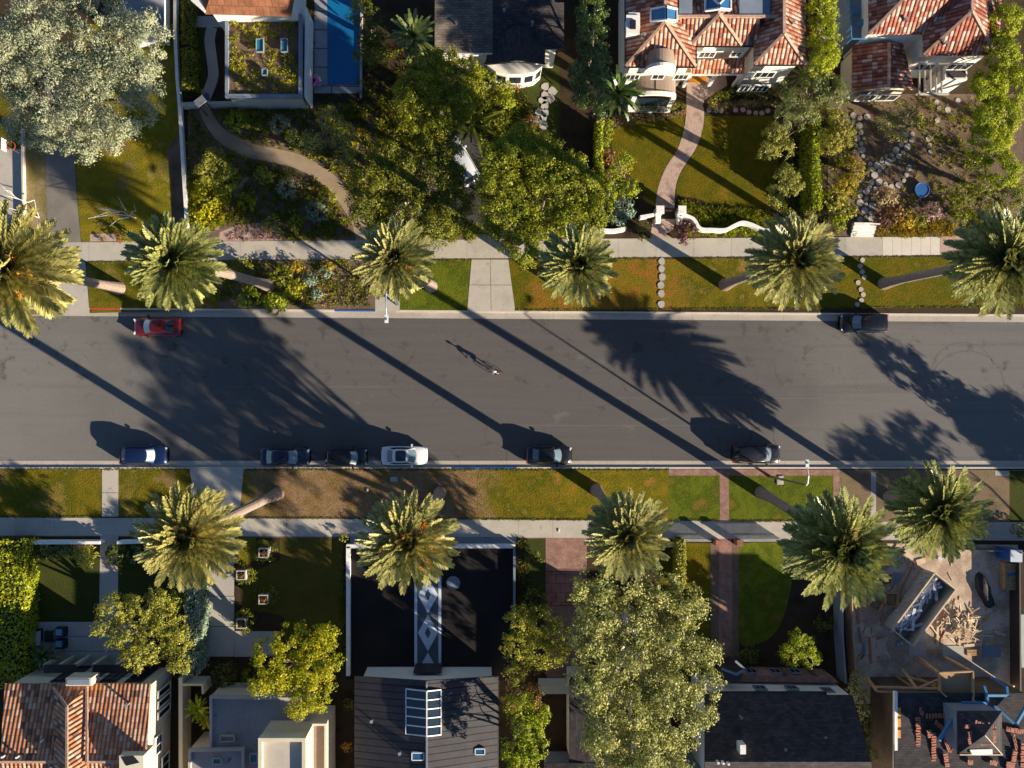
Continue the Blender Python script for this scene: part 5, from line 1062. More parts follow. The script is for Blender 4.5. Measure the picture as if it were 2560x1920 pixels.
# porch vault in front
a0 = P(1583, 231, 3.2); b0 = P(1692, 231, 3.2); yy = P(1640, 178, 3.2).y; xc = (a0.x + b0.x) / 2; R = (b0.x - a0.x) / 2
arc = [(xc - R * math.cos(math.pi * i / n), 2.7 + .75 * math.sin(math.pi * i / n)) for i in range(n + 1)]
m = MB()
for i in range(n):
    (x0, z0), (x1, z1) = arc[i], arc[i + 1]; m.face([(x0, a0.y, z0), (x1, a0.y, z1), (x1, yy, z1), (x0, yy, z0)])
m.build('vault_roof', MT['brownvault'], h)
m = MB(); m.box((xc, (a0.y + yy) / 2, 3.47), (.06, abs(a0.y - yy), .05)); m.build('vault_seam', MT['black'], h)
m = MB()
for i in range(n):
    (x0, z0), (x1, z1) = arc[i], arc[i + 1]
    m.face([(x0, a0.y - .35, z0 + .18), (x1, a0.y - .35, z1 + .18), (x1, a0.y + .02, z1 + .18), (x0, a0.y + .02, z0 + .18)])
    m.face([(x0, a0.y - .35, z0 - .12), (x1, a0.y - .35, z1 - .12), (x1, a0.y - .35, z1 + .18), (x0, a0.y - .35, z0 + .18)])
for x in (a0.x + .2, b0.x - .2): m.box((x, a0.y - .15, 1.4), (.45, .45, 2.8))
m.box((xc, a0.y - .5, .25), (2 * R, .5, .5)); m.build('porch_arch', MT['stucco'], h)
m = MB(); m.box((xc, a0.y - .17, 1.3), (2 * R - .9, .06, 2.0)); m.build('window', MT['glass'], h)
m = MB(); p = P(1741, 197, 0); m.box((p.x, p.y, .06), (1.95, .85, .06)); tag(m.build('door_mat', MT['amber'], origin=(p.x, p.y, 0)), 'orange woven mat on the pink paving by the house door', 'door mat')

# ---- second tiled house (top right)
h = house(2330, 120, 'terracotta tiled house with low side roof and shaded balcony, top right')
walls(h, [(2172, 85), (2500, 85), (2500, -150), (2172, -150)], 6.2, MT['stucco'], .4); walls(h, [(2308, 138), (2490, 138), (2500, 30), (2308, 30)], 6.15, MT['stucco'], .4); walls(h, [(2131, 113), (2130, 226), (2285, 224), (2258, 110)], 3.2, MT['cream'], .3)
r2 = roof(h, [[(2172, 85, 6.2), (2500, 85, 6.2), (2390, -32, 8.8), (2289, -32, 8.8)], [(2172, 85, 6.2), (2289, -32, 8.8), (2172, -150, 6.2)], [(2500, 85, 6.2), (2390, -32, 8.8), (2510, -150, 6.2)], [(2172, -150, 6.2), (2510, -150, 6.2), (2390, -32, 8.8), (2289, -32, 8.8)],
              [(2308, 138, 6.2), (2490, 138, 6.2), (2430, 28, 8.6)], [(2308, 138, 6.2), (2430, 28, 8.6), (2430, -60, 8.6), (2308, -60, 6.2)], [(2490, 138, 6.2), (2430, 28, 8.6), (2430, -60, 8.6), (2507, -60, 6.2)]], MT['tileB'])
ridges(r2, [((2172, 85, 6.2), (2289, -32, 8.8)), ((2308, 138, 6.2), (2430, 28, 8.6)), ((2490, 138, 6.2), (2430, 28, 8.6)), ((2430, 28, 8.6), (2430, -60, 8.6))], MT['ridge'])
r3 = roof(h, [[(2131, 113, 3.2), (2130, 227, 3.2), (2222, 215, 4.5), (2222, 107, 4.5)], [(2222, 107, 4.5), (2222, 215, 4.5), (2286, 224, 3.3), (2257, 107, 3.3)]], MT['tileB'], 'side_roof')
ridges(r3, [((2222, 107, 4.5), (2222, 215, 4.5))], MT['ridge'])
m = MB()
for i in range(5): x = 2298 + i * 14; m.bar(P(x, 168, 3.0), P(x, 232, 3.0), .12, .2)
m.bar(P(2290, 235, 2.9), P(2372, 235, 2.9), .16, .2); m.build('pergola', MT['slab'], h)
win(h, (2312, 146), (2360, 146), 3.9, 5.2, 6.2, mull=1); win(h, (2395, 146), (2450, 146), 3.9, 5.2, 6.2, mull=2); win(h, (2160, 229), (2205, 228), 1.0, 2.4, 3.2, mull=2); win(h, (2215, 228), (2262, 227), 1.0, 2.4, 3.2, mull=1)
m = MB(); m.prism([tuple(P(x, y, 3.6)[:2]) for x, y in ((2364, 165), (2420, 165), (2420, 198), (2364, 198))], 0, 3.5); bw = m.build('bay', MT['stucco'], h)
m = MB(); m.prism([tuple(P(x, y, 3.6)[:2]) for x, y in ((2370, 170), (2415, 170), (2415, 193), (2370, 193))], 3.5, 3.56); m.build('roof', MT['shingledark'], bw)
m = MB(); m.prism([tuple(P(x, y, 4)[:2]) for x, y in ((2122, -60), (2168, -60), (2168, 95), (2130, 95))], 0, 3.9); bl = m.build('balcony', MT['bluegrey'], h)
m = MB(); q = [P(x, y, 4.9) for x, y in ((2122, -60), (2129, 97), (2168, 97))]; m.bar(q[0], q[1], .1, .1); m.bar(q[1], q[2], .1, .1)
for i in range(12): p = q[0].lerp(q[1], i / 11); m.box((p.x, p.y, 4.4), (.06, .06, 1.0))
m.build('railing', MT['bluesteel'], bl)
for x, y in ((2135, 30), (2150, 60)):
    m = MB(); m.cyl(tuple(P(x, y, 4)[:2]) + (3.9,), .32, .45, 12); m.build('balcony_seat', MT['bluesteel'], bl)

# ---- brown shingle house with the white bay
h = house(1240, 130, 'brown shingle roofed house, partly darkened as shadow, with pointed gable over a white bay window')
walls(h, [(1087, 132), (1405, 132), (1405, -200), (1087, -200)], 4.5, MT['stucco'], .5); walls(h, [(1213, 158), (1360, 158), (1360, 100), (1213, 100)], 4.0, MT['stucco'], .5)
r4 = roof(h, [[(1087, 132, 4.5), (1232, 132, 4.5), (1232, -200, 8.5), (1087, -200, 8.5)]], MT['shingle'])
r5 = roof(h, [[(1232, 132, 4.52), (1410, 120, 4.52), (1410, -200, 8.5), (1232, -200, 8.5)], [(1211, 161, 3.9), (1293, 149, 6.2), (1293, 60, 6.2), (1228, 100, 4.3)], [(1362, 160, 3.9), (1293, 149, 6.2), (1293, 60, 6.2), (1365, 90, 4.0)]], MT['shingledark'])  # dark shingles here paint the shadowed part of the brown roof
ridges(r5, [((1293, 149, 6.2), (1293, 64, 6.2)), ((1211, 161, 3.9), (1293, 149, 6.2)), ((1362, 160, 3.9), (1293, 149, 6.2))], MT['shingledark'], .16)
m = MB(); m.bar(P(1087, 134, 4.4), P(1232, 134, 4.4), .16); m.build('gutter_rail', MT['white'], r4)
m = MB(); pts = [tuple(P(x, y, 3.4)[:2]) for x, y in ((1218, 162), (1240, 178), (1270, 184), (1310, 184), (1338, 178), (1356, 162), (1293, 155))]; m.prism(pts, 0, 3.3); by = m.build('bay', MT['stucco'], h)
for i in range(5):
    A = Vector((*pts[i], 0)); B = Vector((*pts[i + 1], 0)); d = (B - A).normalized(); nn = Vector((-d.y, d.x, 0)); c = (A + B) / 2; nn = nn if nn.dot(-c) > 0 else -nn
    m = MB(); m.box((c.x + nn.x * .03, c.y + nn.y * .03, 1.9), ((B - A).length * .7, .06, 1.3), math.atan2(d.y, d.x)); m.build('window', MT['glass'], by)

# ---- house with the planted roof
h = house(660, 150, 'modern house with a planted green roof and a brown metal upper roof')
walls(h, [(565, 38), (756, 38), (756, 246), (565, 246)], 3.3, MT['slab'], .2); fr = flatroof(h, [(565, 38), (756, 38), (756, 246), (565, 246)], 3.3, MT['mulch'], 'bluegrey', .3, .3)
sub = []
bx0, bx1 = P(575, 45, 3.4), P(748, 237, 3.4)
N = 175; c = np.stack([np.random.uniform(bx0.x, bx1.x, N), np.random.uniform(bx1.y, bx0.y, N), np.full(N, 3.34)], 1)
B_ = np.repeat(c, 30, 0); d = rnd_dirs(N * 30); d[:, 2] = abs(d[:, 2]); s = np.repeat(np.random.uniform(.5, 1.25, N), 30)[:, None]
quads('roof_planting', [LF['yellow'], LF['straw'], LF['green']], B_ + d * s * np.random.uniform(.1, .42, (N * 30, 1)) * [1, 1, .8], d * .14 * s, np.cross(d, rnd_dirs(N * 30)) * .04 * s, fr)['kind'] = 'stuff'
for x, y, w, l in ((650, 114, 18, 32), (711, 114, 16, 32), (662, 181, 13, 15)):
    q = [P(x + sx * w / 2, y + sy * l / 2, 3.8) for sx, sy in ((-1, -1), (1, -1), (1, 1), (-1, 1))]
    m = MB()
    for i in range(4): m.bar(q[i], q[(i + 1) % 4], .05, .3)
    f = m.build('skylight', MT['bluegrey'], fr); m = MB(); m.face([p + Vector((0, 0, .02)) for p in q]); m.build('pane', MT['skyglass'], f)
walls(h, [(500, 30), (745, 30), (745, -100), (500, -100)], 6.4, MT['stucco'], .6)
r6 = roof(h, [[(512, 34, 6.4), (727, 40, 6.4), (706, -10, 7.6), (527, -14, 7.6)], [(512, 34, 6.4), (527, -14, 7.6), (470, -60, 6.4)], [(727, 40, 6.4), (706, -10, 7.6), (745, -60, 6.4)], [(527, -14, 7.6), (706, -10, 7.6), (745, -100, 6.4), (470, -100, 6.4)]], MT['brownmetal'], 'upper_roof')
m = MB(); m.prism([tuple(P(x, y, 6.6)[:2]) for x, y in ((476, 0), (528, -2), (511, 31), (480, 4))], 6.5, 6.6); m.build('roof_edge', MT['white'], r6)
m = MB(); m.box(tuple(P(764, 130, 3)[:2]) + (1.5,), (.18, 8.5, 3.0)); m.build('side_screen', MT['white'], h)
h = house(380, 40, 'small grey metal roofed building beside the white boundary wall, top left', 'outbuilding', 'outbuilding')
walls(h, [(300, 92), (402, 85), (402, -120), (300, -120)], 3.0, MT['stucco'], .3)
r = roof(h, [[(300, 92, 3.0), (405, 84, 3.0), (405, -120, 3.9), (300, -120, 3.9)]], MT['greymetal']); m = MB(); m.bar(P(406, 84, 3), P(407, -60, 3.3), .25, .2); m.build('roof_edge', MT['bluegrey'], r)

# ---- tiled house bottom left
h = house(250, 1800, 'cream stucco house with orange and black speckled roof tiles, bottom left')
EV = 5.2
walls(h, [(12, 1709), (380, 1709), (372, 2090), (0, 2090)], EV, MT['cream'], .25)
r7 = roof(h, [[(12, 1709, EV), (376, 1709, EV), (364, 1904, 7.0), (0, 1904, 7.0)], [(0, 1904, 7.0), (364, 1904, 7.0), (372, 2100, EV), (0, 2100, EV)],
              [(134, 1717, 5.38), (216, 1717, 5.38), (168, 1766, 6.5)], [(134, 1717, 5.38), (168, 1766, 6.5), (168, 1950, 8.1), (132, 1950, 7.3)], [(216, 1717, 5.38), (168, 1766, 6.5), (168, 1950, 8.1), (216, 1950, 7.3)]], MT['tileC'])
ridges(r7, [((134, 1717, 5.4), (168, 1766, 6.5)), ((168, 1766, 6.5), (168, 1950, 8.1)), ((0, 1904, 7.0), (300, 1904, 7.0)), ((218, 1717, 5.42), (218, 1904, 7.15))], MT['ridge'], .2)
for x, y, zz in ((109, 1850, 6.5), (11, 1889, 6.9), (47, 1890, 6.9)): m = MB(); m.cyl(tuple(P(x, y, zz)[:2]) + (zz - .1,), .09, .5, 10); m.build('vent_pipe', MT['whitemetal'], r7)
m = MB(); m.prism([tuple(P(x, y, 6)[:2]) for x, y in ((163, 1696), (227, 1696), (227, 1716), (163, 1716))], 4.4, 5.9); cm = m.build('chimney', MT['cream'], h); m = MB(); m.prism([tuple(P(x, y, 6)[:2]) for x, y in ((167, 1699), (223, 1699), (223, 1713), (167, 1713))], 5.9, 5.95); m.build('chimney_cap', MT['bluegrey'], cm)
m = MB(); m.prism([tuple(P(x, y, 8)[:2]) for x, y in ((294, 1893), (355, 1893), (355, 1960), (294, 1960))], 5.5, 7.7); cm = m.build('chimney', MT['cream'], h); m = MB(); m.prism([tuple(P(x, y, 8)[:2]) for x, y in ((300, 1897), (330, 1893), (345, 1910), (312, 1918))], 7.7, 7.75); m.build('chimney_opening', MT['black'], cm)
for y in (1745, 1772, 1800): win(h, (378, y), (377, y + 17), .9, 3.6, EV, mull=0, out=.0)
win(h, (375, 1860), (374, 1905), 2.6, 4.0, EV, mull=1, out=.0); win(h, (374, 1930), (373, 1975), .8, 2.4, EV, mull=1, out=.0)
for a, b in ((110, 155), (180, 215), (235, 275), (300, 340)): win(h, (a, 1715), (b, 1715), .3, 4.2, EV, mull=1, frame='darkframe', out=.0)
for x0, x1 in ((110, 190), (232, 352)):
    m = MB(); m.prism([tuple(P(x, y, 2.7)[:2]) for x, y in ((x0, 1662), (x1, 1662), (x1, 1682), (x0, 1682))], 2.6, 2.75); ca = m.build('canopy', MT['darkframe'], h)
    for x in (x0 + 2, (x0 + x1) / 2, x1 - 2): m = MB(); p = P(x, 1664, 2.6); m.box((p.x, p.y, 1.3), (.3, .3, 2.6)); m.build('canopy_post', MT['cream'], ca)

# ---- flat-roofed house
h = house(640, 1850, 'flat-roofed cream house with grey roofs at stepped heights')
A_ = [(526, 1738), (770, 1742), (770, 2080), (526, 2080)]; walls(h, A_, 3.6, MT['cream'], .05); flatroof(h, A_, 3.6, MT['greyroof'], 'slab')
A_ = [(473, 1871), (612, 1868), (612, 2080), (473, 2080)]; walls(h, A_, 3.9, MT['cream'], .05); flatroof(h, A_, 3.9, MT['greyroof'], 'slab')
A_ = [(649, 1840), (767, 1840), (767, 2080), (649, 2080)]; walls(h, A_, 7.2, MT['cream'], .04); flatroof(h, A_, 7.2, MT['conc'], 'cream', .32, .45)
A_ = [(772, 1806), (818, 1806), (818, 2080), (772, 2080)]; walls(h, A_, 4.3, MT['cream'], .05); flatroof(h, A_, 4.3, MT['brownvault'], 'cream', .2, .3)
for x, y, w, l, z, mt in ((570, 1844, 34, 14, 3.6, 'brownvault'), (636, 1893, 18, 22, 3.6, 'skyglass'), (545, 1900, 20, 14, 3.9, 'skyglass')):
    q = [P(x + sx * w / 2, y + sy * l / 2, z) for sx, sy in ((-1, -1), (1, -1), (1, 1), (-1, 1))]; m = MB()
    for i in range(4): m.bar(q[i] + Vector((0, 0, .15)), q[(i + 1) % 4] + Vector((0, 0, .15)), .09, .3)
    f = m.build('skylight', MT['slab'], h); m = MB(); m.face([p + Vector((0, 0, .12)) for p in q]); m.build('pane', MT[mt], f)
m = MB(); m.bar(P(750, 1790, 4.5), P(752, 1860, 4.5), .12, .12); m.build('roof_pipe', MT['whitemetal'], h)

# ---- dark metal roofed house with the black forecourt
h = house(1065, 1800, 'house with a dark standing-seam metal roof and a long ridge skylight')
walls(h, [(886, 1692), (1245, 1692), (1245, 2150), (886, 2150)], 4.5, MT['stucco'], .55)
r8 = roof(h, [[(886, 1690, 4.5), (1067, 1702, 6.4), (1067, 2150, 6.4), (886, 2150, 4.5)], [(1247, 1690, 4.5), (1067, 1702, 6.4), (1067, 2150, 6.4), (1247, 2150, 4.5)]], MT['seam'])
ridges(r8, [((1067, 1702, 6.4), (1067, 2150, 6.4))], MT['greymetal'], .14)
m = MB(); g = MB()
L_, R_, T_ = (1015, 5.95), (1103, 6.1), (1067, 6.75)
for i in range(6):
    y = 1722 + i * 22.5; m.bar(P(L_[0], y, L_[1]), P(T_[0], y + 6, T_[1]), .09, .12); m.bar(P(T_[0], y + 6, T_[1]), P(R_[0], y + 2, R_[1]), .09, .12)
for x, z, dy in ((*L_, 0), (*T_, 6), (*R_, 2)): m.bar(P(x, 1722 + dy, z), P(x, 1834.5 + dy, z), .10, .16)
sk = m.build('ridge_skylight', MT['whitemetal'], h)
g.face([P(L_[0], 1722, L_[1] - .03), P(T_[0], 1728, T_[1] - .03), P(T_[0], 1840, T_[1] - .03), P(L_[0], 1834, L_[1] - .03)]); g.face([P(T_[0], 1728, T_[1] - .03), P(R_[0], 1724, R_[1] - .03), P(R_[0], 1836, R_[1] - .03), P(T_[0], 1840, T_[1] - .03)]); g.build('pane', MT['glass'], sk)
for x, y, w, l, z in ((1045, 1890, 30, 18, 6.25), (1200, 1878, 24, 14, 5.1)):
    m = MB(); q = [P(x + sx * w / 2, y + sy * l / 2, z) for sx, sy in ((-1, -1), (1, -1), (1, 1), (-1, 1))]
    for i in range(4): m.bar(q[i], q[(i + 1) % 4], .08, .3)
    f = m.build('skylight', MT['whitemetal'], h); m = MB(); m.face([p + Vector((0, 0, .1)) for p in q]); m.build('pane', MT['blueglass'], f)
m = MB(); p = P(1067, 1688, 3); m.box((p.x, p.y + .1, 1.3), (2.6, .14, 2.6)); m.build('door', MT['darkframe'], h)

# ---- grey building behind the enormous tree
h = house(1480, 1760, 'plain grey roofed building half hidden by the enormous tree')
walls(h, [(1423, 1692), (1560, 1692), (1560, 1905), (1423, 1905)], 3.4, MT['cream'], .1); roof(h, [[(1423, 1692, 3.4), (1560, 1692, 3.9), (1560, 1906, 3.9), (1423, 1906, 3.4)]], MT['shingledark'])
m = MB(); m.prism([tuple(P(x, y, 2.2)[:2]) for x, y in ((1350, 1715), (1424, 1715), (1424, 1735), (1350, 1735))], 0, 2.2); m.build('side_wall', MT['cream'], h)
h = house(1440, 1925, 'low tiled roof edge at the bottom of the frame below the grey roof')
walls(h, [(1360, 1912), (1780, 1912), (1780, 2150), (1360, 2150)], 3.6, MT['bluegrey'], .3); roof(h, [[(1360, 1908, 3.6), (1640, 1908, 3.6), (1640, 2150, 5.6), (1360, 2150, 5.6)]], MT['shingledark'])

# ---- dark shingle house with the white wall
h = house(1960, 1800, 'house with a dark shingle roof above a white upper wall with small windows')
walls(h, [(1762, 1730), (2127, 1738), (2172, 2100), (1762, 2100)], 5.0, MT['stucco'], .04)
r9 = roof(h, [[(1762, 1729, 5.0), (2066, 1729, 5.0), (2068, 1738, 5.05), (2131, 1738, 5.05), (2178, 1905, 8.9), (1762, 1905, 8.9)], [(1762, 1905, 8.9), (2178, 1905, 8.9), (2200, 2100, 5.0), (1762, 2100, 5.0)]], MT['shingledark'])
m = MB(); m.prism([tuple(P(x, y, 2.6)[:2]) for x, y in ((1800, 1686), (2085, 1694), (2100, 1708), (1800, 1705))], 0, 2.5); lw = m.build('lower_storey', MT['brick'], h)
for a in (1875, 1935, 1985): win(h, (a, 1690), (a + 26, 1691), .9, 2.1, 2.6, frame='bluegrey', out=.12)
for a in (1898, 1978): win(h, (a, 1731), (a + 27, 1731.5), 3.3, 4.3, 5.0, out=.02, frame='bluegrey')
win(h, (2070, 1737), (2095, 1737.5), 3.2, 4.4, 5.0, out=.02, mull=2, frame='bluegrey')
m = MB(); q = [P(1804, 1672, 4.6), P(1841, 1686, 4.6), P(1863, 1674, 4.6), P(1838, 1652, 4.6)]; m.prism([tuple(p[:2]) for p in (P(1806, 1676, 4.5), P(1841, 1686, 4.5), P(1861, 1676, 4.5), P(1850, 1710, 4.5), P(1812, 1704, 4.5))], 0, 4.4); pb = m.build('pointed_bay', MT['darkframe'], h)
m = MB(); m.bar(q[0], q[1], .2, .16); m.bar(q[1], q[2], .2, .16); m.bar(q[2], q[3], .2, .16); m.build('bay_edge', MT['bluegrey'], pb)
for x, y in ((1853, 1868), (1792, 1902), (1805, 1903), (1818, 1905)):
    m = MB(); p = P(x, y, 8.8); m.box((p.x, p.y, 8.8), (.5 if x == 1853 else .18, .8 if x == 1853 else .18, 1.0)); m.build('chimney' if x == 1853 else 'vent_pipe', MT['whitemetal'], h)

# ---- house under construction, bottom right
h = house(2390, 1800, 'half tiled house being built with bare timber framing')
walls(h, [(2236, 1732), (2575, 1732), (2575, 2010), (2236, 2010)], 5.0, MT['darkwall'], .2)
roof(h, [[(2236, 1733, 5.0), (2575, 1733, 5.0), (2575, 2000, 5.8), (2236, 2000, 5.8)]], MT['shingledark'])
m = MB(); m.bar(P(2238, 1728, 5.2), P(2238, 1960, 5.3), .28, .34); m.build('white_fascia', MT['white'], h)
for y in (1780, 1807, 1835, 1867, 1895): m = MB(); m.box(tuple(P(2246, y, 5.3)[:2]) + (5.3,), (.4, .75, .08)); m.build('orange_board', MT['orange'], h)
q = [(2394, 1778), (2505, 1778), (2505, 1886), (2394, 1886)]; ap = (2462, 1838, 8.6)
walls(h, q, 7.6, MT['bluegrey'], .15, 4.8, 'dormer_wall')
dr = roof(h, [[(*q[i], 7.6), (*q[(i + 1) % 4], 7.6), ap] for i in range(4)], MT['shingledark'], 'dormer_roof')
m = MB(); m.bar(P(2398, 1886, 7.6), P(2505, 1886, 7.6), .1, .2); m.bar(P(*ap), P(2505, 1886, 7.7), .08, .1); m.build('ridge_cap', MT['palewood'], dr)
m = MB(); m.prism([tuple(P(x, y, 7.9)[:2]) for x, y in ((2424, 1874), (2480, 1872), (2481, 1885), (2430, 1887))], 7.75, 7.95); m.build('felt_sheet', MT['white'], dr)
bm_ = MB(); bm_.bar(P(2347, 1852, 6.6), P(2392, 1780, 6.4), .22, .3); bm_.build('valley_flashing', MT['bluesteel'], h)
def stack(x, y, z, n, dx, dy, ang, par=None):
    st = MB()
    for i in range(n): p = P(x + dx * i + random.uniform(-1, 1), y + dy * i + random.uniform(-1, 1), z); st.box((p.x, p.y, z + .06), (.42, .15, .12), ang + random.uniform(-.15, .15))
    st.build('tile_stack', MT['tileplain'], par or h)
for (x, y, n, dx, dy, a) in ((2294, 1794, 20, 0, 6.6, 0), (2333, 1834, 14, 0, 6.6, .1), (2317, 1789, 8, 7, 0, 1.5), (2300, 1775, 3, 3, 4, 1.5), (2340, 1806, 5, 5, 5, 1.3), (2322, 1826, 4, 1, 5, 0), (2376, 1855, 5, 0, 5, 1.4), (2362, 1850, 5, 2, 6, 1.5), (2362, 1885, 6, 1, 6, 0), (2516, 1822, 12, 3.5, .6, 1.5), (2534, 1840, 6, 1, 6, 1.4), (2536, 1880, 9, -1, 5.5, 0), (2556, 1860, 10, 0, 6, 0), (2420, 1905, 3, 4, 0, 1.4), (2475, 1905, 4, 5, 1, 1.4), (2520, 1905, 4, 0, 6, 0)): stack(x, y, 5.1 + (y - 1733) / 267 * .8, n, dx, dy, a)
for (x, y, n, dx, dy, a) in ((2418, 1812, 2, 0, 6, 0), (2438, 1806, 4, 5.5, 2, 1.3), (2425, 1830, 6, 0, 5.5, 0), (2443, 1832, 5, 1, 5.5, .1), (2470, 1812, 4, 5, 3, 1.4), (2482, 1822, 7, 0, 5.5, 0), (2452, 1856, 6, 5, 0, 1.4)): stack(x, y, 8.0, n, dx, dy, a, dr)
def fr_(a, b, w=.14, hh=.3): m = MB(); m.bar(P(*a), P(*b), w, hh); m.build('timber_beam', MT['wood'], h)
for a, b in (((2296, 1643, 0.2), (2347, 1682, 4.4)), ((2362, 1643, .2), (2428, 1678, 4.4)), ((2347, 1682, 4.4), (2431, 1678, 4.4)), ((2347, 1682, 4.4), (2350, 1728, 4.9)), ((2431, 1678, 4.4), (2433, 1742, 5.0)), ((2190, 1717, 4.4), (2350, 1722, 4.6)), ((2192, 1728, 4.4), (2350, 1730, 4.6)), ((2255, 1672, 1), (2292, 1722, 4.4)), ((2165, 1692, 1.2), (2192, 1726, 4.4)), ((2292, 1722, 4.5), (2345, 1700, 3.6)), ((2262, 1690, 2), (2340, 1712, 4.2)), ((2350, 1728, 4.9), (2366, 1742, 5.1)), ((2430, 1742, 5.0), (2435, 1756, 5.2)), ((2490, 1695, 3.8), (2535, 1716, 5.2))): fr_(a, b)
for x, y in ((2347, 1682), (2430, 1678), (2192, 1722), (2292, 1724), (2350, 1727)): m = MB(); p = P(x, y, 4.4); m.box((p.x, p.y, 2.2), (.16, .16, 4.4)); m.build('timber_post', MT['wood'], h)
m = MB(); m.prism([tuple(P(x, y, 4.4)[:2]) for x, y in ((2349, 1684), (2429, 1681), (2430, 1740), (2351, 1740))], 4.3, 4.36); m.build('plywood_deck', MT['ply'], h)
m = MB()
for a, b in (((2405, 1757, 5.3), (2467, 1757, 5.3)), ((2467, 1757, 5.3), (2467, 1742, 5.2)), ((2459, 1715, 5), (2468, 1742, 5.2)), ((2467, 1738, 5.2), (2522, 1738, 5.2)), ((2515, 1716, 5), (2518, 1738, 5.2)), ((2478, 1693, 4.5), (2515, 1716, 5)), ((2486, 1765, 5.6), (2533, 1808, 5.9)), ((2541, 1808, 5.9), (2566, 1765, 5.7))): m.bar(P(*a), P(*b), .22, .3)
m.build('blue_flashing', MT['bluesteel'], h)

# ================================================================== WALLS, FENCES, GATES
def wallrun(name, pts, w, hh, mat, label, cat='wall', z=0, coping=None, group=None):
    W = [P(x, y, hh) for x, y in pts]; L = []; R_ = []
    for i, p in enumerate(W):
        a = W[max(0, i - 1)]; b = W[min(len(W) - 1, i + 1)]; d = (b - a).normalized(); s = Vector((-d.y, d.x, 0)) * w / 2; L.append(p + s); R_.append(p - s)
    m = MB()
    for i in range(len(W) - 1):
        a, b, c, d = L[i], L[i + 1], R_[i + 1], R_[i]
        m.face([(a.x, a.y, hh), (b.x, b.y, hh), (c.x, c.y, hh), (d.x, d.y, hh)]); m.face([(a.x, a.y, z), (b.x, b.y, z), (b.x, b.y, hh), (a.x, a.y, hh)]); m.face([(d.x, d.y, hh), (c.x, c.y, hh), (c.x, c.y, z), (d.x, d.y, z)])
    for i in (0, -1): m.face([(L[i].x, L[i].y, z), (L[i].x, L[i].y, hh), (R_[i].x, R_[i].y, hh), (R_[i].x, R_[i].y, z)])
    o = m.build(name, mat, origin=(W[0].x, W[0].y, 0)); return tag(o, label, cat, group)
wallrun('garden_wall', [(437, -120), (437, 80), (443, 205), (448, 260), (456, 400), (464, 520), (468, 606)], .30, .6, MT['white'], 'long white boundary wall right of the top left lawn')
wallrun('garden_wall', [(449, 259), (488, 257)], .22, 1.3, MT['slab'], 'short grey garden wall left of the little gate roof')
wallrun('garden_wall', [(512, 257), (765, 250)], .22, 1.3, MT['slab'], 'grey garden wall between the planted garden and the green-roofed house')
wallrun('low_wall', [(54, 320), (58, 560)], .18, .45, MT['kerb'], 'low pale wall between the left driveways')
wallrun('low_wall', smooth([(1500, 574), (1532, 576), (1563, 571)]), .32, .9, MT['white'], 'short low white garden wall near the blue-green shrubs', group='low white garden walls')
wallrun('low_wall', smooth([(1601, 542), (1636, 536)]), .28, .9, MT['white'], 'very short low white wall joining the left gate pillar', group='low white garden walls')
wallrun('low_wall', smooth([(1705, 536), (1734, 547), (1751, 571), (1783, 574), (1815, 574), (1838, 563), (1858, 556), (1882, 562), (1908, 574), (1925, 576)]), .34, .9, MT['white'], 'long wavy low white wall right of the garden gate', group='low white garden walls')
for x, lb in ((1642, 'left'), (1696, 'right')):
    p = P(x, 534, 0); m = MB(); m.box((p.x, p.y, .75), (.62, .62, 1.5)); m.box((p.x, p.y, 1.55), (.78, .78, .12)); m.box((p.x, p.y - .7, .35), (.5, .8, .7)); tag(m.build('gate_pillar', MT['white'], origin=(p.x, p.y, 0)), 'white %s pillar of the gate on the pink path' % lb, 'gate pillar')
p = P(1669, 532, 0); g = empty('garden_gate', p, 'dark slatted gate between the two white pillars', 'gate'); m = MB()
for i in range(9): m.box((p.x - .68 + i * .17, p.y, .6), (.07, .05, 1.1))
m.build('slats', MT['darkframe'], g); m = MB(); m.box((p.x, p.y, 1.1), (1.5, .08, .08)); m.box((p.x, p.y, .2), (1.5, .08, .08)); m.build('frame', MT['darkframe'], g)
# little gate roof
c = P(500, 252, 2.6); g = empty('gate_roof', (c.x, c.y, 0), 'small tilted grey roof over the gate at the head of the curved path', 'gate roof', rz=0)
m = MB(); m.slope([P(484, 253, 2.5), P(495, 268, 2.5), P(517, 252, 2.9), (P(505, 237, 2.9))], .08); m.build('roof', MT['greymetal'], g)
for x, y in ((488, 254), (496, 264), (511, 252), (504, 243)): m = MB(); q = P(x, y, 2.5); m.box((q.x, q.y, 1.2), (.09, .09, 2.4)); m.build('post', MT['darkframe'], g)
p = P(519, 245, 0); g = empty('garden_pot', p, 'glazed blue garden pot with a pale plant beside the little gate roof', 'pot')
m = MB(); m.cyl(p, .2, .5, 14, .34); m.build('pot', MT['bluepaint'], g); C, N_ = blob_leaves([((p.x - .1, p.y + .25, .85), .25, .25, .25)], .08); U, V = leaf_axes(N_, .08, .5); quads('plant', LF['straw'], C, U, V, g)
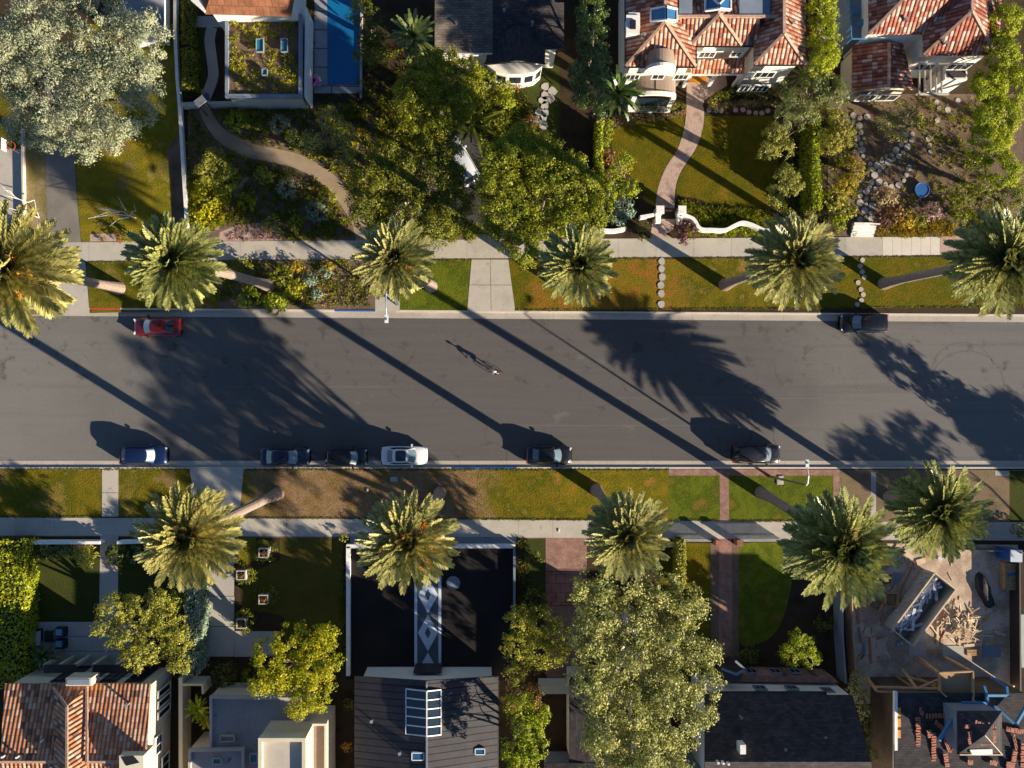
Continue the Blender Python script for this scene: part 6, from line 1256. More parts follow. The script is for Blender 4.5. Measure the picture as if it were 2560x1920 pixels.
# bottom walls
wallrun('garden_wall', [(76, 1357), (249, 1357)], .28, 1.1, MT['white'], 'white garden wall left of the concrete path, bottom left')
wallrun('garden_wall', [(292, 1357), (372, 1355)], .28, 1.1, MT['white'], 'white garden wall right of the concrete path, bottom left')
wallrun('forecourt_wall', [(870, 1366), (870, 1690)], .36, .6, MT['white'], 'low white wall on the left side of the black forecourt')
wallrun('forecourt_wall', [(866, 1366), (1288, 1366)], .36, .6, MT['white'], 'low white wall between pebble strip and black forecourt')
wallrun('forecourt_wall', [(1286, 1366), (1286, 1560)], .22, .6, MT['bluegrey'], 'low wall on the right side of the black forecourt')
wallrun('side_wall', [(451, 1694), (452, 2060)], .35, 2.2, MT['cream'], 'tall cream wall right of the tiled house, bottom left')
wallrun('side_wall', [(455, 1712), (505, 1712), (507, 1735)], .2, 2.2, MT['cream'], 'short cream return wall by the bright fan palm')
wallrun('boundary_fence', [(2106, 1478), (2108, 1600), (2116, 1710)], .14, 1.9, MT['bluegrey'], 'blue-grey fence between the dark lawn and the building site', 'fence')
wallrun('boundary_fence', [(2130, 1460), (2134, 1600), (2142, 1695)], .12, 1.6, MT['wood'], 'plank fence on the left edge of the building site', 'fence')
wallrun('boundary_fence', [(2550, 1400), (2552, 1730)], .14, 1.5, MT['darkframe'], 'dark fence on the right edge of the building site', 'fence')
wallrun('site_fence', [(2380, 1372), (2450, 1376), (2560, 1382), (2700, 1384)], .05, 1.8, MT['metal'], 'thin wire fence along the front of the building site', 'fence')
for x0, x1, lb in ((1705, 1778, 'white picket fence left of the brick garden path'), (1858, 1962, 'white picket fence right of the brick garden path')):
    a, b = P(x0, 1353, 1.1), P(x1, 1353, 1.1); f = empty('picket_fence', (a.x, a.y, 0), lb, 'fence'); m = MB()
    k = int((b - a).length / .16)
    for i in range(k + 1): q = a.lerp(b, i / k); m.box((q.x, q.y, .58), (.08, .04, 1.1))
    m.build('pickets', MT['white'], f); m = MB(); m.bar(Vector((a.x, a.y + .05, 1.0)), Vector((b.x, b.y + .05, 1.0)), .07, .09); m.bar(Vector((a.x, a.y + .05, .3)), Vector((b.x, b.y + .05, .3)), .07, .09); m.build('rails', MT['white'], f)
for x, lb in ((1797, 'left'), (1850, 'right')):
    p = P(x, 1358, 1.2); m = MB(); m.box((p.x, p.y, .6), (.52, .52, 1.2)); m.box((p.x, p.y, 1.24), (.62, .62, .1)); tag(m.build('brick_pillar', MT['brickpave'], origin=(p.x, p.y, 0)), 'pinkish brick pillar on the %s side of the brick garden path' % lb, 'pillar')
g = empty('entry_steps', P(2155, 575, 0), 'white stepped entrance above the bright sidewalk', 'steps')
for i in range(4): m = MB(); p = P(2154 + i, 588 - i * 8, 0); m.box((p.x, p.y, .08 + .08 * i), (2.3, .34, .16 + .16 * i - .01 * i)); m.build('step', MT['stucco'], g)
m = MB(); m.bar(P(2160, 558, 1.0), P(2200, 560, 1.0), .1, .1); m.build('handrail', MT['white'], g)

# ================================================================== STONES
SG = 'round stepping stones in the brown garden'
SL = 'round pale stepping stone in the brown garden, one of the winding double path'
stones = Z('A3', (668, 1005), (735, 1000), (793, 1023), (853, 1012), (683, 1055), (735, 1052), (787, 1087), (748, 1143), (799, 1147), (768, 1198), (827, 1197), (752, 1257), (805, 1243), (811, 1297), (744, 1308), (820, 1350), (1190, 1160), (1245, 1160), (1187, 1217), (1240, 1217), (1150, 1250), (1203, 1273), (1104, 1297), (1165, 1320), (1064, 1342), (1127, 1352), (1017, 1350), (1086, 1378), (981, 1388), (1036, 1402), (941, 1428), (993, 1440), (882, 1418), (896, 1463), (963, 1478), (919, 1514), (895, 1573), (957, 1573), (1012, 1590), (1064, 1612), (1127, 1600), (1174, 1562), (1194, 1512), (1217, 1452), (877, 1617), (928, 1633), (848, 1655), (1462, 1040), (1550, 950), (1478, 940), (1455, 885), (1387, 1197), (1395, 1257), (1400, 1310), (1640, 870)) + Z('B3', (798, 265), (795, 313), (847, 340), (908, 335), (795, 372), (845, 385), (899, 397), (832, 437), (884, 460), (795, 515), (887, 512), (843, 500))
srad = [22, 28, 22, 28, 30, 18, 29, 20, 23, 29, 18, 23, 20, 30, 20, 18, 29, 20, 18, 24, 23, 30, 29, 20, 22, 23, 18, 18, 22, 32, 31, 23, 20, 22, 18, 31, 22, 31, 18, 22, 29, 18, 22, 27, 18, 23, 29, 24, 26, 22, 22, 28, 20, 18, 22] + [18, 22, 18, 22, 32, 18, 30, 30, 22, 28, 28, 16]
m0 = {}
def stone(px, py, r, label, grp, shape=0, mat='slab', n=14, ax=1.0, z=.02):
    p = P(px, py, 0); m = MB(); m.local = True; rr = r / 25.5
    pts = [(rr * math.cos(i * 2 * math.pi / n) * (1 + random.uniform(-shape, shape)), rr * ax * math.sin(i * 2 * math.pi / n) * (1 + random.uniform(-shape, shape))) for i in range(n)]
    m.prism(pts, -.02, .06); o = m.build('stepping_stone', MT[mat]); o.location = (p.x, p.y, z); return tag(o, label, 'stepping stone', grp)
for (x, y), r in zip(stones, srad): stone(x, y, r * .28933, SL, SG, .02, random.choice(['conc', 'conc', 'slab']))
for x, y in Z('B2', (1293, 877), (1292, 940), (1294, 1012), (1286, 1080), (1287, 1155), (1289, 1245)): stone(x, y, 8.5, 'pale stone slab of the single column crossing the golden verge lawn', 'column of stone slabs in the verge', .18, 'slab', 8, 1.15)
for x, y in Z('B3', (815, 865), (795, 918), (812, 967), (830, 1012), (777, 1060), (801, 1118), (821, 1164), (805, 1214), (770, 1248)): stone(x, y, 6.3, 'small round stone crossing the verge above the black parked car', 'small stones crossing the verge', .05, 'conc')
for x, y in ((1772, 276), (1790, 277), (1803, 277), (1839, 275), (1857, 275), (1872, 281), (1889, 283), (1904, 283), (1919, 277)): stone(x, y, 6.5, 'small stepping stone along the top edge of the right front lawn', 'small stones along the lawn top', .12, 'pinkpath', 9)
for x, y, r in Z('A2', (280, 750), (345, 790), (290, 825), (270, 865), (340, 860), (285, 915), (285, 975), (235, 970), (260, 1020), (220, 1030), (265, 1085)) and [(a, b, 11) for a, b in Z('A2', (285, 750), (350, 790), (285, 825), (268, 868), (338, 860), (285, 915), (288, 975), (232, 972), (268, 1020), (218, 1035), (268, 1085))]: stone(x, y, r, 'irregular grey flagstone of the shaded path left of the glossy column tree', 'grey flagstones of the shaded path', .22, 'slab', 7)
p = P(1133, 1457, 0); m = MB(); m.local = True; m.prism([(.66 * math.cos(i * .3142) * (1 + random.uniform(-.04, .04)), .66 * math.sin(i * .3142)) for i in range(20)], 0, .1); o = m.build('pebble_disc', MT['cobble']); o.location = (p.x, p.y, .014); tag(o, 'round blue-grey pebble disc on the black forecourt', 'pebble disc')

# ================================================================== STREET LAMPS, COVERS
def lamp(top, head, hz, label):
    t = P(*top, hz); hd = P(*head, hz + .25); g = empty('street_lamp', (t.x, t.y, 0), label, 'street lamp', 'street lamps')
    m = MB(); m.tube([(t.x, t.y, 0), (t.x, t.y, .4), (t.x, t.y, hz * .6), (t.x, t.y, hz)], [.17, .12, .10, .07], 10); m.build('pole', MT['metal'], g)
    m = MB(); m.tube([Vector((t.x, t.y, hz - .05)), t.lerp(hd, .12) + Vector((0, 0, .25)), t.lerp(hd, .5) + Vector((0, 0, .38)), hd], [.075, .07, .06, .05], 8); m.build('arm', MT['lamp'], g)
    d = (hd - t).normalized(); m = MB(); m.box((hd.x + d.x * .25, hd.y + d.y * .25, hd.z), (.7, .30, .14), math.atan2(d.y, d.x)); hh_ = m.build('lamp_head', MT['lamp'], g)
    m = MB(); m.box((hd.x + d.x * .3, hd.y + d.y * .3, hd.z + .10), (.16, .16, .08), 0); m.build('photocell', MT['teal'], hh_)
lamp((2016, 1213), (2018, 1166), 9.0, 'street lamp on the bottom kerb with its white arm over the gutter')
lamp((966, 727), (966, 790), 9.0, 'street lamp half hidden by the palm at the blue kerb')
def cover_box(px, py, w, l, label, mat='conc'):
    p = P(px, py, 0); m = MB(); m.box((p.x, p.y, .05), (w, l, .1)); m.box((p.x, p.y, .105), (w * .7, l * .55, .02)); tag(m.build('utility_cover', MT[mat], origin=(p.x, p.y, 0)), label, 'utility cover')
cover_box(985, 1198, .68, .44, 'pale rectangular utility cover in the brown verge', 'slab'); cover_box(1950, 1205, .66, .5, 'square concrete utility box beside the street lamp pole')
p = P(1952, 1191, 0); cover_box(1952, 1192, .5, .2, 'small concrete slab touching the brick border by the lamp')
cover_box(919, 1225, .16, .26, 'tiny white valve box in the brown verge', 'white'); cover_box(1397, 1326, .1, .3, 'tiny white marker on the lower sidewalk', 'white')

# ================================================================== CARS
cp = lambda n, c, k=.3: carpaint(n, c, k)
car(393, 817, -1, 'sedan', cp('paint_red', (.20, .010, .014)), 'dark red sedan parked beside the red painted kerb', L=4.55)
car(2159, 808, -1, 'suv', cp('paint_black', (.010, .010, .012)), 'black estate car parked on the top kerb', L=4.75, Wd=1.9, H=1.62)
car(359, 1138, 1, 'hatch', cp('paint_blue', (.006, .018, .075)), 'dark blue car with a white sun shade behind its windscreen', L=4.45, H=1.58, shade=True, zc=.8)
car(713, 1142, 1, 'sedan', cp('paint_navy', (.008, .014, .04)), 'navy sedan at the left end of the three cars in tree shade', L=4.75)
car(866, 1143, 1, 'suv', cp('paint_jet', (.007, .007, .008)), 'small boxy black car between the navy sedan and the white car', L=4.0, Wd=1.76, H=1.5)
car(1011, 1139, 1, 'sedan', cp('paint_white', (.66, .68, .70), .0), 'white sedan with a black glass roof', L=4.5, roofmat=MT['carglass'])
car(1373, 1138, 1, 'sedan', cp('paint_black_b', (.008, .008, .010)), 'black sedan parked near the blue painted bottom kerb', L=4.5, H=1.5)
car(1893, 1135, 1, 'suv', cp('paint_charcoal', (.014, .014, .018)), 'large dark sport utility car parked beside the street lamp', L=4.75, Wd=1.9, H=1.75, zc=.9)
car(1152, 402, 1, 'suv', cp('paint_white_b', (.6, .64, .70), .0), 'white car half hidden under the dark spreading tree', group=None, L=4.9, Wd=1.95, H=1.7, rz=rad(120), z=.02)

# ================================================================== CYCLIST
bc = P(1241, 931, -.15); RZ = math.pi
bike = empty('bicycle', bc, 'bicycle ridden across the middle of the road', 'bicycle', rz=RZ)
def bmb(): b = MB(); b.local = True; return b
R3 = Matrix.Rotation(math.pi / 2, 3, 'X')
for x in (-.51, .51):
    m = bmb(); m.torus((x, 0, .34), .325, .022, 28, 6, R3); w = m.build('wheel', MT['tyre'], bike)
    m = bmb()
    for i in range(9): a = i * math.pi / 4.5; m.bar((x, 0, .34), (x + .31 * math.cos(a), 0, .34 + .31 * math.sin(a)), .006)
    m.build('spokes', MT['rim'], w)
m = bmb()
for a, b in (((-.51, 0, .34), (-.08, 0, .30)), ((-.51, 0, .34), (-.20, 0, .82)), ((-.08, 0, .30), (-.22, 0, .92)), ((-.08, 0, .30), (.33, 0, .82)), ((-.2, 0, .82), (.31, 0, .90)), ((.31, 0, .92), (.37, 0, .72)), ((.37, 0, .72), (.51, 0, .34))): m.tube([a, b], .02, 6)
m.build('frame', MT['pink'], bike)
m = bmb(); m.tube([(.31, -.02, .92), (.33, 0, 1.0)], .02, 6); m.tube([(.42, -.24, .98), (.33, -.2, 1.0), (.33, .2, 1.0), (.42, .24, .98)], .018, 6); m.build('handlebar', MT['lamp'], bike)
m = bmb(); m.box((-.23, 0, .95), (.26, .14, .06)); m.build('saddle', MT['black'], bike)
m = bmb(); m.torus((-.08, 0, .30), .09, .012, 14, 5, R3); m.bar((-.08, .09, .30), (.07, .11, .22), .02); m.bar((-.08, -.09, .30), (-.23, -.11, .38), .02); m.build('cranks', MT['metal'], bike)
def skinned(name, verts, edges, radii, mat, parent, root=0, sub=1):
    me = bpy.data.meshes.new(name); me.from_pydata(verts, edges, []); me.materials.append(mat)
    o = bpy.data.objects.new(name, me); COL.objects.link(o); o.parent = parent
    s = o.modifiers.new('skin', 'SKIN'); s.use_smooth_shade = True
    for i, v in enumerate(me.skin_vertices[0].data): v.radius = (radii[i], radii[i]); v.use_root = (i == root)
    u = o.modifiers.new('sub', 'SUBSURF'); u.levels = u.render_levels = sub; return o
V = [(-.24, 0, 1.02), (-.12, 0, 1.22), (.02, 0, 1.42), (.10, 0, 1.53), (.16, 0, 1.66)]; Rr = [.135, .125, .14, .05, .07]; Ed = [(0, 1), (1, 2), (2, 3), (3, 4)]
for s in (1, -1):
    k = len(V); V += [(.03, s * .19, 1.42), (.16, s * .24, 1.20), (.37, s * .21, 1.04), (.42, s * .21, 1.0)]; Rr += [.06, .045, .032, .03]; Ed += [(2, k), (k, k + 1), (k + 1, k + 2), (k + 2, k + 3)]
    for f in range(4):
        q = len(V); y = s * (.18 + f * .022); V += [(.45, y, 1.02), (.47, y, .98)]; Rr += [.009, .008]; Ed += [(k + 3, q), (q, q + 1)]
    q = len(V); V += [(.42, s * .165, .99)]; Rr += [.010]; Ed += [(k + 2, q)]
    q = len(V); kn, an = (((.16, s * .11, .88), (-.02, s * .11, .40)) if s > 0 else ((.08, s * .11, .70), (-.22, s * .11, .52)))
    if s > 0: kn, an = (.17, .11, .80), (.05, .11, .34)
    else: kn, an = (.18, -.11, 1.0), (-.18, -.11, .58)
    V += [(-.2, s * .10, .96), kn, an, (an[0] + .16, s * .11, an[2] - .05)]; Rr += [.095, .062, .042, .04]; Ed += [(0, q), (q, q + 1), (q + 1, q + 2), (q + 2, q + 3)]
rider = empty('person', bc, 'cyclist in dark clothes with a white helmet riding across the road', 'person', rz=RZ)
skinned('body', V, Ed, Rr, MT['skin'], rider)
def pads(name, pts, mat, parent): 
    m = bmb()
    for p, r in pts: m.tube(p, r, 10)
    return m.build(name, mat, parent, smooth=True)
pads('shirt', [([(-.25, 0, 1.0), (-.12, 0, 1.22), (.03, 0, 1.44), (.07, 0, 1.49)], [.165, .155, .17, .07]), ([(.0, .14, 1.43), (.04, .2, 1.41), (.12, .23, 1.27)], [.085, .082, .062]), ([(.0, -.14, 1.43), (.04, -.2, 1.41), (.12, -.23, 1.27)], [.085, .082, .062])], MT['black'], rider)
pads('shorts', [([(-.2, .09, .98), (-.03, .105, .89), (.10, .11, .83)], [.12, .10, .082]), ([(-.2, -.09, .98), (-.03, -.105, .985), (.10, -.11, .995)], [.12, .10, .082])], MT['darkframe'], rider)
pads('helmet', [([(.06, 0, 1.71), (.12, 0, 1.76), (.20, 0, 1.76), (.29, 0, 1.71)], [.05, .105, .115, .05])], MT['white'], rider)
pads('shoes', [([(.03, .11, .29), (.22, .11, .27)], [.045, .03]), ([(-.2, -.11, .53), (-.01, -.11, .51)], [.045, .03])], MT['white'], rider)

# ================================================================== GARDEN AND POOL THINGS
def furn(name, px, py, label, cat, z=.024, group=None, rz=0): p = P(px, py, 0); return empty(name, (p.x, p.y, z), label, cat, group, rz)
def lbox(par, name, c, d, mat, rz=0): m = MB(); m.local = True; m.box(c, d, rz); return m.build(name, mat, par)
g = furn('garden_sofa', 95, 1592, 'two-seat outdoor sofa with blue-grey cushions at the patio edge', 'sofa')
lbox(g, 'frame', (0, 0, .17), (.98, 1.62, .34), MT['black']); lbox(g, 'seat_cushion', (.08, 0, .42), (.74, 1.42, .16), MT['cushion']); lbox(g, 'backrest', (-.40, 0, .55), (.2, 1.62, .44), MT['cushion']); lbox(g, 'armrest', (0, .76, .48), (.9, .1, .26), MT['black']); lbox(g, 'armrest', (0, -.76, .48), (.9, .1, .26), MT['black'])
g = furn('garden_table', 128, 1588, 'dark square outdoor table between sofa and armchairs', 'table')
lbox(g, 'tabletop', (0, 0, .42), (.84, 1.05, .05), MT['black'])
for sx in (-1, 1):
    for sy in (-1, 1): lbox(g, 'leg', (sx * .37, sy * .47, .2), (.06, .06, .4), MT['black'])
for y, lb in ((1577, 'upper'), (1606, 'lower')):
    g = furn('garden_armchair', 158, y, '%s of the two blue-cushioned outdoor armchairs' % lb, 'armchair', group='outdoor armchairs')
    lbox(g, 'frame', (0, 0, .17), (.92, .86, .34), MT['black']); lbox(g, 'seat_cushion', (-.10, 0, .42), (.62, .6, .16), MT['cushionblue']); lbox(g, 'backrest', (.36, 0, .52), (.16, .86, .42), MT['black']); lbox(g, 'armrest', (-.05, .38, .46), (.8, .09, .24), MT['black']); lbox(g, 'armrest', (-.05, -.38, .46), (.8, .09, .24), MT['black'])
for i, (x, y, lb) in enumerate(((665, 1378, 'nearest the sidewalk, right'), (610, 1433, 'upper one on the left'), (665, 1493, 'lower one on the right'), (610, 1553, 'lowest, at the end of the drive'))):
    shrub(x, y, 30, .65, [LF['green'], LF['dark'], LF['olive']], 'square clump of low bushes round the white planter, ' + lb, leaf=.1, name='low_bush')
    g = furn('square_planter', x, y, 'white square planter box, ' + lb, 'planter', .0, 'white square planters')
    for a, b, c, d in ((0, .4, .9, .1), (0, -.4, .9, .1), (.4, 0, .1, .7), (-.4, 0, .1, .7)): lbox(g, 'side', (a, b, .5), (c, d, 1.0), MT['slab'])
    lbox(g, 'soil', (0, 0, .86), (.7, .7, .06), MT['soil']); p = g.location
    C, N_ = blob_leaves([((p.x, p.y, .98), .25, .25, .18)], .08); U, V = leaf_axes(N_, .08, .5); quads('plant', LF['rust'], C, U, V, g)
# pool toys
g = furn('pool_ring', 784, 205, 'pink inflatable ring on the pool deck', 'pool ring', .08); m = bmb(); m.torus((0, 0, .2), .42, .2, 24, 10); m.build('ring', MT['pink'], g, smooth=True)
m = bmb(); m.torus((-.06, .02, .09), .56, .07, 24, 8); m.build('rim', MT['palepink'], g, smooth=True)
g = furn('beach_ball', 772, 216, 'deep blue inflatable beside the pink ring', 'inflatable', .0); m = bmb(); m.torus((0, 0, .2), .28, .19, 18, 8); m.build('body', MT['toyblue'], g, smooth=True)
g = furn('toy_hoop', 803, 209, 'green hoop around the toys at the pool corner', 'hoop', .06); m = bmb(); m.torus((0, 0, .1), .52, .035, 26, 6); m.build('hoop', MT['toygreen'], g, smooth=True)
for x, y, mt, lb, d in ((793, 193, 'yellow', 'yellow float poking out behind the pink ring', (.4, .3, .25)), (799, 201, 'white', 'white toy box among the pool toys', (.3, .42, .22)), (798, 214, 'coral', 'coral starfish-like toy among the pool toys', (.5, .16, .12))):
    g = furn('pool_toy', x, y, lb, 'pool toy', .06); lbox(g, 'body', (0, 0, d[2] / 2), d, MT[mt], .5); lbox(g, 'handle', (0, 0, d[2]), (d[0] * .3, d[1] * 1.3, .08), MT[mt], -.4)
g = furn('fountain_bowl', 2300, 477, 'round blue basin in the brown garden', 'basin', .0); m = bmb(); m.cyl((0, 0, 0), .62, .35, 24, .74); m.build('bowl', MT['black'], g)
m = bmb(); m.torus((0, 0, .36), .72, .06, 28, 8); m.build('rim', MT['bluepaint'], g, smooth=True); m = bmb(); m.cyl((0, 0, .33), .68, .03, 24); m.build('water', MT['bluepaint'], g)
# bare trees
def bare(px, py, base, segs, label, h=1.6, mat='bleached'):
    b = P(*base, 0); g = empty('bare_tree', b, label, 'bare tree'); m = MB()
    for pts in segs:
        q = [P(x, y, z) for x, y, z in pts]; m.tube(q, [.045 * (1 - .7 * i / max(1, len(q) - 1)) for i in range(len(q))], 6)
    m.build('branches', MT[mat], g)
bare(0, 0, (340, 545), [Z3 for Z3 in [[(340, 545, .1), (325, 540, .9), (310, 530, 1.3), (285, 526, 1.8), (240, 517, 2.2)], [(325, 540, .9), (290, 535, 1.5), (255, 540, 1.9), (220, 546, 2.2)], [(315, 527, 1.3), (308, 515, 1.8), (295, 493, 2.4)], [(325, 540, .9), (332, 528, 1.6), (340, 528, 1.9), (335, 513, 2.2)], [(322, 543, .8), (295, 548, 1.3), (275, 565, 1.8)], [(300, 530, 1.6), (270, 530, 2.0), (235, 543, 2.1)], [(290, 527, 1.7), (262, 518, 2.1)], [(285, 526, 1.8), (265, 524, 2.2), (245, 522, 2.3)]]], 'bleached bare branching tree on the top left lawn')
bare(0, 0, (98, 545), [[(98, 545, .1), (75, 535, 1.0), (50, 530, 1.5), (20, 533, 2.0), (-10, 540, 2.4)], [(75, 535, 1.0), (45, 536, 1.6), (5, 548, 2.2)], [(60, 531, 1.3), (30, 522, 2.0), (0, 515, 2.4)], [(86, 500, .8), (70, 506, 1.2), (45, 497, 1.8), (20, 480, 2.2), (6, 466, 2.6)], [(45, 497, 1.8), (20, 490, 2.3), (-5, 486, 2.6)], [(35, 490, 2.0), (25, 478, 2.3), (10, 474, 2.6)], [(98, 545, .1), (90, 520, .5), (86, 500, .8)]], 'white bare branching tree beside the far left driveway')
g = furn('basket_hoop', 66, 387, 'small round red-rimmed hoop and net beside the low pale wall', 'basketball hoop', 0); m = bmb(); m.torus((0, 0, 2.6), .42, .03, 20, 6); m.build('rim', MT['redpaint'], g); m = bmb(); m.tube([(-.4, 0, 0), (-.4, 0, 2.6)], .05, 8); m.build('pole', MT['metal'], g); m = bmb(); m.box((-.44, 0, 2.9), (.05, 1.1, .8)); m.build('backboard', MT['white'], g)

# ================================================================== BUILDING SITE
zz = lambda x, y: (2140 + x / 5.183, 1340 + y / 5.183)
cr = [zz(1025, 480), zz(1300, 690), zz(740, 1430), zz(475, 1215)]
W_ = [P(x, y, 2.05) for x, y in cr]; cc = sum(W_, Vector()) / 4; g = empty('skip', (cc.x, cc.y, .02), 'long open rubble skip with blue-grey debris inside', 'skip')
ex = (W_[3] - W_[0]); ex = Vector((ex.x, ex.y, 0)); Ls = ex.length; ex.normalize(); ey = Vector((-ex.y, ex.x, 0)); Ws = (W_[1] - W_[0]).length; ang = math.atan2(ex.y, ex.x); m = bmb()
Rz = Matrix.Rotation(ang, 3, 'Z')
def sb(c, d, m): m.box(Rz @ Vector(c), d, ang)
for s in (-1, 1): sb((0, s * (Ws / 2), 1.02), (Ls, .07, 1.96), m); sb((s * (Ls / 2 - .04), 0, 1.02), (.07, Ws - .08, 1.95), m)
sb((0, 0, .1), (Ls - .1, Ws - .1, .1), m); m.build('body', MT['rust'], g)
m = bmb()
for s in (-1, 1): sb((0, s * Ws / 2, 2.03), (Ls + .1, .13, .08), m); sb((s * Ls / 2, 0, 2.035), (.13, Ws, .07), m)
m.build('rim', MT['palewood'], g)
for s in (-1, 1):
    m = bmb()
    for i in range(15): sb((-Ls / 2 + .3 + i * (Ls - .6) / 14, s * (Ws / 2 + .07), 1.0), (.07, .08, 1.85), m)
    sb((0, s * (Ws / 2 + .05), .2), (Ls, .03, .1), m); m.build('side_ribs', MT['rust'], g)
m = bmb()
for i in range(260):
    x = random.uniform(-.47, .47) * Ls; y = random.gauss(-.22 if ey.dot(Vector((-1, 0, 0))) < 0 else .22, .18) * Ws; y = max(-.42 * Ws, min(.42 * Ws, y)); L = random.choice([.3, .5, 1.1, 1.8])
    c = Rz @ Vector((x * .93, y, .4 + random.random() * (1.15 - abs(y) / Ws * .6))); m.box(c, (min(L, 1.6), random.uniform(.06, .3), random.uniform(.04, .18)), ang + random.uniform(-.7, .7), random.uniform(-.3, .3))
o = m.build('debris', MT['rubble'], g); o['kind'] = 'stuff'
# timber heap
p = P(2402, 1565, 0); m = MB()
for i in range(190):
    a = random.uniform(0, 6.28); r = abs(random.gauss(0, .95)); L = random.uniform(.3, 1.9); m.box((p.x + r * math.cos(a) * 1.2, p.y + r * math.sin(a), .1 + random.random() * .5 * max(.1, 1 - r / 2)), (L, random.uniform(.05, .13), .04), random.uniform(0, 3.14), random.uniform(-.3, .3))
tag(m.build('lumber_heap', MT['palewood'], origin=(p.x, p.y, 0)), 'loose heap of broken pale timber in the building site', 'lumber heap', kind='stuff')
def plank(x0, y0, x1, y1, w, label, mat='wood', h=.08, z=.02, name='plank'):
    a, b = P(x0, y0, 0), P(x1, y1, 0); m = MB(); m.bar(Vector((a.x, a.y, z + h / 2)), Vector((b.x, b.y, z + h / 2)), w, h); tag(m.build(name, MT[mat], origin=(a.x, a.y, 0)), label, 'plank', None)
for a, b, w, mt, lb in (((1055, 1100), (1050, 1425), .22, 'palewood', 'upright pale beam left of the timber heap'), ((1125, 1000), (1110, 1370), .26, 'woodred', 'reddish beam beside the pale beam left of the timber heap'), ((1390, 1420), (1620, 1400), .26, 'palewood', 'pale beam lying below the timber heap'), ((1250, 930), (1440, 1150), .12, 'woodred', 'thin reddish board leaning over the timber heap'), ((1720, 1410), (1840, 1370), .18, 'wood', 'short board right of the timber heap'), ((1790, 1230), (1935, 1290), .26, 'palewood', 'short pale board on the blue-grey ground'), ((1540, 1110), (1880, 920), .06, 'wood', 'long thin stick crossing from the timber heap'), ((1150, 1170), (1260, 1070), .16, 'lamp', 'white panel strip on the left of the timber heap'), ((170, 1310), (190, 1650), .24, 'woodred', 'notched reddish board left of the skip'), ((30, 1180), (70, 1380), .2, 'woodred', 'dark red plank by the plank fence'), ((100, 1380), (100, 1530), .26, 'bluegrey', 'blue-grey plank by the plank fence'), ((360, 1470), (445, 1590), .07, 'lamp', 'thin white strip lying left of the skip end'), ((10, 850), (30, 1140), .3, 'woodred', 'broad reddish plank against the plank fence'), ((235, 1230), (262, 1420), .05, 'palewood', 'thin pale lath left of the skip'), ((520, 715), (705, 300), .16, 'wood', 'long beam lying along the skip, upper left'), ((560, 740), (760, 330), .12, 'woodred', 'dark beam next to the long beam by the skip'), ((1900, 1600), (1960, 1490), .14, 'wood', 'slanting board near the right site fence'), ((510, 130), (720, 280), .45, 'palewood', 'broad sunlit board below the big palm'), ((780, 340), (890, 310), .5, 'palewood', 'pale sheet at the upper end of the skip'), ((890, 1330), (905, 1560), .05, 'palewood', 'thin lath beyond the lower end of the skip')):
    plank(*zz(*a), *zz(*b), w, lb, mt)
def pallet(x, y, w, l, rz, label, mat='wood', slats=7, z=.02, hh=.13, name='pallet', cat='pallet'):
    p = P(x, y, 0); g = empty(name, (p.x, p.y, z), label, cat, rz=rz); m = bmb()
    for i in range(slats): m.box((0, -l / 2 + l * (i + .5) / slats, hh), (w, l / slats * .62, .03))
    m.build('slats', MT[mat], g); m = bmb()
    for s in (-1, 0, 1): m.box((s * (w / 2 - .06), 0, hh / 2 - .02), (.08, l, hh - .03))
    m.build('bearers', MT[mat], g); return g
pallet(*zz(950, 200), 1.3, 1.1, .15, 'sunlit striped pallet above the skip', 'woodred', 6); pallet(*zz(1515, 1505), 1.4, .62, 0, 'small striped pallet below the timber heap', 'wood', 4)
g = pallet(*zz(1935, 505), 1.3, 2.6, -.03, 'tall slatted timber crate with a blue strap below the blue toilet cabin', 'wood', 18, .02, .9, 'timber_crate', 'crate'); lbox(g, 'strap', (0, .25, .93), (.8, .3, .04), MT['bluepaint'], .2)
def openbox(x, y, w, l, rz, label, mat='wood', h=.5):
    p = P(x, y, 0); g = empty('wooden_frame_box', (p.x, p.y, .02), label, 'wooden box', rz=rz)
    m = bmb()
    for a, b, c, d in ((0, l / 2, w, .06), (0, -l / 2, w, .06), (w / 2, 0, .06, l - .06), (-w / 2, 0, .06, l - .06)): m.box((a, b, h / 2), (c, d, h))
    m.build('sides', MT[mat], g); m = bmb(); m.box((0, 0, .04), (w - .1, l - .1, .03)); m.build('base', MT['ply'], g)
openbox(*zz(235, 870), 1.2, 1.0, -.5, 'open wooden frame box, the tilted one by the plank fence'); openbox(*zz(435, 815), 1.2, 1.3, 0, 'open wooden frame box, the straight one left of the skip'); openbox(*zz(345, 560), 1.2, 1.0, .35, 'brown open box under the big palm fronds', 'woodred')
for a, b, c, d, mt, lb in ((680, 1405, 905, 1560, 'slab', 'grey sheet at the lower end of the skip'), (1120, 1420, 1400, 1560, 'slab', 'large grey sheet below the timber heap'), (1640, 1420, 1870, 1570, 'bluegrey', 'blue-grey sheet at the right of the small pallet'), (905, 1465, 1110, 1535, 'ply', 'brown sheet between the two grey sheets'), (480, 470, 590, 640, 'bluegrey', 'blue sheet under the palm beside the skip')):
    q = [zz(a, b), zz(c, b), zz(c, d), zz(a, d)]; m = MB(); m.prism([tuple(P(x, y, 0)[:2]) for x, y in q], .015, .06); tag(m.build('board_sheet', MT[mt], origin=tuple(P(*q[0], 0))), lb, 'board')
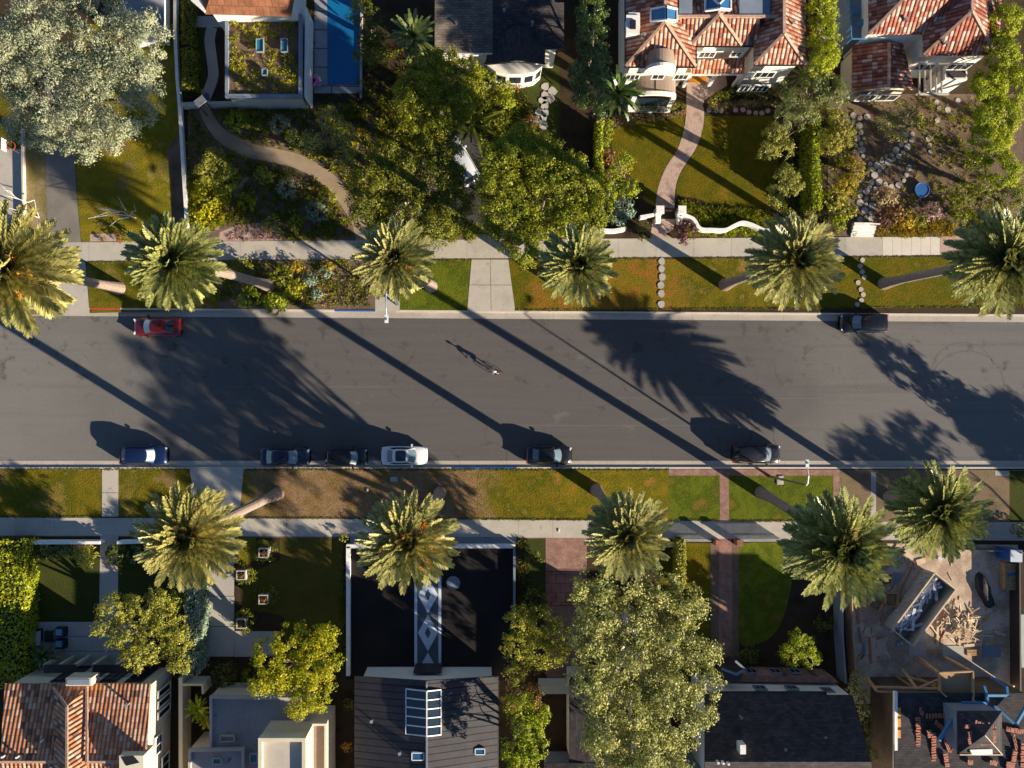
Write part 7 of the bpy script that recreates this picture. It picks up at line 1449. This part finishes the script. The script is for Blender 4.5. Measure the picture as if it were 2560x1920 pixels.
p = P(2541, 1390, 2.3); g = empty('toilet_cabin', (p.x, p.y, .02), 'blue portable toilet cabin with a pale roof', 'portable toilet', rz=-.03); lbox(g, 'cabin', (0, 0, 1.1), (1.12, 1.12, 2.2), MT['bluepaint']); lbox(g, 'roof', (0, 0, 2.25), (1.16, 1.16, .12), MT['cushion']); lbox(g, 'door', (-.57, 0, 1.05), (.03, .8, 1.9), MT['toyblue']); lbox(g, 'vent_pipe', (.35, .35, 2.4), (.12, .12, .3), MT['black'])
p = P(2457, 1473, 0); m = MB(); a = smooth([zz(1540, 500), zz(1600, 465), zz(1650, 520), zz(1720, 650), zz(1740, 760), zz(1790, 900), zz(1700, 930), zz(1620, 820), zz(1550, 680), zz(1540, 500)], 3)[:-1]
base = [P(x, y, 0) for x, y in a]; n = len(base); cc_ = sum(base, Vector()) / n; rings = [[Vector((cc_.x + (b.x - cc_.x) * k + random.uniform(-.04, .04), cc_.y + (b.y - cc_.y) * k + random.uniform(-.04, .04), z + random.uniform(-.05, .05) * (z > 0))) for b in base] for k, z in ((1, .02), (.92, .25), (.7, .45), (.4, .55))]
for i in range(3):
    for j in range(n): m.face([rings[i][j], rings[i][(j + 1) % n], rings[i + 1][(j + 1) % n], rings[i + 1][j]])
m.face(rings[3]); tag(m.build('tarpaulin', MT['tarp'], origin=(cc_.x, cc_.y, 0), smooth=True, weld=True), 'crumpled black tarpaulin lying on the site ground', 'tarpaulin')
p = P(2533, 1501, 0); m = MB(); q = [tuple(P(x, y, 0)[:2]) for x, y in ((2525, 1484), (2532, 1483), (2540, 1490), (2543, 1503), (2541, 1515), (2533, 1520), (2528, 1515))]; m.prism(q, .03, .12); tag(m.build('rounded_board', MT['terracotta'], origin=(p.x, p.y, 0)), 'terracotta coloured rounded board at the right site fence', 'board')
p = zz(1065, 283); g = furn('paint_bucket', *p, 'white bucket lid beside the striped pallet', 'bucket', .02); m = bmb(); m.cyl((0, 0, 0), .2, .35, 14, .24); m.build('bucket', MT['white'], g); m = bmb(); m.cyl((0, 0, .35), .25, .03, 14); m.build('lid', MT['cushion'], g)
g = furn('paint_bucket', *zz(555, 1390), 'small pale blue box pair lying near the skip end', 'box', .02); lbox(g, 'box', (-.12, 0, .1), (.3, .32, .2), MT['cushionblue']); lbox(g, 'box', (.2, .03, .1), (.22, .3, .2), MT['cushion'])
q = [tuple(P(x, y, 1.4)[:2]) for x, y in ((2552, 1537), (2580, 1537), (2580, 1670), (2556, 1670))]; m = MB(); m.prism(q, .02, 1.3); tag(m.build('green_container', MT['greenhull'], origin=(*q[0], 0)), 'pale green container at the very right edge', 'container')

# ================================================================== OFF-FRAME NEIGHBOURS (their shadows reach the street)
# palms and trees further along and behind the lots

tree('verge_tree', [(2862, 1219, 52), (2812, 1209, 56, -2.2), (2773, 1200, 56, -4.2), (2739, 1193, 46, -6)], 8.4, (2700, 1188), [LF['green'], LF['dark']], 'dense dark tree in the bottom verge beyond the right end of the view', leaf=.4, dens=2.6, clump=.6, depth=.9)
tree('yard_tree', [(3020, 1630, 80), (3100, 1600, 70), (3080, 1680, 80), (3170, 1570, 60)], 10.5, (2900, 1560), [LF['green'], LF['olive']], 'broad tree in the yard beyond the right end of the building site', leaf=.34, dens=1.4, clump=.6)
tree('yard_tree', [(3280, 1520, 80), (3350, 1540, 80), (3230, 1470, 60), (3340, 1450, 70)], 9.5, (3000, 1440), [LF['green'], LF['olive']], 'second broad tree further right than the building site neighbour', leaf=.34, dens=1.8, clump=.6)
tree('verge_tree', [(-120, 1480, 60), (-90, 1440, 50)], 6, (-110, 1450), [LF['green']], 'small tree beyond the left end of the lower sidewalk', leaf=.24, dens=.7)

k_ = 0
for (x0, y0, x1, y1, n, mt) in ((60, 400, 480, 760, 22, 'woodred'), (350, 100, 760, 420, 26, 'woodred'), (60, 1000, 420, 1600, 22, 'woodred'), (1000, 900, 1900, 1400, 34, 'wood'), (1700, 1400, 2000, 1650, 6, 'wood'), (1100, 300, 1500, 900, 8, 'palewood')):
    m = MB()
    for i in range(n):
        x, y = random.uniform(x0, x1), random.uniform(y0, y1); q = P(*zz(x, y), 0); m.box((q.x, q.y, .05), (random.uniform(.2, .9), random.uniform(.05, .16), .05), random.uniform(0, 3.1))
    q = P(*zz((x0 + x1) / 2, (y0 + y1) / 2), 0); nm = ('under the big palm', 'at the upper end of the skip', 'along the plank fence', 'around the timber heap', 'by the right site fence', 'on the pale dusty ground right of the skip')[k_]; k_ += 1
    tag(m.build('timber_scraps', MT[mt], origin=(q.x, q.y, 0)), 'scattered timber scraps ' + nm, 'timber scraps', kind='stuff')

for (rf, x, y, z) in ((r2, 2260, 50, 7.0), (r2, 2345, 60, 6.8), (r2, 2360, 110, 6.9), (r5, 1330, 60, 5.6), (r5, 1260, 30, 5.7), (r4, 1140, 60, 5.4), (r8, 930, 1800, 5.0), (r8, 1180, 1760, 5.25), (r8, 1000, 1880, 5.7), (r9, 1850, 1790, 6.4), (r9, 2060, 1840, 7.2), (r9, 1960, 1870, 7.9), (r1, 1610, 90, 7.3), (r1, 1980, 60, 7.4), (r7, 320, 1760, 5.9)):
    m = MB(); p = P(x, y, z); m.cyl((p.x, p.y, z - .35), .10, .75, 10); m.cyl((p.x, p.y, z + .40), .15, .05, 10); m.build('vent_pipe', MT['greymetal'], rf)
